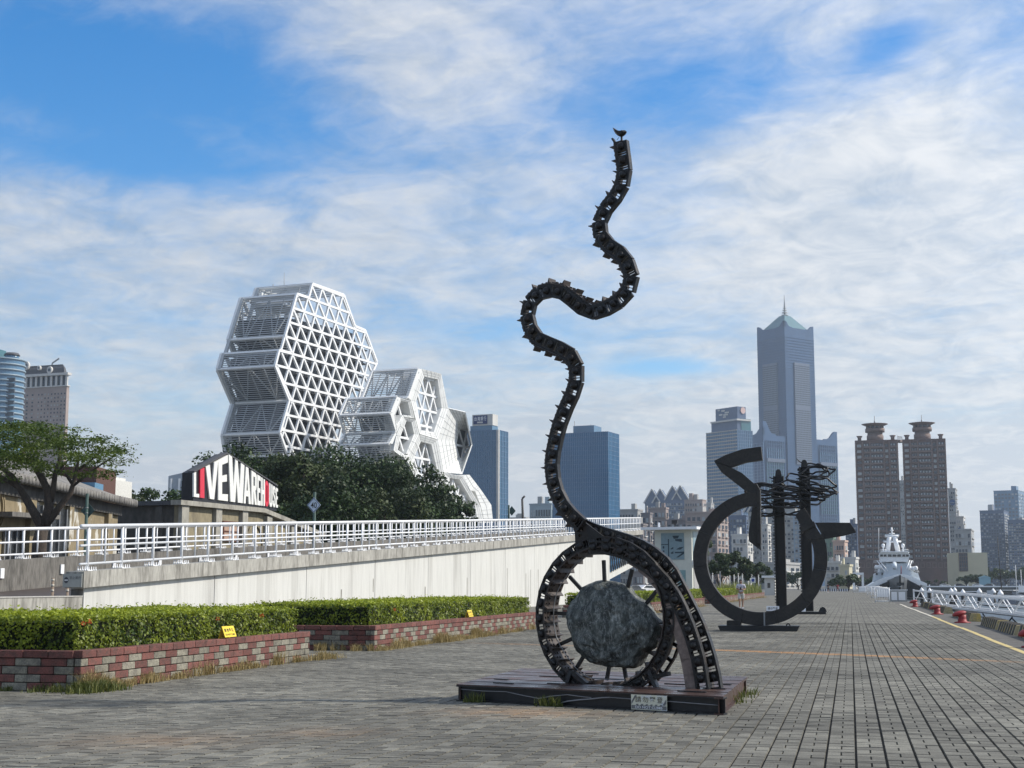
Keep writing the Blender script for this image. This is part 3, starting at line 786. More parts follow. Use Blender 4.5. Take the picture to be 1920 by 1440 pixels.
# boulder held in the wheel
def boulder():
    outl = [(560, 490), (650, 478), (740, 492), (830, 560), (905, 605), (960, 640), (1030, 730), (1070, 830), (1062, 920), (1020, 1000), (960, 1032), (915, 1090), (880, 1158), (830, 1168), (740, 1150), (640, 1138), (500, 1090), (430, 1030), (385, 930), (360, 830), (365, 740), (400, 640), (460, 575)]
    pts = [S(*Zp(*p), HUBZ) for p in outl]
    c = sum(pts, Vector()) / len(pts)
    pol = sorted((math.atan2((p-c).z, (p-c).dot(BE)), math.hypot((p-c).z, (p-c).dot(BE))) for p in pts)
    A = [p[0] for p in pol]; Rr = [p[1] for p in pol]
    A = [A[-1]-2*math.pi] + A + [A[0]+2*math.pi]; Rr = [Rr[-1]] + Rr + [Rr[0]]
    bm = bmesh.new(); bmesh.ops.create_icosphere(bm, subdivisions=6, radius=1.0)
    rr_ = random.Random(5); planes = []
    for _ in range(26):
        q = Vector((rr_.gauss(0, 1), rr_.gauss(-0.6, 1), rr_.gauss(0, 1))).normalized(); planes.append((q, rr_.uniform(0.80, 0.95)))
    for v in bm.verts:
        d = v.co.normalized()          # x: BE, y: BN, z: up
        rad = float(np.interp(math.atan2(d.z, d.x), A, Rr))
        lat = math.hypot(d.x, d.z)
        th = 0.30
        q = d * 1.7
        nn = mnoise.fractal(q * 1.3 + Vector((3, 1, 7)), 1.0, 2.0, 5) * 0.09 + mnoise.fractal(q * 6 + Vector((1, 8, 2)), 1.0, 2.1, 4) * 0.022
        # facet the surface a little
        prof = (abs(lat)) ** 0.62
        cut = min([1.0] + [o_ / d.dot(q_) for q_, o_ in planes if d.dot(q_) > o_])
        k = (1 + nn * (0.35 + 0.65 * abs(d.y))) * (cut ** (0.4 + 0.6 * abs(d.y)))
        ang = math.atan2(d.z, d.x)
        v.co = c + BE * (rad * prof * math.cos(ang) * k) + Vector((0, 0, rad * prof * math.sin(ang) * k)) + BN * (th * (1 if d.y > 0 else -1) * abs(d.y) ** 0.8 * (1 + nn * 2.0) * cut)
    me = bpy.data.meshes.new('boulder')
    lo = min(v.co.z for v in bm.verts); org = Vector((c.x, c.y, lo))
    for v in bm.verts: v.co -= org
    for f in bm.faces: f.smooth = True
    bmesh.ops.recalc_face_normals(bm, faces=bm.faces[:])
    bm.to_mesh(me); bm.free()
    m = bpy.data.materials.new('veined_grey_stone'); m.use_nodes = True; nt = m.node_tree; N, L = nt.nodes.new, nt.links.new
    b = nt.nodes['Principled BSDF']; b.inputs['Roughness'].default_value = 0.62
    geo = N('ShaderNodeNewGeometry')
    def ns(s, dt, ro, di=0.0, st=(1, 1, 1)):
        mp = N('ShaderNodeMapping'); mp.inputs['Scale'].default_value = st; mp.inputs['Rotation'].default_value = (0, R(28), 0); L(geo.outputs['Position'], mp.inputs[0])
        n = N('ShaderNodeTexNoise'); L(mp.outputs[0], n.inputs['Vector']); n.inputs['Scale'].default_value = s; n.inputs['Detail'].default_value = dt; n.inputs['Roughness'].default_value = ro; n.inputs['Distortion'].default_value = di
        return n.outputs['Fac']
    def rp(v, stops):
        r = N('ShaderNodeValToRGB'); L(v, r.inputs[0]); e = r.color_ramp.elements
        while len(e) < len(stops): e.new(0.5)
        for q, (p, cc) in zip(e, stops): q.position = p; q.color = (*cc, 1)
        return r.outputs[0]
    c1 = rp(ns(6, 9, 0.78, 0.6, (1.6, 1.6, 1.0)), [(0.32, (0.010, 0.012, 0.012)), (0.46, (0.040, 0.048, 0.044)), (0.56, (0.115, 0.128, 0.118)), (0.70, (0.38, 0.395, 0.37))])
    va = ns(3.2, 6, 0.6, 2.2, (1.6, 1.6, 0.5))
    ab = N('ShaderNodeMath'); ab.operation = 'ABSOLUTE'; sb = N('ShaderNodeMath'); sb.operation = 'SUBTRACT'; L(va, sb.inputs[0]); sb.inputs[1].default_value = 0.5; L(sb.outputs[0], ab.inputs[0])
    vein = N('ShaderNodeMapRange'); L(ab.outputs[0], vein.inputs['Value']); vein.inputs['From Min'].default_value = 0.0; vein.inputs['From Max'].default_value = 0.010; vein.inputs['To Min'].default_value = 0.7; vein.inputs['To Max'].default_value = 0.0
    mx = N('ShaderNodeMix'); mx.data_type = 'RGBA'; L(vein.outputs[0], mx.inputs[0]); L(c1, mx.inputs[6]); mx.inputs[7].default_value = (0.42, 0.43, 0.42, 1)
    L(mx.outputs[2], b.inputs['Base Color'])
    bp = N('ShaderNodeBump'); bp.inputs['Strength'].default_value = 0.8; bp.inputs['Distance'].default_value = 0.03; L(ns(9, 10, 0.7), bp.inputs['Height']); L(bp.outputs[0], b.inputs['Normal'])
    o = link('boulder', me, m); o.location = org
    tag(o, 'rough dark grey veined boulder clamped by spokes inside the track wheel', 'boulder')
boulder()

# small metal bird on the serpent's tip
def bird():
    f = 70 / 1440
    def B(x, y, off=0.0): return S(1130 + x*f, 230 + y*f, 0.1 + off)
    body = [(385, 195), (440, 205), (520, 270), (620, 305), (720, 322), (790, 305), (840, 285), (880, 300), (935, 352), (900, 410), (840, 480), (760, 540), (720, 560), (660, 540), (580, 500), (490, 420), (430, 320)]
    base = B(730, 720)
    t = thing('bird_figure', base, 'small black metal bird perched on the tip of the serpent', 'bird figure')
    mb = MB(); n = len(body); c = B(700, 400)
    front, mid, back = [], [], []
    for x, y in body:
        p = B(x, y); mid.append(p); q = c.lerp(p, 0.6); front.append(q - BN*0.05); back.append(q + BN*0.05)
    vs = mid + front + back
    fs = [(i, (i+1) % n, n+(i+1) % n, n+i) for i in range(n)] + [(i, 2*n+i, 2*n+(i+1) % n, (i+1) % n) for i in range(n)] + [tuple(n+i for i in range(n)), tuple(2*n+i for i in reversed(range(n)))]
    mb.add(vs, fs); mb.build('body', M_RUST, t, fixn=True)
    mb = MB(); mb.bar(B(730, 545), B(735, 720), 0.02, 0.02); mb.build('leg', M_RUST, t)
    mb = MB(); mb.tube([B(640, 560), B(590, 610), B(555, 670)], 0.003, 5); mb.build('wire', M_RUST, t)
bird()
# prongs at the serpent's tip: side arms with a cross bar
f_ = 70 / 1440
def Bp(x, y): return S(1130 + x*f_, 230 + y*f_, 0.1)
for a, b_, w in (((385, 620), (480, 760), 0.022), ((480, 760), (500, 960), 0.026), ((740, 690), (800, 800), 0.03), ((800, 800), (900, 960), 0.03), ((520, 790), (760, 720), 0.02), ((560, 940), (800, 880), 0.03)):
    mb = MB(); mb.bar(Bp(*a), Bp(*b_), w, 0.05, BN); mb.build('tip_prong', M_RUST, serpent)

# ------------------------------------------------------------------ planters of red and grey block with clipped hedges
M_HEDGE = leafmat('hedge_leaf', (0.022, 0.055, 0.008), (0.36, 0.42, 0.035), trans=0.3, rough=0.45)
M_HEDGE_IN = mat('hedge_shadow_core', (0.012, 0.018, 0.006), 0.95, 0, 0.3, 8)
M_DRY = leafmat('dry_grass_blade', (0.19, 0.15, 0.06), (0.46, 0.36, 0.17), trans=0.3)
M_WEED = leafmat('green_weed_blade', (0.05, 0.075, 0.018), (0.17, 0.18, 0.05), trans=0.3)
BL_, BH = 0.385, 0.108
def block_mesh(name, w, d, h, m):
    mb = MB(); mb.box(-w/2, w/2, -d/2, d/2, 0, h); me = mb.mesh(name, [m])
    bm = bmesh.new(); bm.from_mesh(me); bmesh.ops.bevel(bm, geom=bm.edges[:], offset=0.007, segments=1, affect='EDGES'); bm.to_mesh(me); bm.free(); return me
ME_BR = block_mesh('block', BL_ - 0.012, 0.10, BH - 0.010, M_BRICKR); ME_BG = block_mesh('block', BL_ - 0.012, 0.10, BH - 0.010, M_BRICKG)
ME_HR = block_mesh('block', BL_/2 - 0.012, 0.10, BH - 0.010, M_BRICKR); ME_HG = block_mesh('block', BL_/2 - 0.012, 0.10, BH - 0.010, M_BRICKG)
ME_CAP = block_mesh('cap_block', BL_ - 0.008, 0.20, 0.098, M_BRICKR)
def planter(x1, y0, y1, width, label, detail=True, label_h=None, hedge_h=0.47, tall=False, hx=0.12):
    h = 4 * BH
    t = thing('planter', (x1 - width/2, (y0+y1)/2, 0), label, 'planter', 'block planters along the promenade')
    core = MB(); core.box(x1-width+0.06, x1-0.06, y0+0.06, y1-0.06, 0, h - 0.01)
    core.build('wall_core', M_MORTAR, t)
    soil = MB(); soil.box(x1-width+0.2, x1-0.2, y0+0.2, y1-0.2, h - 0.008, h + 0.06); soil.build('soil', M_SOIL, t)
    rnd = random.Random(int(y0*10))
    def face(p, u, ln, nrm):
        n = int(ln / BL_); rot = Matrix.Rotation(math.atan2(u[1], u[0]), 4, 'Z')
        for c in range(4):
            off = (c % 2) * BL_/2
            k = 0; s = 0.0
            segs = [(0.0, BL_/2)] if off else []
            s = off
            while s + BL_ <= ln + 1e-6: segs.append((s, BL_)); s += BL_
            if ln - s > 0.05: segs.append((s, ln - s))
            for q, (a, w) in enumerate(segs):
                red = ((q + c) % 2 == 0) if rnd.random() < 0.8 else rnd.random() < 0.5
                me = (ME_BR if red else ME_BG) if w > BL_*0.7 else (ME_HR if red else ME_HG)
                sx = (w - 0.012) / ((BL_ if w > BL_*0.7 else BL_/2) - 0.012)
                pos = Vector((p[0] + u[0]*(a + w/2) - nrm[0]*0.05 + nrm[0]*rnd.uniform(-0.003, 0.004), p[1] + u[1]*(a + w/2) - nrm[1]*0.05 + nrm[1]*rnd.uniform(-0.003, 0.004), c*BH + 0.004))
                inst('block', me, Matrix.Translation(pos) @ rot @ Matrix.Diagonal((sx, 1, 1, 1)), t)
        n = max(1, round(ln / BL_)); w = ln / n
        for q in range(n):
            pos = Vector((p[0] + u[0]*(q+0.5)*w - nrm[0]*(0.1 - 0.018), p[1] + u[1]*(q+0.5)*w - nrm[1]*(0.1 - 0.018), h + rnd.uniform(0, 0.004)))
            inst('cap_block', ME_CAP, Matrix.Translation(pos) @ rot @ Matrix.Diagonal((w/BL_*0.985, 1, 1, 1)), t)
    face((x1, y0), (0, 1), y1 - y0, (1, 0))
    face((x1 - width + 0.105, y0), (1, 0), width - 0.21, (0, -1))
    # hedge: a thing of its own growing in it
    zc = h + hedge_h
    return t
def hedge(x0, x1, y0, y1, z0, z1, label, dens=900, size=0.055, bulge=0.075, seed=1, m=None):
    rng = np.random.default_rng(seed)
    t = thing('hedge', ((x0+x1)/2, (y0+y1)/2, z0), label, 'hedge', 'clipped hedges in the planters')
    core = MB(); nx, ny, nz = 3, max(3, int((y1-y0)/0.5)), 2
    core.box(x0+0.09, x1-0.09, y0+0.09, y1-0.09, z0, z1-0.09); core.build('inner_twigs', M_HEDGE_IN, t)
    P, Nn = [], []
    def surf(n, fx, nv):
        u, v = rng.random(n), rng.random(n)
        q = fx(u, v); P.append(q); Nn.append(np.tile(np.array(nv, float), (n, 1)))
    lx, ly, lz = x1-x0, y1-y0, z1-z0
    surf(int(dens*ly*lz), lambda u, v: np.stack([np.full_like(u, x1), y0+u*ly, z0+v*lz], 1), (1, 0, 0.4))
    surf(int(dens*ly*lx), lambda u, v: np.stack([x0+v*lx, y0+u*ly, np.full_like(u, z1)], 1), (0, 0, 1))
    surf(int(dens*lx*lz), lambda u, v: np.stack([x0+u*lx, np.full_like(u, y0), z0+v*lz], 1), (0, -1, 0.4))
    surf(int(dens*lx*lz), lambda u, v: np.stack([x0+u*lx, np.full_like(u, y1), z0+v*lz], 1), (0, 1, 0.4))
    P, Nn = np.concatenate(P), np.concatenate(Nn)
    # lumpy surface: noise displaced along the face, plus depth scatter
    k = np.array([mnoise.noise(Vector((p[0]*1.7, p[1]*1.7, p[2]*2.2))) + 0.6*mnoise.noise(Vector((p[0]*6, p[1]*6, p[2]*6))) for p in P])
    nn = Nn / np.linalg.norm(Nn, axis=1)[:, None]
    spr = (rng.random(len(P)) < 0.05) * rng.random(len(P)) * 0.09
    P = P + nn * (k * bulge - rng.random(len(P)) * 0.07 + spr)[:, None]
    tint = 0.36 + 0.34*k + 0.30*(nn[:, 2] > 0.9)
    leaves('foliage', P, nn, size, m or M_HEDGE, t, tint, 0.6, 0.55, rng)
    return t
planter(-10.0, 18.03, 26.55, 3.2, 'nearest red and grey block planter at the left edge, yellow placard on its rim')
planter(-10.04, 30.6, 47.3, 3.2, 'second block planter from the left, its wall half hidden by dry grass')
planter(-9.75, 63.5, 101.5, 2.6, 'red block planter seen beyond the boulder and the track wheel')
planter(-10.0, 112, 178, 2.4, 'farthest low block planter, seen through the big steel ring')
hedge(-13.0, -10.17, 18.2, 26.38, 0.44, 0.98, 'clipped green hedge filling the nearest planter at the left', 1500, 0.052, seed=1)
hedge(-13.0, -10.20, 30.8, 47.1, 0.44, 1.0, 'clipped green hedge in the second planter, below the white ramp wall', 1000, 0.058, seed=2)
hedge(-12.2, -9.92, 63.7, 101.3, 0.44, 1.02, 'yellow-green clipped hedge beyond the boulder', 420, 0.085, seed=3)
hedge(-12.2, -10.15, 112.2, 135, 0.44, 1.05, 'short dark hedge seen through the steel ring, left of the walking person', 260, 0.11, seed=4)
# orange ixora flowers poking out of the hedges (parts of a flower cluster thing)
def flowers():
    m = leafmat('orange_petal', (0.50, 0.10, 0.03), (0.62, 0.17, 0.05)); rng = np.random.default_rng(5)
    for (x, y, lab) in ((157, 1168, 'small orange flower cluster at the left of the nearest hedge'), (168, 1166, 'pale orange flowers beside the left flower cluster in the nearest hedge'), (408, 1160, 'orange flower cluster on the middle of the nearest hedge'), (491, 1154, 'orange flower cluster near the right end of the nearest hedge'), (740, 1143, 'orange flowers on the left part of the second hedge')):
        p = on_x(x, y, -10.12 if y > 1150 or x < 500 else -10.14); n = 16
        d = rng.normal(0, 1, (n, 3)); d /= np.linalg.norm(d, axis=1)[:, None]
        o = thing('flower_cluster', p, lab, 'flowers', 'orange flowers in the hedges')
        leaves('petals', np.array(p) + d * 0.03, d, 0.03, m, o, None, 0.9, 0.3, rng)
flowers()
# unclipped tall grass in the farthest planter
def grass(name, pts, hgt, m, parent=None, lean=0.35, w=0.012, rng=RNG):
    n = len(pts); pts = np.asarray(pts, float)
    h = hgt * rng.uniform(0.25, 1.25, n) * (0.75 + 0.55*np.sin(pts[:, 1]*2.7 + pts[:, 0]*1.3)*np.sin(pts[:, 1]*0.9 + 1)); a = rng.random(n) * 2*np.pi
    dx = np.stack([np.cos(a), np.sin(a), np.zeros(n)], 1) * (h * rng.uniform(0.1, 1, n) * lean)[:, None]
    s = np.stack([-np.sin(a + 0.6), np.cos(a + 0.6), np.zeros(n)], 1) * w * 0.5
    org = np.array(ORG[parent]) if parent is not None else np.zeros(3); p = pts - org
    up = np.array([0, 0, 1.0])
    v = np.empty((n, 5, 3))
    v[:, 0], v[:, 1] = p - s, p + s
    v[:, 2], v[:, 3] = p + dx*0.35 + up*(h*0.6)[:, None] + s*0.8, p + dx*0.35 + up*(h*0.6)[:, None] - s*0.8
    v[:, 4] = p + dx + up*h[:, None]
    me = bpy.data.meshes.new(name)
    fs = [f for i in range(n) for f in ((i*5, i*5+1, i*5+2, i*5+3), (i*5+3, i*5+2, i*5+4))]
    me.from_pydata(v.reshape(-1, 3).tolist(), [], fs)
    at_ = me.attributes.new('tint', 'FLOAT', 'FACE'); at_.data.foreach_set('value', np.repeat(rng.random(n), 2).astype(np.float32))
    me.materials.append(m)
    return link(name, me, None, parent)
rg = np.random.default_rng(11)
n = 5000
tg = np.stack([rg.uniform(-12.2, -10.2, n), rg.uniform(136, 177, n), np.full(n, 0.45)], 1)
o = grass('tall_grass', tg, 1.0, leafmat('yellow_green_grass', (0.10, 0.14, 0.03), (0.30, 0.32, 0.10)), None, 0.4, 0.06, rg)
tag(o, 'tall yellow-green grass growing in the farthest planter', 'grass', kind='stuff')
# dry grass and weeds at the foot of the planters
def tufts():
    P, Q = [], []
    def strip(xa, ya, xb, yb, n, clumps, spread, dst):
        for _ in range(clumps):
            u = rg.random(); cx, cy = xa + (xb-xa)*u, ya + (yb-ya)*u
            k = int(n/clumps * rg.uniform(0.3, 1.9)) + 1
            s = spread * rg.uniform(0.4, 1.4)
            dst.append(np.stack([cx + np.abs(rg.normal(0, s, k))*0.8, cy + rg.normal(0, s*1.8, k), np.zeros(k)], 1))
    strip(-9.98, 18.1, -9.98, 26.5, 1500, 26, 0.07, P); strip(-9.98, 18.0, -9.95, 19.2, 700, 6, 0.11, P)
    strip(-9.98, 30.7, -9.98, 47.2, 3000, 42, 0.11, P); strip(-9.98, 34, -9.98, 40, 1800, 12, 0.15, P)
    strip(-11.6, 30.45, -10.1, 30.5, 1000, 9, 0.07, P); strip(-9.98, 26.3, -9.9, 27.2, 700, 6, 0.13, P)
    strip(-9.73, 64, -9.73, 101, 1800, 40, 0.2, P); strip(-9.98, 113, -9.98, 175, 1400, 40, 0.35, P)
    strip(-11.9, 17.93, -10.0, 17.93, 500, 14, 0.06, Q); strip(-10.0, 17.9, -9.7, 18.3, 1100, 6, 0.10, Q)
    for (u, k) in ((0.075, 60), (0.09, 40), (0.36, 60), (0.40, 70)):
        c = FL.lerp(FR_, u); Q.append(np.stack([c.x + rg.normal(0, 0.05, k), c.y - 0.05 - np.abs(rg.normal(0, 0.04, k)), np.zeros(k)], 1))
    for (x, y) in ((1405, 1301), (1380, 1318), (1392, 1308)):
        c = on_z(x, y); Q.append(np.stack([c.x + 0.03 + rg.normal(0, 0.05, 40), c.y + rg.normal(0, 0.15, 40), np.zeros(40)], 1))
    a = grass('dry_grass', np.concatenate(P), 0.20, M_DRY, None, 0.9, 0.011, rg); tag(a, 'straw-coloured dry grass along the foot of the planters', 'grass', kind='stuff')
    b = grass('weeds', np.concatenate(Q), 0.12, M_WEED, None, 0.9, 0.012, rg); tag(b, 'low green weeds at planter corners and along the plinth', 'weeds', kind='stuff')
tufts()
def rim_sign(x, y, X, w, label):
    c = on_x(x, y, X)
    t = thing('warning_placard', (c.x, c.y, c.z - 0.1), label, 'sign', 'yellow placards on planter rims')
    fw = Vector((0.0, 1, 0)); up = Vector((-0.30, -0.12, 0.95)).normalized(); nr = fw.cross(up).normalized()
    h = 0.185; o = c - fw*w/2 - up*h*0.5
    mb = MB(); mb.prism([o, o+fw*w, o+fw*w+up*h, o+up*h], -nr*0.008); mb.build('board', M_SIGNY, t)
    mb = MB(); mb.prism([o + up*h, o+fw*w + up*h, o + fw*w - nr*0.13, o - nr*0.13], -nr*0.006); mb.build('back_prop', M_SIGNY, t)
    ink = MB(); q = o + nr*0.004
    for k, ch in enumerate('請勿攀爬'): put_text(ink, ch, q + fw*(w*(0.10 + 0.21*k)) + up*(h*0.47), fw, up, w*0.15, h*0.33, 0, 0.015)
    put_text(ink, 'DO NOT CLIMB', q + fw*(w*0.1) + up*(h*0.15), fw, up, w*0.8, h*0.16, 0, 0.01)
    ink.build('lettering', M_INK, t)
rim_sign(430, 1184, -9.99, 0.46, 'yellow placard leaning on the rim of the nearest planter')
rim_sign(882, 1150, -10.02, 0.46, 'small yellow placard on the rim of the second planter')

# ------------------------------------------------------------------ ramp: retaining wall, parapets, railings
XW = -20.36
def zt(y): return 1.35 + (y - 37.0) * 0.0462      # top of the whitewashed wall
def zb(y): return zt(y) + 0.44                      # top of the parapet band
def zr(y): return zb(y) - 0.98                      # road surface
def ramp():
    t = thing('ramp', (XW, 80, 0), 'long white concrete ramp wall with grey parapet band rising behind the hedges', 'ramp')
    ys = [36.7, 45.2, 53.6, 62.0, 70.4, 78.8, 87.2, 95.6, 104, 112.4, 120.0, 127.0]
    for i in range(len(ys)-1):
        a, b_ = ys[i] + 0.025, ys[i+1] - 0.025
        mb = MB(); mb.prism([(XW, a, 0), (XW, b_, 0), (XW, b_, zt(b_) - 0.002), (XW, a, zt(a) - 0.002)], (-0.4, 0, 0)); mb.build('wall_panel', M_WALLW, t)
    jb = MB()
    jb.prism([(XW-0.03, 36.7, 0), (XW-0.03, 127, 0), (XW-0.03, 127, zt(127) - 0.05), (XW-0.03, 36.7, zt(36.7) - 0.05)], (-0.35, 0, 0)); jb.build('joint_backing', M_CONC_D, t)
    # drain pipes / rust streak bars low on the wall
    for x, y0, y1 in ((700, 1085, 1110), (797, 1100, 1135), (876, 1083, 1130), (951, 1065, 1128), (986, 1075, 1130), (995, 1068, 1132), (1009, 1068, 1132), (1046, 1040, 1130), (640, 1105, 1125)):
        p, q = on_x(x, y0, XW), on_x(x, y1, XW)
        mb = MB(); mb.box(XW - 0.004, XW + 0.012, p.y - 0.05, p.y + 0.05, max(0.02, q.z), p.z); mb.build('drain_strip', M_CONC, t)
    # parapet band with drip edge, in segments
    yb = [36.4] + ys[1:-1:2] + [127, 137, 147.5]
    for i in range(len(yb)-1):
        a, b_ = yb[i] + 0.004, yb[i+1] - 0.004
        mb = MB(); X0 = XW + 0.16
        mb.prism([(X0, a, zt(a)), (X0, b_, zt(b_)), (X0, b_, zb(b_)), (X0, a, zb(a))], (-0.55, 0, 0)); mb.build('parapet_band', M_CONC, t)
    rd = MB()
    rd.add([(XW-0.37, 8, zr(8)), (XW-0.37, 147, zr(147)), (-28, 147, zr(147)), (-28, 8, zr(8))], [(0, 1, 2, 3)]); rd.build('road_deck', mat('wet_dark_road', (0.06, 0.045, 0.038), 0.5, 0, 0.2, 0.6, (0.04, 0.036, 0.034), bump=0.1), t)
    gd_ = MB(); gd_.prism([(XW-0.1, 127.02, zt(127)-0.55), (XW-0.1, 147, zt(147)-0.55), (XW-0.1, 147, zt(147)+0.02), (XW-0.1, 127.02, zt(127)+0.02)], (-7.6, 0, 0)); gd_.build('deck_girder', M_CONC_D, t)
    en = MB(); en.prism([(XW-0.42, 126.6, 0), (-28.2, 126.6, 0), (-28.2, 126.6, zr(126)), (XW-0.42, 126.6, zr(126))], (0, 0.4, 0)); en.build('abutment', M_CONC_D, t)
    # far parapet
    yf = list(range(8, 149, 10))
    for a, b_ in zip(yf[:-1], yf[1:]):
        mb = MB(); mb.prism([(-28, a, zr(a)-0.6), (-28, b_-0.008, zr(b_)-0.6), (-28, b_-0.008, zb(b_)+0.08), (-28, a, zb(a)+0.08)], (-0.3, 0, 0)); mb.build('parapet_wall', M_CONC_D, t)
    lw = MB(); lw.prism([(XW, 8, 0), (XW, 36.66, 0), (XW, 36.66, 1.085), (XW, 8, 1.085)], (-0.3, 0, 0)); lw.build('low_wall', M_CONC, t)
    lc = MB(); lc.box(XW-0.32, XW+0.02, 8, 36.64, 1.088, 1.115); lc.build('coping', mat('pale_coping', (0.42, 0.41, 0.38), 0.85, 0, 0.15, 3), t)
    rp = MB(); rp.box(-0.02, 0.02, -0.11, 0.11, -0.17, 0.17); me = rp.mesh('reflector_plate', [M_WHITE])
    y = 41.0
    while y < 140: inst('reflector_plate', me, Matrix.Translation((-27.96, y, zr(y) + 0.62)), t); y += 3.9
    # grey no-entry board on the parapet end
    o = Vector((-20.78, 36.36, zt(36.4) + 0.02)); w, h = 0.56, 0.36
    mb = MB(); mb.box(o.x, o.x+w, o.y-0.03, o.y, o.z, o.z+h); bd = mb.build('notice_board', mat('grey_board', (0.30, 0.31, 0.29), 0.5, 0, 0.06, 3), t)
    ink = MB(); q = o + Vector((0, -0.034, 0))
    ink.add([q + Vector((0.1 + 0.065*math.cos(a), 0, 0.19 + 0.085*math.sin(a))) for a in [2*math.pi*k/20 for k in range(20)]], [tuple(range(20))])
    for k, ch in enumerate('禁止通行'): put_text(ink, ch, q + Vector((0.2 + 0.085*k, 0, 0.215)), (1, 0, 0), (0, 0, 1), 0.068, 0.078)
    ink.build('lettering', mat('board_ink', (0.06, 0.06, 0.07), 0.6), bd)
    mb = MB(); mb.box(q.x+0.05, q.x+0.15, q.y-0.004, q.y-0.002, q.z+0.178, q.z+0.202); mb.build('white_bar', M_WHITE, bd)
    return t
ramp()
def railing(X, y0, y1, zbase, hts, step, label, side):
    t = thing('railing', (X, (y0+y1)/2, zbase((y0+y1)/2)), label, 'railing', 'white railings on the ramp')
    post = MB(); hh = hts[2]
    post.lathe((0, 0, 0), [(0.045, 0), (0.045, hh - 0.02)], 8)
    me_p = post.mesh('post', [M_WHITE])
    bp = MB(); bp.box(-0.1, 0.1, -0.14, 0.14, 0.0, 0.02)
    me_b = bp.mesh('base_plate', [M_WHITE]); bp = MB()
    for sx in (-0.07, 0.07):
        for sy in (-0.36, -0.24, -0.12, 0.12, 0.24, 0.36):
            bp.lathe((sx, sy, 0), [(0.034, 0), (0.02, 0.05), (0.012, 0.05), (0.012, 0.115)], 6)
    me_s = bp.mesh('anchor_bolts', [M_WHITE])
    pk = MB(); pk.lathe((0, 0, 0), [(0.03, hts[0]), (0.03, hh - 0.02)], 8); me_k = pk.mesh('picket', [M_WHITE])
    y = y0 + 0.4; k = 0
    while y < y1 - 0.1:
        M = Matrix.Translation((X, y, zbase(y)))
        inst('post', me_p, M, t); inst('base_plate', me_b, M, t); tag(inst('anchor_bolts', me_s, M, t), kind='stuff')
        if y + step/2 < y1: inst('picket', me_k, Matrix.Translation((X, y + step/2, zbase(y + step/2))), t)
        y += step
    for hz, r in zip(hts, (0.035, 0.035, 0.058)):
        mb = MB(); mb.tube([(X, y0, zbase(y0) + hz), (X, y1, zbase(y1) + hz)], r, 8); mb.build('rail', M_WHITE, t)
railing(XW - 0.06, 36.55, 147.3, zb, (0.19, 0.69, 1.22), 1.95, 'white pipe railing on the near parapet of the ramp', 1)
railing(-28.15, 22, 147.3, lambda y: zb(y) + 0.08, (0.16, 0.58, 1.04), 1.85, 'white pipe railing on the far parapet of the ramp, behind the near one', 1)
def speed_pole(X, Y, z0, ztop, zs, front, label):
    t = thing('sign_pole', (X, Y, z0), label, 'sign pole', 'green sign poles on the ramp')
    mb = MB(); mb.lathe((X, Y, z0), [(0.12, 0), (0.12, 0.03), (0.062, 0.035), (0.058, ztop - z0)], 12); mb.build('pole', M_GREEN, t)
    s = 0.31; y = Y - 0.075 if front else Y + 0.08
    def dia(r, yy): return [(X, yy, zs - r), (X + r*0.93, yy, zs), (X, yy, zs + r), (X - r*0.93, yy, zs)]
    mb = MB(); mb.prism(dia(s, y), (0, 0.012, 0)); pl = mb.build('sign_plate', mat('blue_grey_plate', (0.5, 0.58, 0.68), 0.4, 0, 0.03) if front else M_GREEN, t)
    if front:
        mb = MB(); mb.ring(dia(s*0.94, y - 0.003), dia(s*0.84, y - 0.003), (0, -0.001, 0)); mb.build('border', mat('navy_print', (0.03, 0.05, 0.14), 0.5), pl)
        mb = MB(); put_text(mb, '40', (X - 0.125, y - 0.004, zs - 0.12), (1, 0, 0), (0, 0, 1), 0.25, 0.23, 0, 0.01); mb.build('lettering', M_INK, pl)
    for dz in (-0.1, 0.1):
        mb = MB(); mb.lathe((X, Y, zs + dz - 0.015), [(0.068, 0), (0.068, 0.03)], 12); mb.build('clamp', M_GREY, t)
p = on_x(588, 1040, XW - 0.2); q = on_x(588, 922, XW - 0.2); s_ = on_x(588, 947, XW - 0.2)
speed_pole(XW - 0.2, p.y, zb(p.y) - 0.02, q.z, s_.z, True, 'green pole with a diamond sign reading 40 on the near parapet')
p = on_x(157, 1040, -28.5); q = on_x(157, 925, -28.5); s_ = on_x(159, 957, -28.5)
speed_pole(-28.45, p.y, zr(p.y) - 0.3, q.z, s_.z, False, 'green pole beside the left tree with a diamond sign seen from behind')
for x, lab in ((98, 'left flexible delineator post with pale bands on the ramp road'), (126, 'right flexible delineator post with pale bands on the ramp road')):
    d = ray(x, 1115); Y = 41.0; X = d.x / d.y * Y; z0 = zr(Y)
    t = thing('delineator_post', (X, Y, z0), lab, 'post', 'delineator posts on the ramp road')
    mb = MB(); mb.lathe((X, Y, z0), [(0.1, 0), (0.1, 0.03), (0.045, 0.04), (0.045, 0.62)], 10); mb.build('post', mat('faded_orange_rubber', (0.22, 0.17, 0.13), 0.8, 0, 0.2), t)
    for hz in (0.2, 0.36, 0.52):
        mb = MB(); mb.lathe((X, Y, z0 + hz), [(0.048, 0), (0.048, 0.07)], 10); mb.build('band', mat('pale_band', (0.5, 0.47, 0.4), 0.6), t)
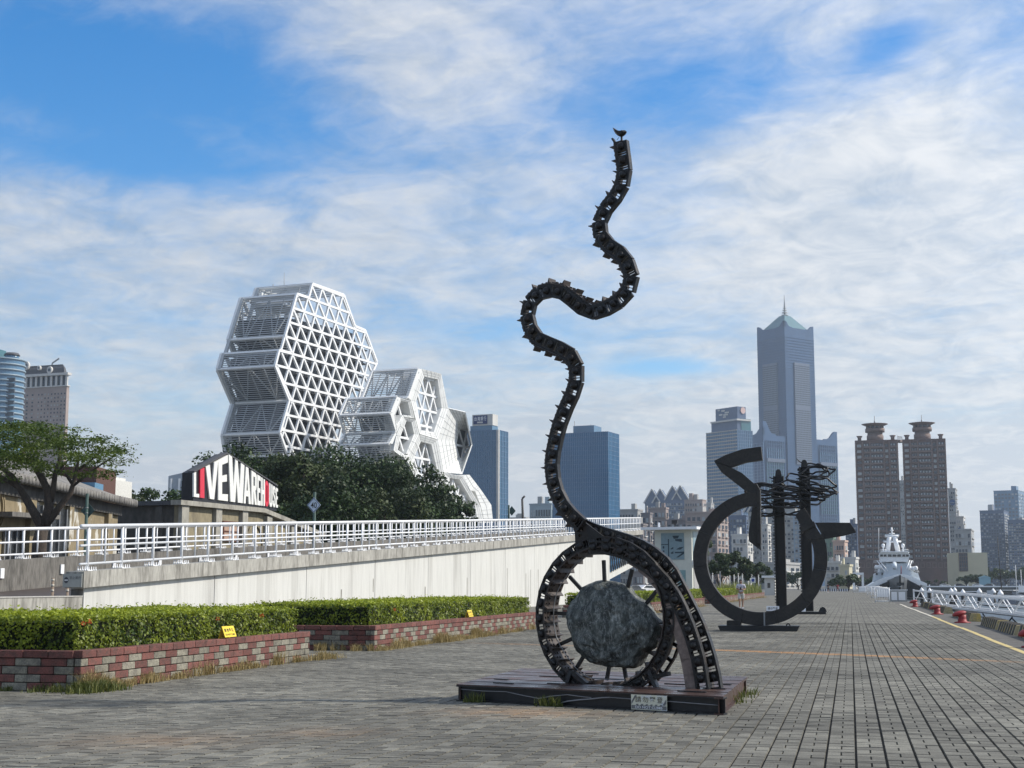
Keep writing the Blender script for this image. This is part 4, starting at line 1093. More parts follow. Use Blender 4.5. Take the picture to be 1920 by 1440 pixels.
# stair with lattice screen under the bridge end
def under_stair():
    a, b_ = on_x(1140, 1088, -21.2), on_x(1192, 1060, -21.2)
    t = thing('stair_screen', (a.x, a.y, 0), 'white sloping stair beam with a dark lattice screen under the end of the ramp', 'stair')
    mb = MB(); mb.prism([(-21.2, a.y, a.z), (-21.2, b_.y, b_.z), (-21.2, b_.y, b_.z + 0.5), (-21.2, a.y, a.z + 0.5)], (-0.25, 0, 0)); mb.build('stringer', M_WALLW, t)
    n = 14; L_ = b_.y - a.y
    for k in range(n):
        y = a.y + L_*k/n; z = a.z + 0.5 + (b_.z - a.z)*k/n
        for s in (-1, 1):
            y2 = y + s*L_*1.6/n
            if not (a.y <= y2 <= b_.y): continue
            mb = MB(); mb.bar((-21.3, y, z), (-21.3, y2, zt(y2) - 0.6), 0.06, 0.06, (1, 0, 0)); mb.build('lattice_bar', M_DSTEEL, t)
under_stair()

# ------------------------------------------------------------------ old warehouses on the left
def frame_at(px, py, dist, phi):
    """corner position on the ground plus unit directions: r recedes to the right, l recedes to the left"""
    c = at(px, py, dist)
    r = camvec(math.sin(phi), math.cos(phi)); l = camvec(-math.cos(phi), math.sin(phi))
    return Vector((c.x, c.y, 0)), r, l, c.z
M_PLAST = mat('peeling_tan_plaster', (0.235, 0.19, 0.115), 0.92, 0, 0.2, 0.55, (0.52, 0.50, 0.44), 0.56, 0.60, (1, 1, 0.6), bump=0.2)
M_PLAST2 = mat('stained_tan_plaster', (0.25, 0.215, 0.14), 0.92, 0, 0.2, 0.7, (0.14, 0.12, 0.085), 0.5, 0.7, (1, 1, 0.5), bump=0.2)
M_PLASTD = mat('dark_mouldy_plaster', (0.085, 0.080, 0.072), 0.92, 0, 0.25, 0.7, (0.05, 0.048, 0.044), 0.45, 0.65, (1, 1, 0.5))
M_PILAST = mat('grey_pilaster', (0.33, 0.315, 0.27), 0.9, 0, 0.2, 1.0, (0.17, 0.16, 0.14), 0.5, 0.7, (1, 1, 0.4))
M_TILE = mat('weathered_roof_tile', (0.20, 0.19, 0.175), 0.9, 0, 0.25, 1.0, (0.09, 0.085, 0.08), 0.5, 0.7)
def live_warehouse():
    phi = R(19.5)
    C, r, l, ztop = frame_at(335, 947, 103, phi)
    H_ = ztop; Ln, Wd = 21.5, 15.0
    up = Vector((0, 0, 1)); nr = Vector((r.y, -r.x, 0))       # outward normal of the right (lit) face
    t = thing('warehouse', C, 'old tan plastered warehouse with pilasters carrying the LIVE WAREHOUSE sign', 'warehouse')
    def roof_z(s):     # coping line of the lit face: level, then falling
        return H_ if s < 11.5 else H_ - (s - 11.5) * 0.16
    top = [C + r*s + up*roof_z(s) for s in (0, 11.5, Ln)]
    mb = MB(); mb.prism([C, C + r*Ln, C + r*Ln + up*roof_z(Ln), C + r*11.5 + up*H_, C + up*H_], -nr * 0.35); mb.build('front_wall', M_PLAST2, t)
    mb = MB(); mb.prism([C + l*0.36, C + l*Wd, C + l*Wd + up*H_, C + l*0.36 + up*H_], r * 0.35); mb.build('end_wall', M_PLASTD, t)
    rf = MB(); rf.prism([C + l*0.4 + r*0.4 + up*(H_-0.3), C + r*11.4 + l*0.4 + up*(H_-0.3), C + r*11.4 + l*Wd + up*(H_-0.3), C + l*Wd + r*0.4 + up*(H_-0.3)], up*0.2); rf.build('roof', M_DGREY, t)
    # coping
    for a, b_ in ((0, 11.5), (11.5, Ln)):
        mb = MB(); za, zb_ = roof_z(a), roof_z(b_)
        A, B = C + r*(a - (0.4 if a == 0 else 0)) + up*za, C + r*(b_ + (0.5 if b_ == Ln else 0)) + up*zb_
        mb.prism([A + nr*0.45, B + nr*0.45, B + nr*0.45 + up*0.34, A + nr*0.45 + up*0.34], -nr*0.85); mb.build('coping', M_PILAST, t)
    mb = MB(); A = C + l*Wd + up*H_; B = C + l*0.45 + up*H_
    no = Vector((-l.y, l.x, 0)) * 1.0
    no = no if no.dot(-r) > 0 else -no
    mb.prism([A + no*0.4, B + no*0.4, B + no*0.4 + up*0.3, A + no*0.4 + up*0.3], -no*0.75); mb.build('coping', M_DGREY, t)
    # pilasters
    for s, w in ((0.45, 0.9), (5.0, 0.8), (8.8, 0.8), (12.6, 0.8), (16.6, 0.8), (20.8, 0.8)):
        mb = MB(); z1 = roof_z(s + w/2) - 0.02
        mb.prism([C + r*(s-w/2) + nr*0.002, C + r*(s+w/2) + nr*0.002, C + r*(s+w/2) + nr*0.3, C + r*(s-w/2) + nr*0.3], up * z1); mb.build('pilaster', M_PILAST, t)
    for s in (1.2, 9.0, 14.4):
        mb = MB(); q = C + l*s + no*0.002
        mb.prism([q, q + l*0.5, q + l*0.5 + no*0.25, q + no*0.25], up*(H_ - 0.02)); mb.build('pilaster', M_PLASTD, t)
    # arched panel, window and vent
    arc = [(math.cos(a), math.sin(a)) for a in [math.pi*k/12 for k in range(13)]]
    for s in (10.7,):
        o_ = [C + r*(s + 1.3*x) + up*(4.6 + 1.5*y) + nr*0.002 for x, y in arc] + [C + r*(s - 1.3) + up*2.0 + nr*0.002, C + r*(s + 1.3) + up*2.0 + nr*0.002]
        i_ = [C + r*(s + 1.12*x) + up*(4.6 + 1.3*y) + nr*0.002 for x, y in arc] + [C + r*(s - 1.12) + up*2.2 + nr*0.002, C + r*(s + 1.12) + up*2.2 + nr*0.002]
        mb = MB(); mb.ring(o_, i_, nr*0.12); mb.build('arch_moulding', M_PLAST2, t)
    w_ = thing_part_window(t, C + r*5.9 + up*4.6 + nr*0.02, r, up, nr, 2.3, 1.5)
    for s in (1.6, 6.0, 10.0, 14.0, 17.8):
        mb = MB(); mb.obox(C + r*(s + 1.6) + up*1.6 + nr*0.02, r*1.0, up*1.4, nr*0.03); mb.build('shutter_door', mat('blue_grey_door', (0.06, 0.065, 0.075), 0.6), t)
    q = C + l*4.9 + up*5.1 + no*0.3
    mb = MB(); mb.prism([q, q + l*1.6, q + l*1.6 + up*0.9, q + up*0.9], no*0.55); mb.build('vent_hood', M_GREY, t)
    # ---- sign on the roof
    sg = thing('roof_sign', C + up*H_, 'black gable-shaped roof sign with white and red letters LIVE WAREHOUSE', 'sign')
    # geometry taken from the photograph on the plane of the lit face, set back a little
    nn = nr; P_ = C - nr*0.3 + r*0.5
    def W_(x, y): return on_plane(x, y, P_, nn)
    bl, ap, brt, bot_l, bot_r = W_(362, 886), W_(424, 851), W_(519, 912), W_(362, 944), W_(519, 958)
    mb = MB(); mb.prism([bot_l, bot_r, brt, ap, bl], -nn*0.9); mb.build('panel', M_BLACKSIGN, sg)
    mb = MB(); d = -nn*0.9
    # stepped dark return on the left and the gable top
    Lv = l * 0.5
    mb.prism([bot_l + d*0.02 - r*0.02, bot_l + Lv, bot_l + Lv + up*(bl.z - bot_l.z - 0.6), bl - r*0.02 - up*0.1], -nn*0.5 ); mb.build('side_return', M_BLACKSIGN, sg)
    mb = MB(); mb.prism([bl + nn*0.1, ap + nn*0.1, ap + nn*0.1 + up*0.12 , bl + nn*0.1 + up*0.12], -nn*0.55); mb.build('gable_cap', M_DGREY, sg)
    mb = MB(); mb.prism([ap + nn*0.1, brt + nn*0.1, brt + nn*0.1 + up*0.1, ap + nn*0.1 + up*0.12], -nn*0.55); mb.build('gable_cap', M_DGREY, sg)
    for k in range(4):
        s = 0.8 + k*3.6; mb = MB(); a = bot_l + r*s - nn*0.4; mb.bar((a.x, a.y, H_ - 0.1), (a.x, a.y, bot_l.z + 0.05), 0.15, 0.15); mb.build('stand_off', M_DSTEEL, sg)
    # letters: pixel extents of each letter's left/right edges at the base, slanted tops follow the gable
    Z = lambda x, y: (300 + x/6.0, 820 + y/6.0)
    def topy(x): return 190 + (750 - x) * 0.535 if x < 750 else 183 + (x - 755) * 0.697
    def boty(x): return 668 + (x - 360) * 0.130
    def gable(xz): return topy(xz)
    LET = [('L', 365, 425, 0), ('I', 432, 488, 1), ('V', 500, 640, 0), ('E', 640, 748, 0), ('W', 757, 935, 0), ('A', 926, 1006, 0), ('R', 1014, 1074, 0), ('E', 1080, 1117, 0), ('H', 1124, 1165, 0), ('O', 1167, 1208, 1), ('U', 1215, 1250, 0), ('S', 1255, 1284, 0), ('E', 1290, 1312, 0)]
    q3 = lambda u, v: None
    def stroke(name):
        """letter outlines on the unit square as lists of non-overlapping convex pieces"""
        t_ = 0.30
        S_ = {
            'L': [[(0, 0), (1, 0), (1, .13), (0, .13)], [(0, .13), (.42, .13), (.42, 1), (0, 1)]],
            'I': [[(0.08, 0), (.92, 0), (.92, 1), (0.08, 1)]],
            'V': [[(0, 1), (.32, 1), (.5, .28), (.5, 0), (.33, 0)], [(.5, 0), (.67, 0), (1, 1), (.68, 1), (.5, .28)]],
            'E': [[(0, 0), (.4, 0), (.4, 1), (0, 1)], [(.4, 0), (1, 0), (1, .15), (.4, .15)], [(.4, .43), (.9, .43), (.9, .58), (.4, .58)], [(.4, .84), (1, .84), (1, 1), (.4, 1)]],
            'W': [[(0, 1), (.22, 1), (.30, .35), (.30, 0), (.12, 0)], [(.30, 0), (.41, 0), (.5, .5), (.5, .98), (.43, 1), (.30, .35)], [(.5, .5), (.59, 0), (.70, 0), (.70, .35), (.57, 1), (.5, .98)], [(.70, 0), (.88, 0), (1, 1), (.78, 1), (.70, .35)]],
            'A': [[(0, 0), (.27, 0), (.5, .72), (.5, 1), (.33, 1)], [(.5, 1), (.5, .72), (.73, 0), (1, 0), (.67, 1)], [(.34, .2), (.66, .2), (.61, .36), (.39, .36)]],
            'R': [[(0, 0), (.36, 0), (.36, 1), (0, 1)], [(.36, .86), (.75, .86), (.98, .93), (.8, 1), (.36, 1)], [(.68, .58), (.98, .6), (.98, .93), (.68, .86)], [(.36, .44), (.85, .46), (.98, .6), (.68, .58), (.36, .58)], [(.36, .44), (.66, 0), (1, 0), (.72, .455)]],
            'H': [[(0, 0), (.36, 0), (.36, 1), (0, 1)], [(.64, 0), (1, 0), (1, 1), (.64, 1)], [(.36, .42), (.64, .42), (.64, .58), (.36, .58)]],
            'O': [[(0, .15), (.34, .2), (.34, .8), (0, .85)], [(.66, .2), (1, .15), (1, .85), (.66, .8)], [(0, .15), (.3, 0), (.7, 0), (1, .15), (.66, .2), (.5, .14), (.34, .2)], [(0, .85), (.34, .8), (.5, .86), (.66, .8), (1, .85), (.7, 1), (.3, 1)]],
            'U': [[(0, .15), (.34, .2), (.34, 1), (0, 1)], [(.66, .2), (1, .15), (1, 1), (.66, 1)], [(0, .15), (.3, 0), (.7, 0), (1, .15), (.66, .2), (.5, .14), (.34, .2)]],
            'S': [[(0, .12), (.3, 0), (.7, 0), (1, .13), (.66, .19), (.5, .13), (.34, .18)], [(.66, .19), (1, .13), (1, .42), (.66, .38)], [(0, .62), (.66, .38), (1, .42), (.36, .68)], [(0, .62), (.36, .68), (.36, .82), (0, .87)], [(0, .87), (.36, .82), (.5, .87), (.66, .81), (1, .87), (.7, 1), (.3, 1)], [(0, .12), (.34, .18), (.34, .3), (0, .3)], [(.66, .7), (1, .7), (1, .87), (.66, .81)]],
        }
        return S_[name]
    mw, mr_ = mat('white_sign_letter', (0.74, 0.74, 0.70), 0.5, 0, 0.05, 0.8), mat('red_sign_letter', (0.62, 0.03, 0.06), 0.45, 0, 0.05, 0.8)
    for ch, xa, xb, red in LET:
        mb = MB()
        for piece in stroke(ch):
            pts = []
            for u, v in piece:
                x = xa + (xb - xa)*u; yb_, yt = boty(x), topy(x) + 8
                pts.append(W_(*Z(x, yb_ + (yt - yb_)*v)) + nn*0.003)
            mb.prism(pts, nn*0.12)
        mb.build('letter', mr_ if red else mw, sg)
M_BLACKSIGN = mat('black_sign_sheet', (0.012, 0.012, 0.016), 0.5, 0, 0.1, 1)
def thing_part_window(parent, o, r, up, nr, w, h, name='window'):
    mb = MB(); fr = 0.14
    O = [o, o + r*w, o + r*w + up*h, o + up*h]; I = [o + r*fr + up*fr, o + r*(w-fr) + up*fr, o + r*(w-fr) + up*(h-fr), o + r*fr + up*(h-fr)]
    mb.ring(O, I, nr*0.12); wf = mb.build(name, mat('brown_window_frame', (0.10, 0.035, 0.02), 0.7), parent)
    mb = MB(); mb.prism(I, nr*0.03); mb.build('pane', mat('pinkish_board', (0.40, 0.27, 0.20), 0.7), wf)
    mb = MB(); mb.obox(o + r*(w/2) + up*(h*0.5) + nr*0.06, r*(w/2 - fr), up*0.04, nr*0.03); mb.build('glazing_bar', mat('brown_window_frame', (0, 0, 0)), wf)
    return wf
live_warehouse()

def left_warehouse():
    """low plastered warehouse at the left edge with tiled eaves"""
    A = at(-60, 884, 66); B = at(222, 938, 92)
    zE = 6.4
    A = Vector((A.x, A.y, 0)); B = Vector((B.x, B.y, 0)); r = (B - A).normalized(); Ln = (B - A).length
    nr = Vector((r.y, -r.x, 0)); up = Vector((0, 0, 1))
    t = thing('warehouse', A, 'old warehouse at the left edge with peeling tan plaster and tiled eaves, behind the tree', 'warehouse')
    mb = MB(); mb.prism([A, B, B + up*zE, A + up*zE], -nr*0.4); mb.build('front_wall', M_PLAST, t)
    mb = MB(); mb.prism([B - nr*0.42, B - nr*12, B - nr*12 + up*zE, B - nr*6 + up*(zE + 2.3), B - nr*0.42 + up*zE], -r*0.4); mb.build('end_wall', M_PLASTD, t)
    # roof: slope back from the eave
    ridge = 2.4
    E0, E1 = A - r*1 + nr*0.9 + up*(zE - 0.05), B + r*0.9 + nr*0.9 + up*(zE - 0.05)
    R0, R1 = A - r*1 - nr*6 + up*(zE + ridge), B + r*0.9 - nr*6 + up*(zE + ridge)
    mb = MB(); mb.prism([E0, E1, R1, R0], up*0.22); mb.build('roof', M_TILE, t)
    mb = MB(); B0, B1 = R0 - nr*6 - up*ridge, R1 - nr*6 - up*ridge; mb.prism([R0, R1, B1, B0], up*0.2); mb.build('roof', M_TILE, t)
    # scalloped tile ends along the eave
    n = int(Ln / 0.55); tm = MB(); tm.tube([(-0.3, 0, 0), (0.05, 0, 0.0)], 0.24, 8); me = tm.mesh('eave_tile', [M_TILE])
    ang = math.atan2(nr.y, nr.x)
    for k in range(n + 3):
        q = E0.lerp(E1, k/(n + 2)) + up*0.16
        inst('eave_tile', me, Matrix.Translation(q) @ Matrix.Rotation(ang, 4, 'Z'), t)
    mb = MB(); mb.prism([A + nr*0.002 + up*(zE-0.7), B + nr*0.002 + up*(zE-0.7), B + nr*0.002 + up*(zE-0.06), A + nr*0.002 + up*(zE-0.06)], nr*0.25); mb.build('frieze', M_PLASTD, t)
    for px, w in ((-20, .9), (52, .9), (125, .8), (198, .8)):
        d = on_plane(px, 1000, A, nr); s = (d - A).dot(r)
        q = A + r*s; mb = MB(); mb.prism([q - r*w/2 + nr*0.004, q + r*w/2 + nr*0.004, q + r*w/2 + nr*0.26, q - r*w/2 + nr*0.26], up*(zE - 0.72)); mb.build('pilaster', M_PLAST, t)
    # round relief at the far left
    d = on_plane(-8, 952, A, nr)
    mb = MB()
    for R_ in (1.1, 0.85):
        o_ = [d + (r*math.cos(a) + up*math.sin(a))*R_ + nr*0.003 for a in [2*math.pi*k/32 for k in range(32)]]
        i_ = [d + (r*math.cos(a) + up*math.sin(a))*(R_-0.12) + nr*0.003 for a in [2*math.pi*k/32 for k in range(32)]]
        mb.ring(o_, i_, nr*0.1)
    mb.build('round_relief', M_PLAST, t)
    # canopy, doors
    d0, d1 = on_plane(-30, 968, A, nr), on_plane(66, 974, A, nr)
    mb = MB(); mb.prism([d0, d1, d1 + up*0.22, d0 + up*0.22], nr*1.3); mb.build('canopy', M_CONC_D, t)
    for pa, pb, py in ((61, 122, 945), (5, 48, 990)):
        a, b_ = on_plane(pa, py, A, nr), on_plane(pb, py, A, nr)
        mb = MB(); mb.prism([Vector((a.x, a.y, 0)) + nr*0.01, Vector((b_.x, b_.y, 0)) + nr*0.01, Vector((b_.x, b_.y, a.z)) + nr*0.01, Vector((a.x, a.y, a.z)) + nr*0.01], nr*0.05); dr = mb.build('door', mat('dark_door_glass', (0.02, 0.022, 0.024), 0.25), t)
        w = (b_ - a).length
        for f in (0.0, 0.24, 0.5, 0.76, 1.0):
            q = a.lerp(b_, f); mb = MB(); mb.bar((q.x + nr.x*0.1, q.y + nr.y*0.1, 0), (q.x + nr.x*0.1, q.y + nr.y*0.1, a.z), 0.12, 0.08); mb.build('door_frame', M_GREY, dr)
    # brick chimney block and tank on the roof
    c = at(165, 905, 97); mb = MB(); mb.obox((c.x, c.y, zE + 1.3), r*2.4, nr*1.2, up*1.3); mb.build('brick_upstand', mat('dark_red_brick', (0.10, 0.05, 0.04), 0.9, 0, 0.3, 3), t)
    c = at(168, 918, 94); mb = MB(); mb.obox((c.x, c.y, zE + 0.9), r*1.0, nr*0.6, up*0.55); mb.build('blue_tank', mat('blue_tank', (0.10, 0.22, 0.34), 0.6), t)
left_warehouse()
wb = at(193, 935, 112)
mb = MB(); mb.box(wb.x-1.6, wb.x+1.6, wb.y-1.5, wb.y+1.5, 0, at(193, 902, 112).z); mb.box(wb.x-1.9, wb.x+1.0, wb.y-1.7, wb.y+1.6, at(193, 902, 112).z, at(193, 900, 112).z+0.2)
one('service_block', mb, mat('pale_plaster', (0.62, 0.62, 0.58), 0.8), 'small white service block beside the left warehouse roof', 'building')
# pale curved roof building far behind the left sign
c0 = at(316, 890, 220); c1 = at(368, 884, 220)
t = thing('annex_building', (c0.x, c0.y, 0), 'pale grey curved-roof building peeking out left of the roof sign', 'building')
mb = MB(); d = (c1 - c0); d.z = 0; n = 8; pr = []
base = Vector((c0.x, c0.y, 0)); b_ = camvec(0, 1)
pts = [base + d*(k/n)*1.6 + Vector((0, 0, c0.z - 0.2 + 1.0*math.sin(math.pi*0.5*k/n))) for k in range(n+1)] + [base + d*1.6, base]
mb.prism(pts, b_*15); mb.build('hall', mat('pale_grey_cladding', (0.33, 0.37, 0.41), 0.5, 0, 0.08, 0.3), t)
for k in range(5):
    q = base + d*(0.1 + 0.3*k); mb = MB(); mb.bar((q.x - b_.x*0.1, q.y - b_.y*0.1, c0.z - 3.5), (q.x - b_.x*0.1, q.y - b_.y*0.1, c0.z - 0.6), 0.3, 0.15); mb.build('fin', M_WHITE2, t)

# ------------------------------------------------------------------ big steel ring sculpture further down the promenade
def ring_sculpture():
    Y0, D = 46.3, 0.42
    z = 3.6
    def Q(x, y): return (1280 + x/z, 820 + y/z)
    def P(p, off=0.0): return on_y(p[0], p[1], Y0 + off)
    base = P((1427, 1182)); t = thing('ring_sculpture', (base.x, base.y, 0), 'huge dark steel open ring sculpture with angular hook and fin beyond the serpent', 'sculpture')
    dv = Vector((0, D, 0))
    cx, cy, ro, ri = 1425.5, 1047, 126, 101
    # ring welded from plate segments with small seams
    a0, a1, n = 91, 382, 9
    for k in range(n):
        A, B = a0 + (a1-a0)*k/n, a0 + (a1-a0)*(k+1)/n - 0.12
        m_ = 7; o_ = [R(A + (B-A)*i/m_) for i in range(m_+1)]
        pts = [(cx + ro*math.cos(a), cy - ro*math.sin(a)) for a in o_] + [(cx + ri*math.cos(a), cy - ri*math.sin(a)) for a in reversed(o_)]
        mb = MB(); mb.prism([P(p) for p in pts], dv); mb.build('ring_segment', M_DSTEEL, t, 0.004)
    def piece(name, pts, off=0.0, d=D, m=M_DSTEEL):
        mb = MB(); mb.prism([P(Q(*p), off) for p in pts], (0, d, 0)); mb.build(name, m, t, 0.004)
    piece('hook_arm', [(212, 158), (290, 118), (400, 80), (528, 62), (538, 150), (430, 165), (325, 199), (262, 178)])
    piece('hook_arm', [(211, 161), (325, 203), (400, 240), (480, 310), (522, 352), (524, 374), (440, 374), (262, 236)], 0.02)
    piece('hook_post', [(497, 310), (522, 352), (528, 720), (503, 720)], -0.02, D + 0.06)
    piece('hook_blade', [(470, 470), (498, 470), (530, 765), (448, 702), (443, 655)], 0.05, D - 0.12)
    piece('joint_plate', [(438, 375), (524, 376), (526, 466), (440, 462)], -0.006, D + 0.01)
    piece('end_block', [(758, 524), (822, 474), (948, 682), (846, 692)], -0.02, D + 0.05)
    piece('collar', [(786, 606), (886, 566), (898, 594), (802, 646)], -0.08, D + 0.16)
    piece('fin', [(893, 575), (1130, 576), (1172, 640), (1090, 664), (957, 686), (912, 610)], 0.08, D - 0.2)
    # foot: trough, block, strap, lug
    def gp(x, y, zz): q = on_z(x, y, zz); return q
    mb = MB(); l, r_ = P(Q(268, 1290)), P(Q(772, 1300)); mb.prism([(l.x - 0.05, Y0 - 0.25, 0.0), (r_.x, Y0 - 0.25, 0.0), (r_.x + 0.08, Y0 - 0.25, 0.16), (l.x - 0.12, Y0 - 0.25, 0.16)], (0, 1.0, 0)); mb.build('foot_trough', M_BLACK, t)
    piece('foot_block', [(297, 1237), (390, 1237), (390, 1274), (297, 1274)], -0.1, 0.5)
    piece('strap', [(545, 1182), (556, 1182), (558, 1312), (548, 1312)], -0.03, D + 0.06, M_GREY)
    lug = MB(); c = P(Q(712, 1272)); lug.lathe((0, 0, 0), [(0.08, -0.03), (0.08, 0.03)], 12); 
    mb = MB(); mb.ring([c + Vector((0.07*math.cos(a), 0, 0.08*math.sin(a))) for a in [2*math.pi*k/12 for k in range(12)]], [c + Vector((0.035*math.cos(a), 0, 0.04*math.sin(a))) for a in [2*math.pi*k/12 for k in range(12)]], (0, 0.06, 0)); mb.build('lifting_lug', M_BLACK, t)
ring_sculpture()

# ------------------------------------------------------------------ two steel piles wrapped with twisted bar
def pile(px, ytop, Y, name_label, seed, loops, side):
    rnd = random.Random(seed)
    c = on_y(px, 1150, Y); top = on_y(px, ytop, Y).z
    t = thing('pile_sculpture', (c.x, Y, 0), name_label, 'sculpture', 'steel pile sculptures')
    w = 0.26
    mb = MB()
    mb.box(c.x - w, c.x - w + 0.05, Y - 0.25, Y + 0.25, 0.14, top - 0.35); mb.build('flange', M_DSTEEL, t)
    mb = MB(); mb.box(c.x + w - 0.05, c.x + w, Y - 0.25, Y + 0.25, 0.14, top - 0.35); mb.build('flange', M_DSTEEL, t)
    mb = MB(); mb.box(c.x - w + 0.05, c.x + w - 0.05, Y - 0.03, Y + 0.03, 0.14, top - 0.36); mb.build('web', M_RUST, t)
    mb = MB(); mb.prism([(c.x - 0.16, Y - 0.06, top - 0.36), (c.x + 0.16, Y - 0.06, top - 0.36), (c.x + 0.13, Y - 0.06, top - 0.1), (c.x + 0.06, Y - 0.06, top), (c.x - 0.06, Y - 0.06, top), (c.x - 0.13, Y - 0.06, top - 0.1)], (0, 0.12, 0)); mb.build('head_plate', M_DSTEEL, t)
    rb = MB(); rb.box(-0.03, 0.03, -0.2, 0.2, 0, 0.05); me = rb.mesh('rib', [M_RUST])
    z = 0.5
    while z < top - 0.6: inst('rib', me, Matrix.Translation((c.x - w - 0.03, Y, z)), t); z += 0.145
    for k in range(loops):
        zc = top - 0.45 - 1.75 * rnd.random() ** 0.9; s = side if rnd.random() < 0.72 else -side
        rx, rz = rnd.uniform(0.45, 0.98), rnd.uniform(0.12, 0.30); tilt = rnd.uniform(-0.18, 0.18)
        cxx = c.x + s * rx * rnd.uniform(0.55, 0.95); ph = rnd.uniform(0, 6)
        dy = rnd.uniform(-0.35, 0.35); pts = []
        n = 34
        for i in range(n + 1):
            a = 2*math.pi*i/n
            jx, jz = 0.05*math.sin(5*a + ph) + 0.02*math.sin(9*a + 2*ph), 0.05*math.sin(3*a + 2*ph) + 0.02*math.sin(7*a + ph)
            x = rx*math.cos(a) + jx; zz = rz*math.sin(a) + jz
            pts.append((cxx + x, Y + dy + 0.25*math.sin(a + ph), zc + zz + tilt*x))
        mb = MB(); mb.tube(pts, 0.046, 6, caps=False); mb.build('twisted_bar', M_BLACK, t)
    for k in range(14):
        zc = top - 0.2 - 1.9*rnd.random(); a = rnd.uniform(0, 6.28)
        p0 = Vector((c.x, Y, zc)); d = Vector((math.cos(a)*0.5, math.sin(a)*0.3, rnd.uniform(-0.1, 0.25)))
        mb = MB(); mb.tube([p0 + d*0.2, p0 + d*0.7, p0 + d*0.95 + Vector((0, 0, 0.06))], [0.035, 0.03, 0.012], 6); mb.build('bar_spike', M_BLACK, t)
    mb = MB(); mb.box(c.x - 0.75, c.x + 0.85, Y - 0.6, Y + 0.5, 0.0, 0.12); mb.build('base_plate', M_BLACK, t)
    mb = MB(); mb.prism([(c.x + 0.5, Y - 0.35, 0.12), (c.x + 0.9, Y - 0.35, 0.12), (c.x + 0.82, Y - 0.35, 0.3), (c.x + 0.7, Y - 0.35, 0.36), (c.x + 0.58, Y - 0.35, 0.3)], (0, 0.06, 0)); mb.build('lifting_lug', M_BLACK, t)
    q = Vector((c.x - 0.72, Y - 0.64, 0.13)); u, v = Vector((1, 0, 0)), Vector((0, 0.35, 0.94)); nr = u.cross(v)
    mb = MB(); mb.prism([q, q + u*0.62, q + u*0.62 + v*0.25, q + v*0.25], -nr*0.02); sg = mb.build('notice', M_WHITE, t)
    mb = MB()
    put_text(mb, '請勿攀登', q - nr*0.0 + u*0.06 + v*0.06 + nr*0.006, u, v, 0.5, 0.13, 0, 0.01); mb.build('lettering', M_INK, sg)
pile(1466, 880, 75.4, 'left steel pile with a tangle of twisted bar loops near its top', 3, 17, -1)
pile(1515.5, 862, 73.8, 'right, taller steel pile with twisted bar loops, behind the open ring', 8, 17, 1)

# ------------------------------------------------------------------ trees
M_LEAF_D = leafmat('dark_evergreen_leaf', (0.008, 0.020, 0.006), (0.045, 0.082, 0.018), trans=0.12)
M_LEAF_M = leafmat('olive_leaf', (0.014, 0.028, 0.009), (0.072, 0.098, 0.028), trans=0.15)
M_LEAF_L = leafmat('fresh_tree_leaf', (0.018, 0.045, 0.008), (0.125, 0.175, 0.03), trans=0.3)
M_LEAF_F = leafmat('hazy_tree_leaf', (0.02, 0.04, 0.016), (0.07, 0.10, 0.04), trans=0.15)
def tree(px, top_y, dist, wpx, label, m, group, nclump=40, per=170, leaf=0.35, flat=0.65, base_frac=0.3, seed=0, depth=1.0, trunk_r=0.35, z0=0.0, lobes=None):
    rng = np.random.default_rng(seed)
    c = at(px, 1097, dist); top = at(px, top_y, dist).z; w = wpx / F_PX * dist / 2 * 1.08
    t = thing('tree', (c.x, c.y, z0), label, 'tree', group)
    zlo = z0 + (top - z0) * base_frac; hz = (top - zlo) / 2; zc = (top + zlo) / 2
    cen, rad = [], []
    rt = Vector((CA, SA, 0)); fw = Vector((-SA, CA, 0))
    while len(cen) < nclump:
        d = rng.normal(0, 1, 3); d /= np.linalg.norm(d)
        if d[2] < -0.55: continue
        k = rng.uniform(0.55, 1.0)
        r_ = rng.uniform(0.17, 0.33) * min(w, hz*1.6)
        k2 = max(0.0, 1 - r_ / max(w, 0.1))
        p = Vector((c.x, c.y, zc)) + rt*(d[0]*w*k*k2*1.45) + fw*(d[1]*w*depth*k*k2) + Vector((0, 0, d[2]*max(0.1, hz - r_*flat*0.9)*k))
        cen.append(tuple(p)); rad.append(r_)
    mb = MB(); tp = Vector((c.x, c.y, z0))
    br = [tp, tp + Vector((rng.normal(0, .15), rng.normal(0, .15), (zlo - z0)*0.6)), Vector((c.x, c.y, zlo + 0.3*hz)), Vector((c.x, c.y, zc + 0.5*hz))]
    mb.tube(br, [trunk_r, trunk_r*0.8, trunk_r*0.6, trunk_r*0.15], 8); mb.build('trunk', M_BARK, t)
    for k in range(min(9, nclump)):
        e = Vector(cen[k]); s = br[1].lerp(br[2], rng.random()); mid = s.lerp(e, 0.5) + Vector((0, 0, 0.12*hz))
        mb = MB(); mb.tube([s, mid, e], [trunk_r*0.4, trunk_r*0.25, trunk_r*0.08], 6); mb.build('limb', M_BARK, t)
    P, Nn, T = blob_points(cen, rad, [int(per * (r_ / np.mean(rad))**1.6) + 8 for r_ in rad], rng, flat, 0.35)
    T = 0.25 + 0.5*T
    leaves('crown', P, Nn, leaf, m, t, T, 0.6, 0.8, rng)
    return t
GB = 'dark trees in front of the lattice tower'
tree(455, 824, 165, 250, 'dense dark green tree behind the LIVE WAREHOUSE sign', M_LEAF_D, GB, 110, 260, 0.42, 0.7, 0.0, 21, 0.7, 0.6)
tree(545, 832, 158, 190, 'lighter green bushy tree right of the roof sign, above the 40 sign', M_LEAF_M, GB, 80, 240, 0.38, 0.75, 0.0, 22, 0.7, 0.5)
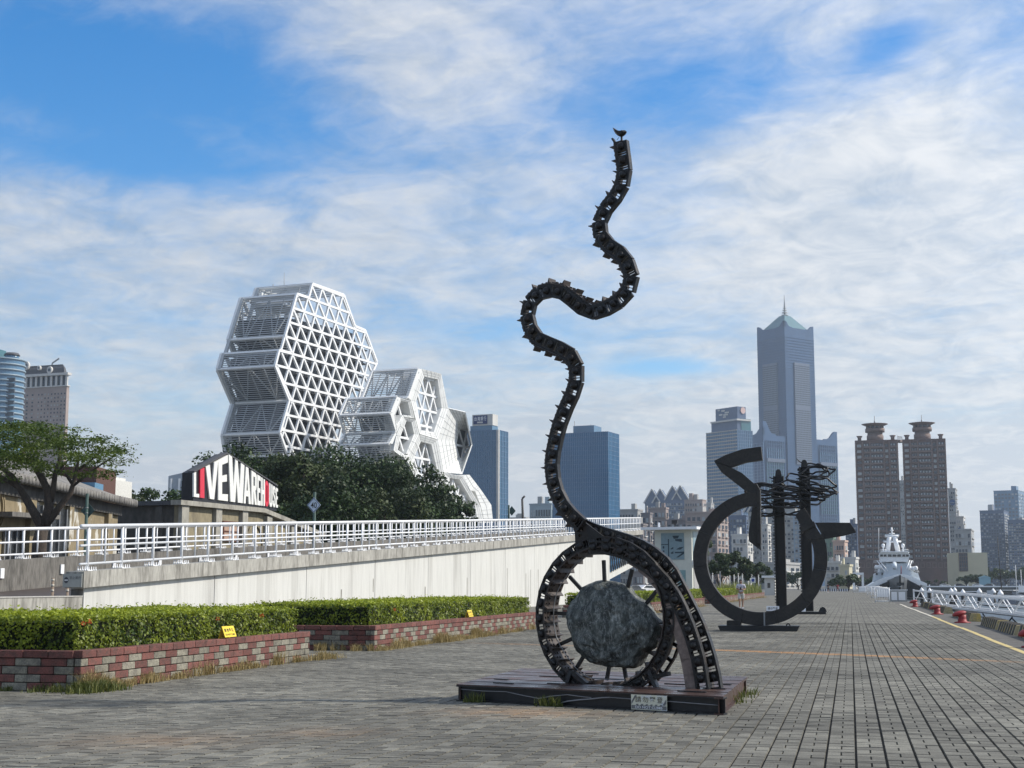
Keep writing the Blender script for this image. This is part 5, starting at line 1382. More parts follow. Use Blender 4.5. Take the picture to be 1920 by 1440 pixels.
tree(650, 820, 182, 290, 'tall dark spreading tree in the middle, below the lattice tower', M_LEAF_D, GB, 120, 250, 0.45, 0.6, 0.05, 23, 0.7, 0.6)
tree(612, 880, 150, 190, 'dark shrubby tree above the railing right of the 40 sign', M_LEAF_D, GB, 70, 230, 0.36, 0.8, -0.1, 24, 0.7, 0.4)
tree(740, 848, 188, 195, 'wispy dark tree with gaps, left of the white hexagon frames', M_LEAF_D, GB, 80, 140, 0.42, 0.45, 0.05, 25, 0.7, 0.5)
tree(720, 890, 165, 190, 'rounded dark green tree low above the railing, centre right', M_LEAF_M, GB, 75, 220, 0.38, 0.75, -0.1, 26, 0.7, 0.4)
tree(800, 897, 196, 160, 'low spreading dark tree at the right end of the tree group', M_LEAF_D, GB, 75, 150, 0.42, 0.5, 0.0, 27, 0.7, 0.5)
tree(862, 930, 196, 70, 'smallest dark tree tapering to the right beside the white tower foot', M_LEAF_D, GB, 22, 150, 0.38, 0.6, -0.05, 28, 0.7, 0.3)
GS = 'low trees left of the roof sign'
tree(235, 907, 150, 130, 'low green tree between the two warehouses', M_LEAF_M, GS, 50, 190, 0.34, 0.7, 0.1, 31, 0.7, 0.25)
tree(300, 902, 155, 140, 'dark low tree left of the roof sign, above the dark end wall', M_LEAF_D, GS, 50, 190, 0.34, 0.7, 0.1, 32, 0.7, 0.25)
tree(365, 868, 160, 70, 'narrow dark tree just left of the gable of the roof sign', M_LEAF_D, GS, 22, 170, 0.36, 0.8, 0.1, 33, 0.7, 0.25)

def flame_tree():
    """spreading tree at the left edge with forked trunk and layered umbrella crown"""
    rng = np.random.default_rng(41); D = 60.0
    def A(x, y, dd=0.0): return at(x, y, D + dd)
    b0 = A(72, 1060); t = thing('tree', (b0.x, b0.y, 0), 'forked spreading tree at the left edge with layered feathery crown', 'tree')
    base = Vector((b0.x, b0.y, 0.0))
    limbs = [([base, A(74, 1015), A(80, 988)], [0.42, 0.36, 0.3], 'trunk'),
             ([A(80, 990), A(62, 958), A(40, 920), A(22, 892), A(-10, 868)], [0.27, 0.22, 0.18, 0.14, 0.06], 'limb'),
             ([A(84, 985), A(92, 950), A(90, 920), A(75, 890), A(60, 868), A(40, 845)], [0.28, 0.24, 0.2, 0.17, 0.12, 0.05], 'limb'),
             ([A(92, 950), A(100, 915), A(104, 885), A(112, 862), A(112, 835)], [0.17, 0.15, 0.12, 0.09, 0.04], 'limb'),
             ([A(86, 985), A(112, 950), A(132, 925), A(138, 905), A(146, 868), A(148, 845)], [0.2, 0.17, 0.14, 0.11, 0.08, 0.04], 'limb'),
             ([A(136, 912), A(160, 893), A(188, 872), A(215, 855)], [0.08, 0.06, 0.045, 0.025], 'limb'),
             ([A(136, 908), A(126, 893), A(118, 876)], [0.09, 0.07, 0.03], 'limb'),
             ([A(36, 915), A(20, 905), A(-5, 890), A(-40, 880)], [0.13, 0.11, 0.09, 0.04], 'limb'),
             ([A(148, 880), A(172, 862), A(196, 840)], [0.06, 0.04, 0.02], 'limb'),
             ([A(104, 890), A(128, 862), A(150, 835)], [0.06, 0.04, 0.02], 'limb')]
    for pts, r_, nm in limbs:
        mb = MB(); mb.tube(pts, [q*0.82 for q in r_], 8); mb.build(nm, M_BARK, t)
    cl = [(30, 812, 60, 16), (-20, 830, 60, 22), (70, 826, 50, 18), (15, 845, 60, 18), (60, 850, 45, 16), (102, 812, 42, 15), (96, 838, 40, 14), (130, 832, 30, 12), (152, 848, 30, 13), (120, 860, 36, 13), (158, 826, 26, 9), (186, 826, 18, 6), (196, 842, 30, 12), (222, 840, 22, 8), (234, 856, 22, 10), (205, 866, 26, 10), (178, 876, 22, 9), (212, 884, 14, 6), (75, 876, 40, 13), (30, 872, 50, 15), (-15, 868, 50, 18), (138, 884, 24, 9), (48, 798, 30, 8), (10, 796, 40, 10), (186, 889, 14, 6), (100, 896, 20, 8), (0, 893, 30, 10), (240, 845, 10, 5), (168, 858, 20, 9)]
    cen, P, Nn, T = [], [], [], []
    for (x, y, rx, ry) in cl:
        if x > 150: x = 150 + (x - 150)*0.86
        sub = max(3, int(rx * ry / 45))
        for _ in range(sub):
            a = rng.random()*2*np.pi; k = np.sqrt(rng.random())
            c = A(x + rx*k*math.cos(a), y + ry*k*math.sin(a), rng.uniform(-4.0, 4.0)*min(1, rx/40))
            r_ = rng.uniform(0.28, 0.62); n = int(62*r_/0.45)
            q = rng.normal(0, 1, (n, 3)) * np.array([r_, r_, r_*0.22]) * 0.62
            P.append(np.array(c) + q); Nn.append(np.tile([0, 0, 1.0], (n, 1))); T.append(np.ones(n)*(0.25 + 0.6*rng.random()))
    leaves('crown', np.concatenate(P), np.concatenate(Nn), 0.135, M_LEAF_L, t, np.concatenate(T), 0.5, 0.45, rng)
flame_tree()
GR = 'street trees behind the guard house'
tree(1330, 1012, 215, 62, 'dark street tree right behind the left limb of the steel ring', M_LEAF_F, GR, 24, 170, 0.42, 0.8, 0.18, 51, 0.7, 0.2)
tree(1375, 1030, 235, 66, 'broad street tree seen through the ring above the walking person', M_LEAF_F, GR, 26, 170, 0.42, 0.75, 0.16, 52, 0.7, 0.2)
tree(1420, 1048, 262, 56, 'small street tree seen through the ring beside the left pile', M_LEAF_F, GR, 22, 150, 0.42, 0.75, 0.15, 53, 0.7, 0.2)
tree(1352, 1040, 205, 46, 'low street tree inside the ring at its left side', M_LEAF_F, GR, 18, 150, 0.38, 0.8, 0.15, 54, 0.7, 0.18)

# ------------------------------------------------------------------ white lattice towers of the music centre
M_CLAD = mat('off_white_cladding', (0.72, 0.73, 0.71), 0.55, 0, 0.05, 0.12, (0.64, 0.65, 0.64), 0.45, 0.7)
M_CORE = mat('dark_core_glazing', (0.010, 0.014, 0.020), 0.3, 0, 0.15, 0.2, spec=0.6)
M_LOUV = mat('pale_grey_louvre', (0.43, 0.45, 0.46), 0.5, 0, 0.08, 0.2)
M_SEAM = mat('cladding_seam', (0.42, 0.43, 0.43), 0.7, 0, 0.05)
PHI = R(21.6)
U_ = camvec(math.sin(PHI), math.cos(PHI)); Lr = camvec(-math.cos(PHI), math.sin(PHI)); NF = -Lr   # along facade, back, outward normal
UP = Vector((0, 0, 1))
def clip_line(poly, p, d):
    """segments of the infinite 2-D line p + t d inside polygon"""
    ts = []; n = len(poly)
    for i in range(n):
        a, b = poly[i], poly[(i+1) % n]; e = (b[0]-a[0], b[1]-a[1])
        den = d[0]*e[1] - d[1]*e[0]
        if abs(den) < 1e-9: continue
        t = ((a[0]-p[0])*e[1] - (a[1]-p[1])*e[0]) / den; s = ((a[0]-p[0])*d[1] - (a[1]-p[1])*d[0]) / den
        if -1e-9 <= s < 1 - 1e-9: ts.append(t)
    ts.sort()
    return [(ts[i], ts[i+1]) for i in range(0, len(ts) - 1, 2) if ts[i+1] - ts[i] > 0.8]
def lattice(parent, P0_, poly3, O, a, b, w, dep, m=None, name='lattice_bar', off=0.0, border=True):
    to2 = lambda p: ((p - P0_).dot(U_), (p - P0_).z)
    poly = [to2(p) for p in poly3]
    o2, a2, b2 = to2(O), (a.dot(U_), a.z), (b.dot(U_), b.z)
    c2 = (a2[0] + b2[0], a2[1] + b2[1])
    m = m or M_WHITE2
    k = 0
    for st, dr, dd in ((b2, a2, 0.0), (a2, b2, 0.06), (a2, c2, 0.12)):
        for i in range(-40, 41):
            p = (o2[0] + st[0]*i, o2[1] + st[1]*i)
            for t0, t1 in clip_line(poly, p, dr):
                q = [P0_ + U_*(p[0] + dr[0]*t) + UP*(p[1] + dr[1]*t) - NF*(dep/2 + dd + off) for t in (t0, t1)]
                mb = MB(); mb.bar(q[0], q[1], dep, w, NF.cross(q[1]-q[0]).normalized()); mb.build(name, m, parent); k += 1
    if border:
        n = len(poly3)
        for i in range(n):
            p, q = poly3[i], poly3[(i+1) % n]
            mb = MB(); mb.bar(p - NF*(dep/2 - 0.02 + off), q - NF*(dep/2 - 0.02 + off), dep + 0.04, w*1.25, NF.cross(q-p).normalized()); mb.build('edge_beam', m, parent)
def solve_back(p, px):
    """distance along Lr from p until it projects to pixel column px"""
    lo, hi = 0.0, 120.0
    for _ in range(50):
        mid = (lo + hi)/2; q = p + Lr*mid
        r_, f_ = q.x*CA + q.y*SA, -q.x*SA + q.y*CA
        zz = q.z - CAM_H; f2 = f_*CP + zz*SP
        if 960 + F_PX*r_/f2 > px: lo = mid
        else: hi = mid
    return lo
def louver_face(parent, p, q, dep, nl, nd=4, w=0.13, core=True):
    """face spanned by edge p-q and depth vector Lr*dep: frame beams, zigzag truss and thin louvres"""
    e = q - p; nrm = Lr.cross(e).normalized()
    if nrm.dot(Vector((SA, -CA, 0))) < 0 and abs(nrm.z) < 0.9: nrm = -nrm
    for s in (0.0, 1.0):
        a = p + e*s; mb = MB(); mb.bar(a, a + Lr*dep, 0.55, 0.45, nrm); mb.build('frame_beam', M_WHITE2, parent)
    mb = MB(); mb.bar(p + Lr*dep, q + Lr*dep, 0.6, 0.9, nrm); mb.build('frame_beam', M_WHITE2, parent)
    for k in range(nd):
        s0, s1 = k/nd, (k + 1)/nd
        z0, z1 = (0.03, 0.97) if k % 2 == 0 else (0.97, 0.03)
        mb = MB(); mb.bar(p + e*z0 + Lr*dep*s0 - nrm*0.9, p + e*z1 + Lr*dep*s1 - nrm*0.9, 0.28, 0.28, nrm); mb.build('truss_bar', M_LOUV, parent)
        mb = MB(); mb.bar(p + e*z0 + Lr*dep*s1 - nrm*0.9, p + e*z1 + Lr*dep*s1 - nrm*0.9, 0.25, 0.25, nrm); mb.build('truss_bar', M_LOUV, parent)
    for k in range(1, nl):
        a = p + e*(k/nl); mb = MB(); mb.bar(a, a + Lr*dep, w*1.6, w, nrm); mb.build('louvre', M_LOUV, parent)

def tower_high():
    P = at(640, 700, 400); z = 4.5
    def M(x, y, off=0.0): return on_plane(390 + x/z, 520 + y/z, P - NF*off, NF)
    C = M(755, 140); t = thing('lattice_tower', (C.x, C.y, 0), 'tall white lattice tower of stacked hexagonal blocks with triangular grid facade', 'tower')
    A_, B_ = M(885, 55), M(1150, 150)
    outl = [M(885, 55), M(1150, 150), M(1245, 412), M(1330, 448), M(1430, 715), M(1300, 1010), M(1140, 1390), M(1120, 1600), M(700, 1560), M(612, 1310), M(690, 1040), M(572, 748), M(605, 615), M(712, 642), M(655, 497), M(755, 140), M(853, 172)]
    a = (M(1195, 290) - M(755, 140)) / 5; a.z = 0; b = (M(655, 497) - M(755, 140)) / 3
    a = U_ * a.dot(U_); b = U_ * b.dot(U_) + UP * b.z
    lattice(t, P, outl, M(755, 140), a, b, 0.58, 0.5)
    dep = solve_back(C, 390 + 275/z)
    # core: dark glazed body set behind the grid, from the fourth row down
    core = [M(720, 330), M(1210, 440), M(1290, 470), M(1380, 715), M(1270, 1000), M(1110, 1390), M(1100, 1600), M(720, 1560), M(660, 1310), M(735, 1040), M(640, 760), M(665, 660), M(740, 655), M(720, 500)]
    mb = MB(); mb.prism([p - NF*2.6 for p in core], -NF * dep * 0.82); mb.build('core', M_CORE, t)
    # floor slabs inside, seen through the grid
    for y in range(420, 1400, 128):
        p, q = M(700, y, 1.9), M(1330, y + 180, 1.9); q.z = p.z
        mb = MB(); mb.bar(p, q, 1.2, 0.35); mb.build('floor_slab', M_GREY, t)
    E = [(M(885, 55), M(850, 185), 8), (M(755, 140), M(655, 497), 20), (M(655, 497), M(712, 642), 8), (M(605, 615), M(572, 748), 8), (M(572, 748), M(690, 1040), 17), (M(690, 1040), M(612, 1310), 16), (M(612, 1310), M(640, 1500), 10)]
    for p, q, nl in E: louver_face(t, p, q, dep if p is not E[0][0] else solve_back(p, 390 + 405/z), nl, 4)
    # top faces and steps
    for p, q, dd in ((M(755, 140), M(853, 172), dep), (M(605, 615), M(712, 642), dep)):
        for k in range(6):
            s = p.lerp(q, k/5); mb = MB(); mb.bar(s, s + Lr*dd, 0.3, 0.3); mb.build('roof_louvre', M_LOUV, t)
    dt = solve_back(M(885, 55), 390 + 405/z)
    for k in range(7):
        s = M(885, 55).lerp(M(1150, 150), k/6); mb = MB(); mb.bar(s, s + Lr*dt, 0.4, 0.4); mb.build('roof_louvre', M_LOUV, t)
    # rear lattice (closes the open upper blocks)
    rear = [p + Lr*(dep - 1.0) for p in outl]
    lattice(t, P + Lr*(dep - 1.0), rear, M(755, 140) + Lr*(dep - 1.0), a, b, 0.6, 0.9, M_LOUV, 'rear_bar', 0, True)
    # rooms and stairs inside the open top: light slabs
    for k, (y, s0, s1) in enumerate(((250, 0.1, 0.75), (380, 0.15, 0.8), (520, 0.5, 0.95), (760, 0.55, 0.95), (900, 0.55, 0.95), (1180, 0.5, 0.9))):
        p = M(800, y, 4); mb = MB(); mb.obox(p + Lr*dep*(s0+s1)/2, Lr*dep*(s1-s0)/2*0.8, U_*6, UP*0.3); mb.build('inner_slab', M_LOUV, t)
        mb = MB(); mb.obox(p + Lr*dep*(s1 - 0.12) + UP*2, Lr*0.5, U_*4, UP*2.0); mb.build('inner_wall', M_CLAD, t)
    # masts
    for x, y0, y1, r_ in ((643, 75, -40, 0.12), (550, 85, 60, 0.25)):
        p = M(870, 60) + Lr*(dt*0.5 if x > 600 else dt*0.7); q = at(390 + x/z, 520 + y1/z, 408); base = at(390 + x/z, 520 + y0/z, 408)
        mb = MB(); mb.tube([base - UP*2, q], [r_, r_*0.5], 6); mb.build('mast', M_GREY, t)
    return t
tower_high()

def tower_low():
    P = at(800, 800, 388); z = 4.8
    def M(x, y, off=0.0): return on_plane(640 + x/z, 680 + y/z, P - NF*off, NF)
    C = M(690, 55); t = thing('lattice_tower', (C.x, C.y, 0), 'lower white tower of clad hexagon frames right of the tall lattice tower', 'tower')
    def frame(outer, inner, depth=5.0, rec=1.2, lat=True, pitch=None, name='hexagon_frame'):
        o = [M(*p) for p in outer]; i = [M(*p) for p in inner]; n = len(o)
        rec *= 0.5
        i2 = [p - NF*rec for p in i]
        mb = MB()
        for k in range(n):
            j = (k + 1) % n
            mb.quad(o[k], o[j], i2[j], i2[k]); mb.quad(o[k], o[j], o[j] - NF*depth, o[k] - NF*depth); mb.quad(i2[k], i2[j], i2[j] - NF*(depth - rec), i2[k] - NF*(depth - rec))
            mb.quad(o[k] - NF*depth, o[j] - NF*depth, i2[j] - NF*(depth-rec), i2[k] - NF*(depth-rec))
        fr = mb.build(name, M_CLAD, t, fixn=True)
        # panel seams: raised thin strips round the ring and across each side
        sm = MB()
        for f_ in (0.33, 0.66):
            for k in range(n):
                j = (k+1) % n
                a_, b_ = o[k].lerp(i2[k], f_), o[j].lerp(i2[j], f_); sm.bar(a_ + NF*0.03, b_ + NF*0.03, 0.05, 0.05, NF)
        for k in range(n):
            j = (k+1) % n; ln = (o[j]-o[k]).length; m_ = max(2, int(ln/3.0))
            for q in range(m_):
                a_, b_ = o[k].lerp(o[j], q/m_), i2[k].lerp(i2[j], q/m_); sm.bar(a_ + NF*0.03, b_ + NF*0.03, 0.05, 0.05, NF)
        tag(sm.build('panel_seams', M_SEAM, fr), kind='stuff')
        if lat:
            ii = [p - NF*(rec + 1.0) for p in i]
            a = U_ * 5.0; b = U_*(-1.9) - UP*4.35
            lattice(t, P - NF*(rec + 1.0), ii, ii[0], a, b, 0.58, 0.5, border=False)
            mb = MB(); mb.prism([p - NF*(rec + 5.5) for p in i], -NF*6); 
            return fr, mb
        return fr, None
    H1o = [(725, 55), (900, 100), (962, 412), (868, 690), (705, 640), (625, 335)]; H1i = [(765, 122), (885, 150), (922, 405), (850, 625), (738, 608), (692, 345)]
    frame(H1o, H1i)
    H3o = [(703, 646), (866, 694), (918, 985), (925, 1100), (740, 1180), (590, 880)]; H3i = [(735, 706), (830, 735), (885, 985), (888, 1095), (770, 1130), (655, 900)]
    _, mb = frame(H3o, H3i); mb.build('core', M_CORE, t)
    H4o = [(563, 492), (668, 515), (700, 643), (588, 878), (470, 790), (495, 652)]; H4i = [(600, 522), (645, 535), (668, 640), (590, 835), (522, 785), (545, 662)]
    _, mb = frame(H4o, H4i, 4.0, 0.8); mb.build('core', M_CORE, t)
    frame([(532, 318), (622, 342), (656, 500), (566, 488), (492, 640), (474, 470)], [(545, 340), (608, 356), (634, 478), (560, 470), (505, 560), (492, 470)], 3.0, 0.4)
    H5o = [(925, 990), (1095, 1022), (1250, 1290), (1285, 1440), (1130, 1440), (935, 1100)]; H5i = [(985, 1035), (1075, 1050), (1215, 1290), (1240, 1440), (1160, 1440), (990, 1110)]
    _, mb = frame(H5o, H5i, 4.0, 0.8); mb.build('core', M_CORE, t)
    # right strip down to the ground: faceted cladding
    st = [((1097, 1022), (1152, 1008)), ((1160, 1150), (1212, 1085)), ((1205, 1160), (1268, 1160)), ((1255, 1290), (1350, 1282)), ((1290, 1440), (1366, 1440))]
    for (p0, p1), (q0, q1) in zip(st[:-1], st[1:]):
        mb = MB(); mb.prism([M(*p0), M(*p1), M(*q1), M(*q0)], -NF*6); fr = mb.build('facet_panel', M_CLAD, t)
        sm = MB()
        for f_ in (0.5,): sm.bar(M(*p0).lerp(M(*p1), f_) + NF*0.03, M(*q0).lerp(M(*q1), f_) + NF*0.03, 0.08, 0.08, NF)
        for f_ in (0.25, 0.5, 0.75): sm.bar(M(*p0).lerp(M(*q0), f_) + NF*0.03, M(*p1).lerp(M(*q1), f_) + NF*0.03, 0.08, 0.08, NF)
        tag(sm.build('panel_seams', M_SEAM, fr), kind='stuff')
    # closed funnel hexagon on the right
    H2o = [(963, 410), (1120, 447), (1181, 738), (1090, 1002), (921, 985), (868, 692)]; H2i = [(1068, 588), (1140, 600), (1172, 738), (1105, 850), (1052, 858), (1030, 708)]
    o = [M(*p) for p in H2o]; i2 = [M(*p, 4.0) for p in H2i]
    for k in range(6):
        j = (k+1) % 6; mb = MB(); nn = (o[j]-o[k]).cross(i2[k]-o[k]).normalized()
        if nn.dot(NF) < 0: nn = -nn
        mb.prism([o[k], o[j], i2[j], i2[k]], -nn*0.3); fp = mb.build('funnel_panel', M_CLAD, t)
        sm = MB()
        for f_ in (0.2, 0.4, 0.6, 0.8): sm.bar(o[k].lerp(i2[k], f_) + nn*0.03, o[j].lerp(i2[j], f_) + nn*0.03, 0.09, 0.08, nn)
        for q in range(1, 5): sm.bar(o[k].lerp(o[j], q/5) + nn*0.03, i2[k].lerp(i2[j], q/5) + nn*0.03, 0.09, 0.08, nn)
        tag(sm.build('panel_seams', M_SEAM, fp), kind='stuff')
    mb = MB(); mb.prism([p - NF*0.6 for p in i2], -NF*5); mb.build('core', M_CORE, t)
    lattice(t, P - NF*4.2, i2, i2[0], U_*6, U_*(-2.2) - UP*5, 0.6, 0.6, border=False)
    mb = MB(); mb.prism([M(868, 694, 0.4), M(963, 412, 0.4), M(1118, 450, 0.4), M(1178, 738, 0.4), M(1088, 998, 0.4), M(922, 982, 0.4)], -NF*0.2)
    # side returns and louvred blocks
    dep = solve_back(M(690, 55), 640 + 280/z)
    for q in ([(690, 55), (725, 56), (625, 336), (600, 312)], [(500, 305), (532, 318), (474, 470), (440, 455)], [(440, 455), (474, 470), (494, 640), (490, 622)], [(490, 622), (496, 640), (462, 730), (428, 730)]):
        mb = MB(); mb.prism([M(*p) for p in q], -NF*0.8); mb.build('edge_cladding', M_CLAD, t)
    louver_face(t, M(690, 55), M(600, 312), dep, 13, 6)
    d2 = solve_back(M(500, 305), 640 + 50/z)
    louver_face(t, M(500, 305), M(440, 455), d2, 9, 6); louver_face(t, M(440, 455), M(490, 622), d2, 9, 6); louver_face(t, M(490, 622), M(430, 730), d2, 7, 6)
    louver_face(t, M(430, 730), M(470, 900), d2, 9, 6)
    mb = MB(); mb.prism([M(520, 330, 3), M(620, 400, 3), M(690, 650, 3), M(600, 900, 3), M(480, 900, 3), M(510, 640, 3), M(470, 470, 3)], -NF*(d2 - 4)); mb.build('core', M_CORE, t)
    for k in range(5):
        s = M(500, 305).lerp(M(610, 330), k/4); mb = MB(); mb.bar(s, s + Lr*d2, 0.3, 0.3); mb.build('roof_louvre', M_LOUV, t)
    for k in range(6):
        s = M(690, 55).lerp(M(880, 100), k/5); mb = MB(); mb.bar(s, s + Lr*dep, 0.3, 0.3); mb.build('roof_louvre', M_LOUV, t)
tower_low()

# ------------------------------------------------------------------ skyline
def solve_w(C, d, px, ypx):
    """length along unit horizontal d from C until it reaches pixel column px (at pixel row ypx)"""
    rr = ray(px, ypx); nx, ny = rr.y, -rr.x      # normal of the vertical plane through the camera and that column
    return -(C.x*nx + C.y*ny) / (d.x*nx + d.y*ny)
class Block:
    """box building whose near corner, left and right extents are given in photograph pixels"""
    def __init__(s, pl, pc, pr, ytop, dist, phi=20, z0=0.0, ymid=None):
        ym = ymid or (ytop + 1060)/2
        c = at(pc, ym, dist); s.C = Vector((c.x, c.y, z0)); s.z0 = z0
        ph = R(phi); s.r = camvec(math.sin(ph), math.cos(ph)); s.l = camvec(-math.cos(ph), math.sin(ph))
        s.wr = max(2.0, solve_w(s.C, s.r, pr, ym)); s.wl = max(2.0, solve_w(s.C, s.l, pl, ym))
        s.top = at(pc, ytop, dist).z; s.dist = dist
        s.nr, s.nl = -s.l, -s.r           # outward normals of the right face and of the left face
    def zat(s, y): return at(0, y, s.dist).z if False else CAM_H + (s.top - CAM_H) * 0 + at(960, y, s.dist).z - CAM_H
    def pt(s, a, b, z): return s.C + s.r*a + s.l*b + Vector((0, 0, z - s.z0))
    def body(s, parent, m, a0=0, a1=None, b0=0, b1=None, za=None, zb_=None, name='body'):
        a1 = s.wr if a1 is None else a1; b1 = s.wl if b1 is None else b1
        za = s.z0 if za is None else za; zb_ = s.top if zb_ is None else zb_
        mb = MB(); mb.prism([s.pt(a0, b0, za), s.pt(a1, b0, za), s.pt(a1, b1, za), s.pt(a0, b1, za)], (0, 0, zb_ - za)); return mb.build(name, m, parent)
    def face(s, which, a, z, off=0.0):
        return (s.C + s.r*a + s.nr*off if which == 'r' else s.C + s.l*a + s.nl*off) + Vector((0, 0, z - s.z0))
    def width(s, which): return s.wr if which == 'r' else s.wl
    def dirn(s, which): return (s.r, s.nr) if which == 'r' else (s.l, s.nl)
def grid(parent, b, which, z0, z1, nx, nz, m, t=0.35, a0=0.0, a1=None, name='mullions', off=0.0):
    d, n = b.dirn(which); a1 = b.width(which) if a1 is None else a1
    mb = MB()
    for i in range(nx + 1):
        a = a0 + (a1-a0)*i/nx; mb.obox(b.face(which, a, (z0+z1)/2, off + t*0.3), d*t*0.25, n*t*0.3, Vector((0, 0, (z1-z0)/2)))
    for k in range(nz + 1):
        z = z0 + (z1-z0)*k/nz; mb.obox(b.face(which, (a0+a1)/2, z, off + t*0.22), d*(a1-a0)/2, n*t*0.22, Vector((0, 0, t*0.3)))
    return tag(mb.build(name, m, parent), kind='stuff')
def windows(parent, b, which, z0, z1, nx, nz, m, fw=0.6, fh=0.5, a0=0.0, a1=None, single=False, ledge=None, off=0.0, skip=0.0, seed=1, m2=None):
    d, n = b.dirn(which); a1 = b.width(which) if a1 is None else a1
    cw, ch = (a1-a0)/nx, (z1-z0)/nz; rnd = random.Random(seed); mb = MB(); lb = MB()
    for i in range(nx):
        for k in range(nz):
            if rnd.random() < skip: continue
            c = b.face(which, a0 + (i+0.5)*cw, z0 + (k+0.5)*ch, off + 0.08)
            q = mb if not single else MB()
            q.obox(c, d*cw*fw/2, n*0.1, Vector((0, 0, ch*fh/2)), 1 if (m2 and rnd.random() < 0.35) else 0)
            if single: q.build('window', [m] + ([m2] if m2 else []), parent)
            if ledge: lb.obox(b.face(which, a0 + (i+0.5)*cw, z0 + (k+0.5)*ch - ch*fh/2 - 0.15, off + 0.35), d*cw*(fw+0.15)/2, n*0.35, Vector((0, 0, 0.2)))
    if not single: tag(mb.build('windows', [m] + ([m2] if m2 else []), parent), kind='stuff')
    if ledge: tag(lb.build('ledges', ledge, parent), kind='stuff')
def bands(parent, b, which, z0, z1, nz, m, t=0.8, out=0.5, a0=0.0, a1=None, name='floor_bands'):
    d, n = b.dirn(which); a1 = b.width(which) if a1 is None else a1; mb = MB()
    for k in range(nz + 1):
        z = z0 + (z1-z0)*k/nz; mb.obox(b.face(which, (a0+a1)/2, z, out/2), d*(a1-a0)/2, n*out/2, Vector((0, 0, t/2)))
    return tag(mb.build(name, m, parent), kind='stuff')
G_BLUE = mat('blue_curtain_glass', (0.03, 0.125, 0.25), 0.22, 0.0, 0.10, 0.02, (0.045, 0.15, 0.27), 0.4, 0.7, spec=0.7)
G_BLUE2 = mat('pale_blue_curtain_glass', (0.065, 0.17, 0.28), 0.2, 0.0, 0.10, 0.02, (0.09, 0.17, 0.26), 0.4, 0.7, spec=0.8)
G_DARK = mat('dark_window_glass', (0.035, 0.05, 0.07), 0.2, 0, 0.2, 0.1, spec=0.7)
G_LIGHT = mat('bright_curtained_window', (0.36, 0.38, 0.38), 0.5, 0, 0.2, 0.2)
M_MULL = mat('mullion_grey', (0.11, 0.19, 0.31), 0.5)
M_85 = mat('blue_grey_granite', (0.018, 0.072, 0.17), 0.5, 0, 0.08, 0.02)
M_85L = mat('pale_grey_spandrel', (0.10, 0.13, 0.19), 0.6, 0, 0.08, 0.05)
G_TEAL = mat('teal_glass', (0.045, 0.145, 0.17), 0.25, 0, 0.1, 0.03, spec=0.7)
M_BRN = mat('brown_tile', (0.125, 0.074, 0.060), 0.8, 0, 0.12, 0.06, (0.095, 0.065, 0.06), 0.45, 0.6)
M_BRN2 = mat('mauve_brown_tile', (0.175, 0.125, 0.108), 0.8, 0, 0.10, 0.06)
M_PINK = mat('pinkish_grey_tile', (0.35, 0.285, 0.255), 0.85, 0, 0.10, 0.05, (0.30, 0.245, 0.225), 0.45, 0.65)
M_MAUVE = mat('grey_mauve_tile', (0.20, 0.18, 0.18), 0.85, 0, 0.10, 0.05)
M_BLGR = mat('blue_grey_tile', (0.085, 0.125, 0.205), 0.8, 0, 0.10, 0.05)
M_OFFW = mat('off_white_render', (0.55, 0.54, 0.51), 0.85, 0, 0.08, 0.05, (0.46, 0.45, 0.42), 0.5, 0.7)
M_GREYR = mat('grey_render', (0.34, 0.34, 0.33), 0.85, 0, 0.08, 0.05)
M_BEIGE = mat('beige_panel', (0.50, 0.46, 0.33), 0.85, 0, 0.05, 0.05)

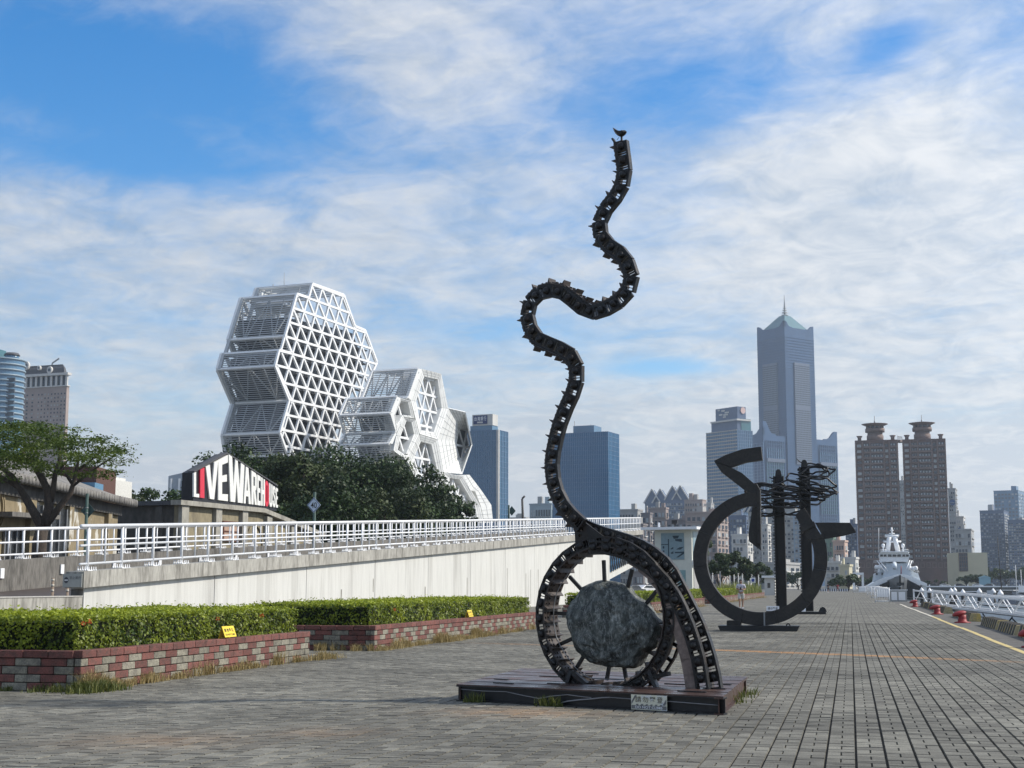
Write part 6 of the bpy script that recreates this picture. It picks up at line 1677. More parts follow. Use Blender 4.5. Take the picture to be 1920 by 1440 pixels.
def skyscraper85():
    D, ph = 1850, 53
    lo = Block(1386, 1433, 1572, 815, D, ph, ymid=900)
    t = thing('skyscraper', lo.C, 'very tall blue-grey skyscraper with pyramid top and spire, tallest on the skyline', 'skyscraper')
    def Z(y): return at(1470, y, D).z
    lo.body(t, M_85)
    sa = solve_w(lo.C, lo.r, 1475, 850); sb = solve_w(lo.C, lo.r, 1530, 850)
    C2 = lo.pt(sa, 0, 0) + lo.nr*1.5
    sh = Block(1421, 1470, 1526, 603, D, ph, ymid=780); sh.C = C2; sh.wr = sb - sa; sh.wl = max(30, solve_w(C2, sh.l, 1422, 740)); sh.top = Z(606)
    sh.body(t, M_85, name='shaft')
    H1 = Z(606)
    for w in 'rl':
        W = sh.width(w)
        bands(t, sh, w, Z(1060), Z(625), 80, M_85, 1.0, 0.5)
        tag(MB().build('x', M_85, t) if False else windows_panel(t, sh, w, Z), kind='stuff')
    # lower block window bays
    for a0, a1 in ((4, sa - 6), (sb + 6, lo.wr - 4)):
        for zy0, zy1, m in ((960, 862, G_TEAL), (858, 838, M_85L)):
            d, n = lo.dirn('r'); mb = MB(); mb.prism([lo.face('r', a0, Z(zy0), 0.05), lo.face('r', a1, Z(zy0), 0.05), lo.face('r', a1, Z(zy1), 0.05), lo.face('r', a0, Z(zy1), 0.05)], n*0.8); mb.build('glazed_bay', m if m is not M_85L else G_BLUE2, t)
        grid(t, lo, 'r', Z(1000), Z(825), 8, 26, M_85, 1.4, a0, a1, off=0.9)
        mb = MB(); mb.obox(lo.face('r', (a0+a1)/2, Z(862), 1.5), lo.r*(a1-a0)/2, lo.nr*1.5, Vector((0, 0, 2.2))); mb.build('canopy', M_85L, t)
    grid(t, lo, 'l', Z(1000), Z(830), 8, 30, M_MULL, 1.0)
    # curved parapet horns of the lower block
    def horn(p, d, w, h, nrm, th=3.0):
        mb = MB(); pts = [p, p + d*w] + [p + d*w*(1-f) + Vector((0, 0, h*g)) for f, g in ((0.0, 0.1), (0.3, 0.14), (0.45, 0.3), (0.6, 0.62), (0.72, 0.88), (0.82, 1.0), (1.0, 1.0))]
        mb.prism(pts, -nrm*th); mb.build('parapet_horn', M_85, t)
    zt_ = lo.top
    horn(lo.pt(0, 0, zt_), lo.r, sa*0.55, Z(789) - zt_, lo.nr); horn(lo.pt(0, 0, zt_), lo.l, lo.wl*0.5, Z(800) - zt_, lo.nl)
    horn(lo.pt(lo.wr, 0, zt_), -lo.r, (lo.wr - sb)*0.6, Z(797) - zt_, lo.nr); horn(lo.pt(0, lo.wl, zt_), -lo.l, lo.wl*0.3, Z(806) - zt_, lo.nl)
    # crown: corner horns and teal pyramid
    for base, d, nrm in ((sh.pt(0, 0, H1), sh.r, sh.nr), (sh.pt(0, 0, H1), sh.l, sh.nl), (sh.pt(sh.wr, 0, H1), -sh.r, sh.nr), (sh.pt(0, sh.wl, H1), -sh.l, sh.nl)):
        horn(base, d, sh.wr*0.26, 5.5 if base != sh.pt(0, 0, H1) else 8, nrm, 3)
    i0, i1, j0, j1 = sh.wr*0.10, sh.wr*0.9, sh.wl*0.10, sh.wl*0.9
    zb0, zb1 = H1 - 8, Z(577)
    A = [sh.pt(i0, j0, H1+1), sh.pt(i1, j0, H1+1), sh.pt(i1, j1, H1+1), sh.pt(i0, j1, H1+1)]
    B = [sh.pt(sh.wr*(0.5+x), sh.wl*(0.5+y), zb1) for x, y in ((-.1, -.1), (.1, -.1), (.1, .1), (-.1, .1))]
    mb = MB(); mb.add(A + B, [(0, 1, 5, 4), (1, 2, 6, 5), (2, 3, 7, 6), (3, 0, 4, 7), (4, 5, 6, 7)]); mb.build('pyramid_roof', G_TEAL, t, fixn=True)
    ctr = sh.pt(sh.wr/2, sh.wl/2, zb1)
    for k in range(5):
        mb = MB(); mb.lathe(ctr + Vector((0, 0, 1 + 3.2*k)), [(4.4 - 0.75*k, 0), (4.4 - 0.75*k, 0.9)], 14); mb.build('spire_ring', M_OFFW, t)
    mb = MB(); mb.lathe(ctr, [(1.2, 0), (0.9, 16), (0.35, Z(536) - ctr.z)], 8); mb.build('spire', M_GREY, t)
def windows_panel(t, sh, w, Z):
    W = sh.width(w); d, n = sh.dirn(w); mb = MB()
    a0, a1 = W*0.28, W*0.80
    mb.prism([sh.face(w, a0, Z(866), 0.1), sh.face(w, a1, Z(866), 0.1), sh.face(w, a1, Z(672), 0.1), sh.face(w, a0, Z(672), 0.1)], n*1.4); mb.build('window_panel', M_85L, t)
    mb2 = MB(); nz, nx = 46, 10
    z0, z1 = Z(864), Z(676)
    for k in range(nz):
        if k in (25, 26): continue
        for i in range(nx):
            mb2.obox(sh.face(w, a0 + (a1-a0)*(i+0.5)/nx, z0 + (z1-z0)*(k+0.5)/nz, 1.55), d*(a1-a0)/nx*0.36, n*0.06, Vector((0, 0, (z1-z0)/nz*0.26)))
    return mb2.build('windows', G_DARK, t)
skyscraper85()

def simple(pl, pc, pr, ytop, dist, phi, label, cat='building', m=None, style=None, z0=0.0, group=None, name='building'):
    b = Block(pl, pc, pr, ytop, dist, phi, z0); t = thing(name, b.C, label, cat, group); b.body(t, m)
    return b, t
def hotel_85_left():
    b = Block(1327, 1385, 1413, 806, 1500, 55); t = thing('high_rise', b.C, 'pale blue glass high-rise with round logo box, left of the tallest skyscraper', 'high-rise')
    b.body(t, G_BLUE2); Z = lambda y: at(1385, y, 1500).z
    grid(t, b, 'l', 0, b.top, 14, 46, M_MULL, 0.9); grid(t, b, 'r', 0, b.top, 8, 46, M_MULL, 0.9); bands(t, b, 'l', 0, b.top, 46, M_GREYR, 1.0, 1.2)
    b.body(t, M_BLGR, 1.0, b.wr - 2, 1.0, b.wl*0.86, b.top, Z(788), 'setback')
    b.body(t, G_TEAL, b.wr*0.3, b.wr - 1, 0.5, 2.5, b.top, Z(784), 'setback')
    b.body(t, M_BLGR, 3.0, b.wr - 6, 2.5, b.wl*0.76, Z(788) , Z(761), 'logo_box')
    b.body(t, M_OFFW, -1, b.wr - 2, -1, b.wl*0.85, Z(788), Z(785), 'ledge')
    d, n = b.dirn('r'); c = b.C + b.r*(b.wr*0.5) + b.l*2.5 + b.nr*0.3 + Vector((0, 0, Z(768)))
    mb = MB(); pts = [c + (b.r*math.cos(a) + Vector((0, 0, math.sin(a))))*3.4 for a in [2*math.pi*k/20 for k in range(20)]]; mb.prism(pts, b.nr*0.5); mb.build('round_logo', mat('pale_pink_logo', (0.6, 0.42, 0.38), 0.6), t)
    mb = MB()
    for k, (u, v, w) in enumerate(((0.30, 770, 6), (0.42, 766, 5), (0.34, 774, 7), (0.50, 773, 5), (0.56, 764, 3), (0.38, 778, 4))):
        c = b.C + b.l*(b.wl*u + 4) + b.r*3.0 + b.nl*0.3 + Vector((0, 0, Z(v))); mb.obox(c, b.l*w/2, b.nl*0.15, Vector((0, 0, 0.8)))
    tag(mb.build('sign_characters', M_OFFW, t), kind='stuff')
hotel_85_left()
def glass_tower_sign():
    b = Block(846, 934, 952, 806, 620, 24); t = thing('high_rise', b.C, 'blue glass office tower with a boxed rooftop sign, right of the white hexagon tower', 'high-rise')
    b.body(t, G_BLUE2); Z = lambda y: at(930, y, 620).z
    grid(t, b, 'l', 0, b.top, 22, 30, M_MULL, 0.35); grid(t, b, 'r', 0, b.top, 6, 30, M_MULL, 0.35)
    mb = MB(); mb.obox(b.face('l', 0, b.top/2, 0.2) , b.l*0.5, b.nl*0.5, Vector((0, 0, b.top/2))); mb.build('corner_fin', M_OFFW, t)
    x0, x1 = solve_w(b.C, b.l, 921, 790), solve_w(b.C, b.l, 880, 790)
    b.body(t, G_BLUE2, 1.0, b.wr*0.7, x0, x1, b.top, Z(796), 'penthouse')
    bx = b.body(t, M_OFFW, 0.8, b.wr*0.62, x0 - 0.3, solve_w(b.C, b.l, 884, 790), Z(796), Z(775), 'sign_box')
    o = b.C + b.r*0.8 + b.l*(solve_w(b.C, b.l, 886.5, 790)) + b.nl*0.1; w = solve_w(b.C, b.l, 886.5, 790) - solve_w(b.C, b.l, 912.5, 790)
    p = lambda u, z: o - b.l*(u*w) + Vector((0, 0, Z(z)))
    mb = MB(); mb.prism([p(0, 793), p(1, 793), p(1, 777), p(0, 777)], b.nl*0.15); mb.build('sign_board', mat('navy_sign', (0.015, 0.03, 0.12), 0.5), bx)
    mb = MB()
    for k, ch in enumerate('台灣銀行'): put_text(mb, ch, p(0.07 + 0.225*k, 787) + b.nl*0.2, -b.l, (0, 0, 1), w*0.19, Z(779) - Z(787), 0, 0.012)
    mb.build('lettering', M_WHITE, bx)
    mb = MB(); mb.obox(p(0.48, 790) + b.nl*0.2, b.l*w*0.2, b.nl*0.03, Vector((0, 0, 0.35))); mb.build('small_print', M_OFFW, bx)
glass_tower_sign()
def glass_block():
    b = Block(1036, 1141, 1161.5, 809, 700, 24); t = thing('high_rise', b.C, 'broad deep blue glass office block behind the serpent body', 'high-rise')
    b.body(t, G_BLUE); Z = lambda y: at(1141, y, 700).z
    grid(t, b, 'l', 0, b.top, 30, 34, M_MULL, 0.26); grid(t, b, 'r', 0, b.top, 8, 34, M_MULL, 0.26)
    b.body(t, G_BLUE2, 2, b.wr*0.8, solve_w(b.C, b.l, 1111, 800), solve_w(b.C, b.l, 1072, 800), b.top, Z(795), 'penthouse')
    for px, y in ((1073, 785), (1103, 793)):
        q = b.C + b.r*3 + b.l*solve_w(b.C, b.l, px, 800); mb = MB(); mb.tube([(q.x, q.y, b.top), (q.x, q.y, Z(y))], 0.15, 6); mb.build('mast', M_GREY, t)
glass_block()

def left_hotel():
    D = 820; Z = lambda y: at(60, y, D).z
    b = Block(30, 118.5, 123.5, 712, D, 20); t = thing('hotel', b.C, 'pinkish hotel tower with mansard roof and white colonnade at the far left', 'hotel')
    b.body(t, M_PINK, zb_=Z(724))
    windows(t, b, 'l', Z(840), Z(734), 9, 15, G_DARK, 0.32, 0.42, 0, b.wl*0.62, m2=G_LIGHT); windows(t, b, 'l', Z(840), Z(734), 3, 15, G_DARK, 0.3, 0.42, b.wl*0.66, b.wl, m2=G_LIGHT)
    b.body(t, G_DARK, 1.0, b.wr, 1.0, b.wl, Z(724), Z(703), 'loggia')
    cm = MB(); cm.box(-0.55, 0.55, -0.55, 0.55, 0, Z(703) - Z(722)); me = cm.mesh('column', [M_OFFW])
    for k in range(10): inst('column', me, Matrix.Translation(b.pt(0.5, b.wl*(k + 0.15)/9.3, Z(722))), t)
    b.body(t, M_OFFW, -1.2, b.wr, -1.2, b.wl, Z(703), Z(698.5), 'cornice'); b.body(t, M_OFFW, -0.6, b.wr, -0.6, b.wl, Z(724), Z(722), 'cornice')
    mb = MB(); A = [b.pt(0, 2, Z(698.5)), b.pt(b.wr, 2, Z(698.5)), b.pt(b.wr, b.wl, Z(698.5)), b.pt(0, b.wl, Z(698.5))]; B = [b.pt(3, 5.5, Z(681)), b.pt(b.wr, 5.5, Z(681)), b.pt(b.wr, b.wl, Z(681)), b.pt(3, b.wl, Z(681))]
    Mi = [b.pt(1.0, 3.2, Z(688)), b.pt(b.wr, 3.2, Z(688)), b.pt(b.wr, b.wl, Z(688)), b.pt(1.0, b.wl, Z(688))]
    mb.add(A + Mi + B, [(0,1,5,4),(1,2,6,5),(2,3,7,6),(3,0,4,7),(4,5,9,8),(5,6,10,9),(6,7,11,10),(7,4,8,11),(8,9,10,11)]); mb.build('mansard_roof', M_DGREY, t, fixn=True)
    for px, y, r_ in ((94, 692, 1.7), (74, 687, 1.1), (50, 681, 2.0)):
        q = b.face('l', solve_w(b.C, b.l, px, 690), Z(y), -0.6); mb = MB()
        mb.prism([q + (b.l*math.cos(a) + Vector((0, 0, math.sin(a)*1.25)))*r_ for a in [2*math.pi*k/14 for k in range(14)]], b.nl*1.4); dm = mb.build('dormer', M_OFFW, t)
        mb = MB(); mb.prism([q + b.nl*1.42 + (b.l*math.cos(a) + Vector((0, 0, math.sin(a))))*r_*0.55 for a in [2*math.pi*k/12 for k in range(12)]], b.nl*0.06); mb.build('pane', G_DARK, dm)
    q = at(98, 681, D + 8); mb = MB(); mb.bar(q, at(111, 672, D + 8), 0.7, 0.7); mb.bar(q, q - Vector((0, 0, 3)), 0.6, 0.6); mb.build('roof_crane', M_GREY, t)
left_hotel()
def round_tower():
    D = 700; Z = lambda y: at(10, y, D).z
    c = at(5, 700, D); rad = 40/F_PX*D; t = thing('high_rise', (c.x, c.y, 0), 'round blue glass tower at the far left edge', 'high-rise')
    mb = MB(); mb.lathe((c.x, c.y, 0), [(rad, 0), (rad, Z(676))], 36, smooth=False); mb.build('body', G_BLUE2, t)
    mb = MB()
    for k in range(26):
        z = Z(676) - k*((Z(676) - Z(686))); mb.lathe((c.x, c.y, z - 0.6), [(rad + 0.5, 0), (rad + 0.5, 0.8)], 36)
    tag(mb.build('floor_rings', mat('steel_ring', (0.22, 0.29, 0.34), 0.5), t), kind='stuff')
    mb = MB(); q = at(22, 676, D - 3); mb.lathe((q.x, q.y, Z(676)), [(13/F_PX*D, 0), (13/F_PX*D, Z(669) - Z(676))], 24); mb.build('roof_drum', G_BLUE2, t)
    mb = MB(); mb.lathe((q.x, q.y, Z(669)), [(15/F_PX*D, 0), (14/F_PX*D, 0.6), (3, 1.3)], 24); mb.build('drum_roof', M_DGREY, t)
    q = at(-6, 660, D); mb = MB(); mb.box(q.x - 4, q.x + 3.2, q.y - 3, q.y + 3, Z(676), Z(657)); mb.build('roof_block', G_TEAL, t)
    # balcony slots
    mb = MB(); d_ = Vector((CA, SA, 0)); f_ = Vector((SA, -CA, 0))
    for k in range(8):
        z = Z(716 + 10.6*k); q = Vector((c.x, c.y, 0)) + d_*rad*0.62 + f_*rad*0.80
        mb.obox((q.x, q.y, z), d_*rad*0.26, f_*0.6, Vector((0, 0, 0.9)))
    tag(mb.build('balcony_slots', G_DARK, t), kind='stuff')
round_tower()

def twin(pl, pr, ytop, label, seed):
    D = 900; b = Block(pl + 4, pl + 5, pr, ytop, D, 82); Z = lambda y: at(1690, y, D).z
    b.r = camvec(math.cos(R(15.5)), -math.sin(R(15.5))); b.l = camvec(math.sin(R(15.5)), math.cos(R(15.5))); c = at(pl, 950, D); b.C = Vector((c.x, c.y, 0)); b.nr, b.nl = -b.l, -b.r
    b.wr = solve_w(b.C, b.r, pr, 950); b.wl = 24
    t = thing('apartment_tower', b.C, label, 'apartment tower', 'twin brown towers'); b.body(t, M_BRN)
    z1 = Z(ytop + 5); fl = 3.42; n = int((z1 - Z(1052)) / fl); rnd = random.Random(seed)
    W = b.wr; cols = [(0.035, 0.16, 'w'), (0.205, 0.335, 'b'), (0.375, 0.655, 'B'), (0.70, 0.785, 'w'), (0.83, 0.965, 'b')]
    # protruding pilasters between the bays
    for u0, u1 in ((0.165, 0.20), (0.34, 0.37), (0.66, 0.695), (0.79, 0.825), (0.968, 0.999), (0.001, 0.03)):
        mb = MB(); mb.prism([b.face('r', W*u0, 0, 0.02), b.face('r', W*u1, 0, 0.02), b.face('r', W*u1, 0, 0.9), b.face('r', W*u0, 0, 0.9)], (0, 0, b.top - 1)); mb.build('pilaster', M_BRN2, t)
    ms = {}
    for u0, u1, kd in cols:
        w = (u1-u0)*W; key = (round(w, 2), kd)
        if kd == 'w':
            mb = MB(); mb.box(-w/2*0.8, w/2*0.8, 0.02, 0.3, -0.95, 0.75, 0); mb.box(-w/2*0.85, w/2*0.85, -0.1, 0.02, 0.75, 0.95, 1); me = mb.mesh('window', [G_LIGHT, M_BRN2]); me2 = mb.mesh('window', [G_DARK, M_BRN2])
        else:
            mb = MB(); mb.box(-w/2, w/2, 0.02, 0.12, -0.3, 1.25, 0); mb.box(-w/2, w/2, -0.95, 0.0, -1.5, -1.2, 1); mb.box(-w/2, w/2, -0.95, -0.8, -1.2, -0.35, 1)
            k_ = 2 if kd == 'b' else 4
            for i in range(k_): mb.box(-w/2 + w*(i+0.15)/k_, -w/2 + w*(i+0.6)/k_, -0.06, 0.01, -0.2, 0.9, 2)
            me = mb.mesh('balcony', [G_DARK, M_BRN2, G_LIGHT]); me2 = mb.mesh('balcony', [G_DARK, M_BRN2, M_MAUVE])
        ang = math.atan2(b.r.y, b.r.x)
        for k in range(n):
            q = b.face('r', W*(u0+u1)/2, z1 - (k + 0.5)*fl, 0.03)
            if kd == 'w' and k % 1 == 0: nm = 'window'
            else: nm = 'balcony'
            inst(nm, me if rnd.random() < 0.55 else me2, Matrix.Translation(q) @ Matrix.Rotation(ang, 4, 'Z'), t)
    # podium
    b.body(t, M_BRN, -1.5, W + 1.5, -1.5, b.wl, 0, Z(1052), 'podium')
    for k in range(7):
        q = b.C + b.r*(W*(k+0.7)/7.4) + b.nr*1.6 + Vector((0, 0, Z(1060))); mb = MB(); mb.ring([q + b.r*x + Vector((0, 0, z)) for x, z in ((-1.2, -1.6), (1.2, -1.6), (1.2, 1.6), (-1.2, 1.6))], [q + b.r*x + Vector((0, 0, z)) for x, z in ((-.8, -1.2), (.8, -1.2), (.8, 1.2), (-.8, 1.2))], b.nr*0.2); mb.build('podium_window', M_BRN2, t)
    # crown: stepped drum and flared brim, corner turrets
    cc = b.C + b.r*(W*0.47) + b.l*12; s = 1/F_PX*D
    mb = MB(); mb.lathe((cc.x, cc.y, b.top), [(15.5*s, 0), (15.5*s, 12*s*1.0), (14*s, 12.5*s), (14*s, 18*s)], 28); mb.build('crown_drum', M_BRN2, t)
    mb = MB(); mb.lathe((cc.x, cc.y, b.top + 18*s), [(18*s, 0), (18*s, 7*s)], 28); mb.build('crown_gallery', M_BRN2, t)
    mb = MB(); mb.lathe((cc.x, cc.y, b.top + 25*s), [(15*s, 0), (15*s, 5*s)], 28); mb.build('crown_lantern', G_DARK, t)
    mb = MB(); mb.lathe((cc.x, cc.y, b.top + 29*s), [(15*s, 0), (24.5*s, 4.2*s), (24.5*s, 4.8*s), (14*s, 6.2*s)], 32); mb.build('crown_brim', M_BRN2, t)
    pm = MB(); pm.box(-0.35, 0.35, -0.35, 0.35, 0, 5*s); me = pm.mesh('lantern_pier', [M_BRN2])
    for k in range(12):
        a = 2*math.pi*k/12; inst('lantern_pier', me, Matrix.Translation((cc.x + 15.3*s*math.cos(a), cc.y + 15.3*s*math.sin(a), b.top + 25*s)), t)
    mb = MB(); mb.lathe((cc.x, cc.y, b.top + 35*s), [(1.4*s, 0), (1.2*s, 5*s), (0.7*s, 5.2*s), (0.6*s, 15*s)], 8); mb.build('mast', M_GREY, t)
    for u in (0.11, 0.89):
        q = b.C + b.r*(W*u) + b.l*3; mb = MB(); mb.lathe((q.x, q.y, b.top), [(3.4*s, 0), (3.4*s, 5*s), (5.4*s, 8*s), (5.4*s, 9*s)], 16); mb.build('turret', M_BRN2, t)
    return b
b1 = twin(1606.5, 1687, 826, 'left of the twin brown apartment towers with flared round crowns, behind the ship', 3)
b2 = twin(1696, 1778, 824, 'right of the twin brown apartment towers with flared round crowns', 4)
p, q = b1.pt(b1.wr, 4, b1.top - 0.5), b2.pt(0, 4, b1.top - 0.5)
mb = MB(); mb.bar(p, q, 3.5, 1.2); mb.bar(p + Vector((0, 0, 3)), q + Vector((0, 0, 3)), 0.2, 0.2)
for k in range(8): c = p.lerp(q, k/7); mb.bar(c, c + Vector((0, 0, 3)), 0.15, 0.15)
one('sky_bridge', mb, M_BRN2, 'thin bridge joining the tops of the twin brown towers', 'bridge')

# ---- plainer city blocks: pl, pc, pr, ytop, dist, phi, material, window (nx_left, nx_right, floors), label
CITY = [
 (1686, 1700, 1706, 902, 1250, 24, M_GREYR, (4, 2, 34), 'pale grey slab tower seen in the gap between the twin brown towers'),
 (1780, 1794, 1797, 917, 1050, 20, M_GREYR, (3, 1, 22), 'narrow grey tower with a round blue logo right of the brown towers'),
 (1794, 1808, 1811, 970, 950, 20, M_OFFW, (3, 1, 12), 'white apartment block right of the narrow logo tower'),
 (1790, 1822, 1827, 994, 820, 20, M_GREYR, (5, 1, 7), 'low grey apartment block above the beige blank-walled building'),
 (1866, 1912, 1926, 920, 1750, 30, G_BLUE, (7, 4, 26), 'hazy blue tower at the far right, rising behind nearer blue blocks'),
 (1839, 1884, 1893, 958, 1320, 25, M_BLGR, (9, 3, 26), 'blue-grey apartment block with white balconies at the right'),
 (1891, 1926, 1950, 976, 1250, 25, M_BLGR, (7, 5, 22), 'blue-grey apartment block at the right edge of the picture'),
 (1586, 1608, 1612, 984, 1000, 24, M_BLGR, (4, 1, 18), 'dark blue slim block left of the brown towers, behind the fin'),
 (1210, 1249, 1256, 944, 1350, 24, M_BLGR, (8, 2, 20), 'blue-grey apartment block with a gabled top, left one of two'),
 (1250, 1286, 1292, 938, 1300, 24, M_BLGR, (8, 2, 20), 'blue-grey apartment block with a gabled top, right one of two'),
 (1284, 1318, 1325, 938, 1180, 26, M_PINK, (7, 3, 16), 'pinkish apartment block with many small windows left of the ring top'),
 (1203, 1219, 1224, 964, 720, 24, M_MAUVE, (2, 1, 8), 'narrow mauve apartment block above the right end of the ramp'),
 (1219, 1249, 1254, 954, 760, 24, M_PINK, (4, 1, 9), 'pinkish apartment block behind the guard house roof, left'),
 (1250, 1290, 1300, 976, 740, 24, M_MAUVE, (5, 2, 7), 'low mauve apartment block behind the guard house roof, middle'),
 (1286, 1345, 1366, 962, 700, 24, M_PINK, (6, 3, 9), 'broad pinkish-grey apartment block behind the left limb of the ring'),
 (1318, 1334, 1340, 945, 1400, 24, M_GREYR, (3, 1, 14), 'distant grey block just left of the ring top'),
 (1362, 1400, 1412, 968, 980, 24, M_BLGR, (6, 3, 12), 'blue-grey block seen inside the upper ring'),
 (1372, 1402, 1412, 1004, 680, 24, M_OFFW, (4, 2, 6), 'white stepped apartment block seen inside the ring'),
 (1404, 1424, 1432, 962, 900, 24, M_GREYR, (4, 2, 14), 'grey block with gabled roof inside the ring, left of the piles'),
 (1428, 1440, 1446, 985, 800, 24, M_OFFW, (2, 1, 10), 'white narrow block inside the ring beside the hook blade'),
 (1438, 1492, 1506, 953, 860, 24, M_GREYR, (7, 2, 17), 'grey high-rise with white frame lines behind the left pile'),
 (1488, 1512, 1520, 964, 780, 24, mat('pale_blue_render', (0.28, 0.36, 0.44), 0.8, 0, 0.08, 0.05), (3, 2, 15), 'pale blue slab block between the two piles'),
 (1545, 1562, 1572, 1010, 700, 24, mat('dull_green_render', (0.14, 0.21, 0.16), 0.8, 0, 0.1, 0.05), (3, 2, 5), 'dull green block right of the ring'),
 (1562, 1584, 1590, 1016, 640, 24, mat('pink_render', (0.50, 0.36, 0.29), 0.8, 0, 0.08, 0.05), (4, 1, 5), 'small pink block below the fin of the ring'),
 (1546, 1576, 1582, 1056, 560, 24, M_OFFW, (3, 1, 3), 'low white house right of the ring at street level'),
 (1574, 1592, 1598, 1062, 540, 24, M_BEIGE, (2, 1, 2), 'small cream house behind the white arch'),
 (1576, 1604, 1610, 1048, 600, 24, M_OFFW, (3, 1, 3), 'low white house with arched roof frame left of the brown tower'),
 (993, 1034, 1042, 946, 820, 24, mat('pale_teal_panel', (0.30, 0.37, 0.40), 0.6, 0, 0.08, 0.05), (8, 2, 6), 'low pale office block left of the deep blue glass block'),
 (1160, 1196, 1206, 957, 780, 24, M_GREYR, (6, 2, 8), 'grey low block right of the deep blue glass block'),
 (1186, 1206, 1214, 985, 640, 24, M_MAUVE, (3, 1, 5), 'mauve low block just right of the ramp end'),
 (938, 985, 996, 972, 900, 24, M_GREYR, (6, 2, 4), 'distant low grey block above the ramp railing'),
 (1410, 1470, 1500, 1058, 520, 24, M_GREYR, (6, 3, 3), 'low grey building behind the street trees'),
]
for k, (pl, pc, pr, yt, D, ph, m, (nl, nr_, nz), lab) in enumerate(CITY):
    b = Block(pl, pc, pr, yt, D, ph, z0=0.0); t = thing('city_block', b.C, lab, 'building', 'city blocks on the skyline'); b.body(t, m, name='wall')
    sc = D / 1000.0
    lg = M_OFFW if m in (M_BLGR, G_BLUE) and k % 2 else None
    zb0 = 1.0
    windows(t, b, 'l', zb0, b.top - 1.2*sc, nl, nz, G_DARK, 0.62, 0.5, 0.5, b.wl - 0.5, ledge=m if k % 3 else M_GREYR, skip=0.06, seed=k, m2=G_LIGHT)
    windows(t, b, 'r', zb0, b.top - 1.2*sc, nr_, nz, G_DARK, 0.55, 0.5, 0.5, b.wr - 0.5, ledge=M_OFFW if k % 2 else m, skip=0.06, seed=k+50, m2=G_LIGHT)
    mb = MB(); mb.prism([b.pt(-0.3, -0.3, b.top), b.pt(b.wr+0.3, -0.3, b.top), b.pt(b.wr+0.3, b.wl+0.3, b.top), b.pt(-0.3, b.wl+0.3, b.top)], (0, 0, 0.8)); mb.build('parapet', m, t)
    rnd = random.Random(k)
    for q in range(2):
        a, c = rnd.uniform(0.15, 0.6)*b.wr, rnd.uniform(0.1, 0.7)*b.wl
        mb = MB(); h = rnd.uniform(2.0, 5.0)*sc; mb.prism([b.pt(a, c, b.top+0.8), b.pt(a + b.wr*0.3, c, b.top+0.8), b.pt(a + b.wr*0.3, c + b.wl*0.2, b.top+0.8), b.pt(a, c + b.wl*0.2, b.top+0.8)], (0, 0, h)); mb.build('roof_hut', m if q else M_GREYR, t)
    if 'gabled' in lab:
        for q in range(2):
            a = b.wl*(0.25 + 0.4*q); s = 5.5*sc; mb = MB(); mb.prism([b.pt(0, a - s, b.top+0.8), b.pt(0, a + s, b.top+0.8), b.pt(0, a, b.top + 0.8 + 9*sc)], b.r*8); mb.build('gable', M_BLGR, t)
            for sg in (-1, 1): mb = MB(); mb.bar(b.pt(-0.4, a + sg*s*1.1, b.top+0.6), b.pt(-0.4, a, b.top + 1.4 + 9*sc), 1.0, 1.0); mb.build('gable_trim', M_OFFW, t)
    if 'logo' in lab:
        c = b.face('l', b.wl*0.45, b.top - 9*sc, 0.1); mb = MB(); mb.prism([c + (b.l*math.cos(a) + Vector((0, 0, math.sin(a))))*2.1 for a in [2*math.pi*i/16 for i in range(16)]], b.nl*0.3); mb.build('round_logo', mat('blue_logo', (0.03, 0.08, 0.2), 0.5), t)
# beige blank-walled building near the far quay
b = Block(1797, 1814, 1852, 1036, 640, 84, 0.6); b.r = camvec(1, 0.05).normalized(); b.l = camvec(-0.05, 1).normalized(); c = at(1797, 1060, 640); b.C = Vector((c.x, c.y, 0.6)); b.nr, b.nl = -b.l, -b.r
b.wr = solve_w(b.C, b.r, 1852, 1060); b.wl = 14
t = thing('city_block', b.C, 'blank beige wall building with a dark window panel near the far quay', 'building'); b.body(t, M_BEIGE, name='wall')
mb = MB(); mb.prism([b.face('r', 0.3, at(0, 1071, 640).z, 0.05), b.face('r', 4.0, at(0, 1071, 640).z, 0.05), b.face('r', 4.0, at(0, 1037, 640).z, 0.05), b.face('r', 0.3, at(0, 1037, 640).z, 0.05)], b.nr*0.15); gp_ = mb.build('window_panel', G_DARK, t)
grid(gp_, b, 'r', at(0, 1071, 640).z, at(0, 1037, 640).z, 4, 5, M_BRN2, 0.3, 0.3, 4.0, off=0.2)
# crane boom and far sign over the ramp
p0_, p1_, p2_ = at(981, 985, 420), at(979, 935, 420), at(984, 930, 420)
mb = MB(); mb.tube([(p0_.x, p0_.y, 0), p0_, p1_], [0.45, 0.4, 0.3], 6); mb.tube([p1_, p2_], 0.3, 6)
one('crane_mast', mb, M_DSTEEL, 'thin dark crane mast rising above the far railing', 'crane')
p0_ = on_x(954, 975, -28.5); p1_ = on_x(954, 947, -28.5)
mb = MB(); mb.tube([(p0_.x, p0_.y, zb(p0_.y)), p1_], 0.09, 8); c = on_x(957, 958, -28.5); s = 0.42
mb.prism([c + Vector((0.12, 0, -s)), c + Vector((0.12 + s*0.8, 0.02, 0)), c + Vector((0.12, 0, s)), c + Vector((0.12 - s*0.8, -0.02, 0))], (0, 0.03, 0))
one('sign_pole', mb, M_GREEN, 'dark distant diamond sign pole on the ramp beside the round white tower foot', 'sign pole')

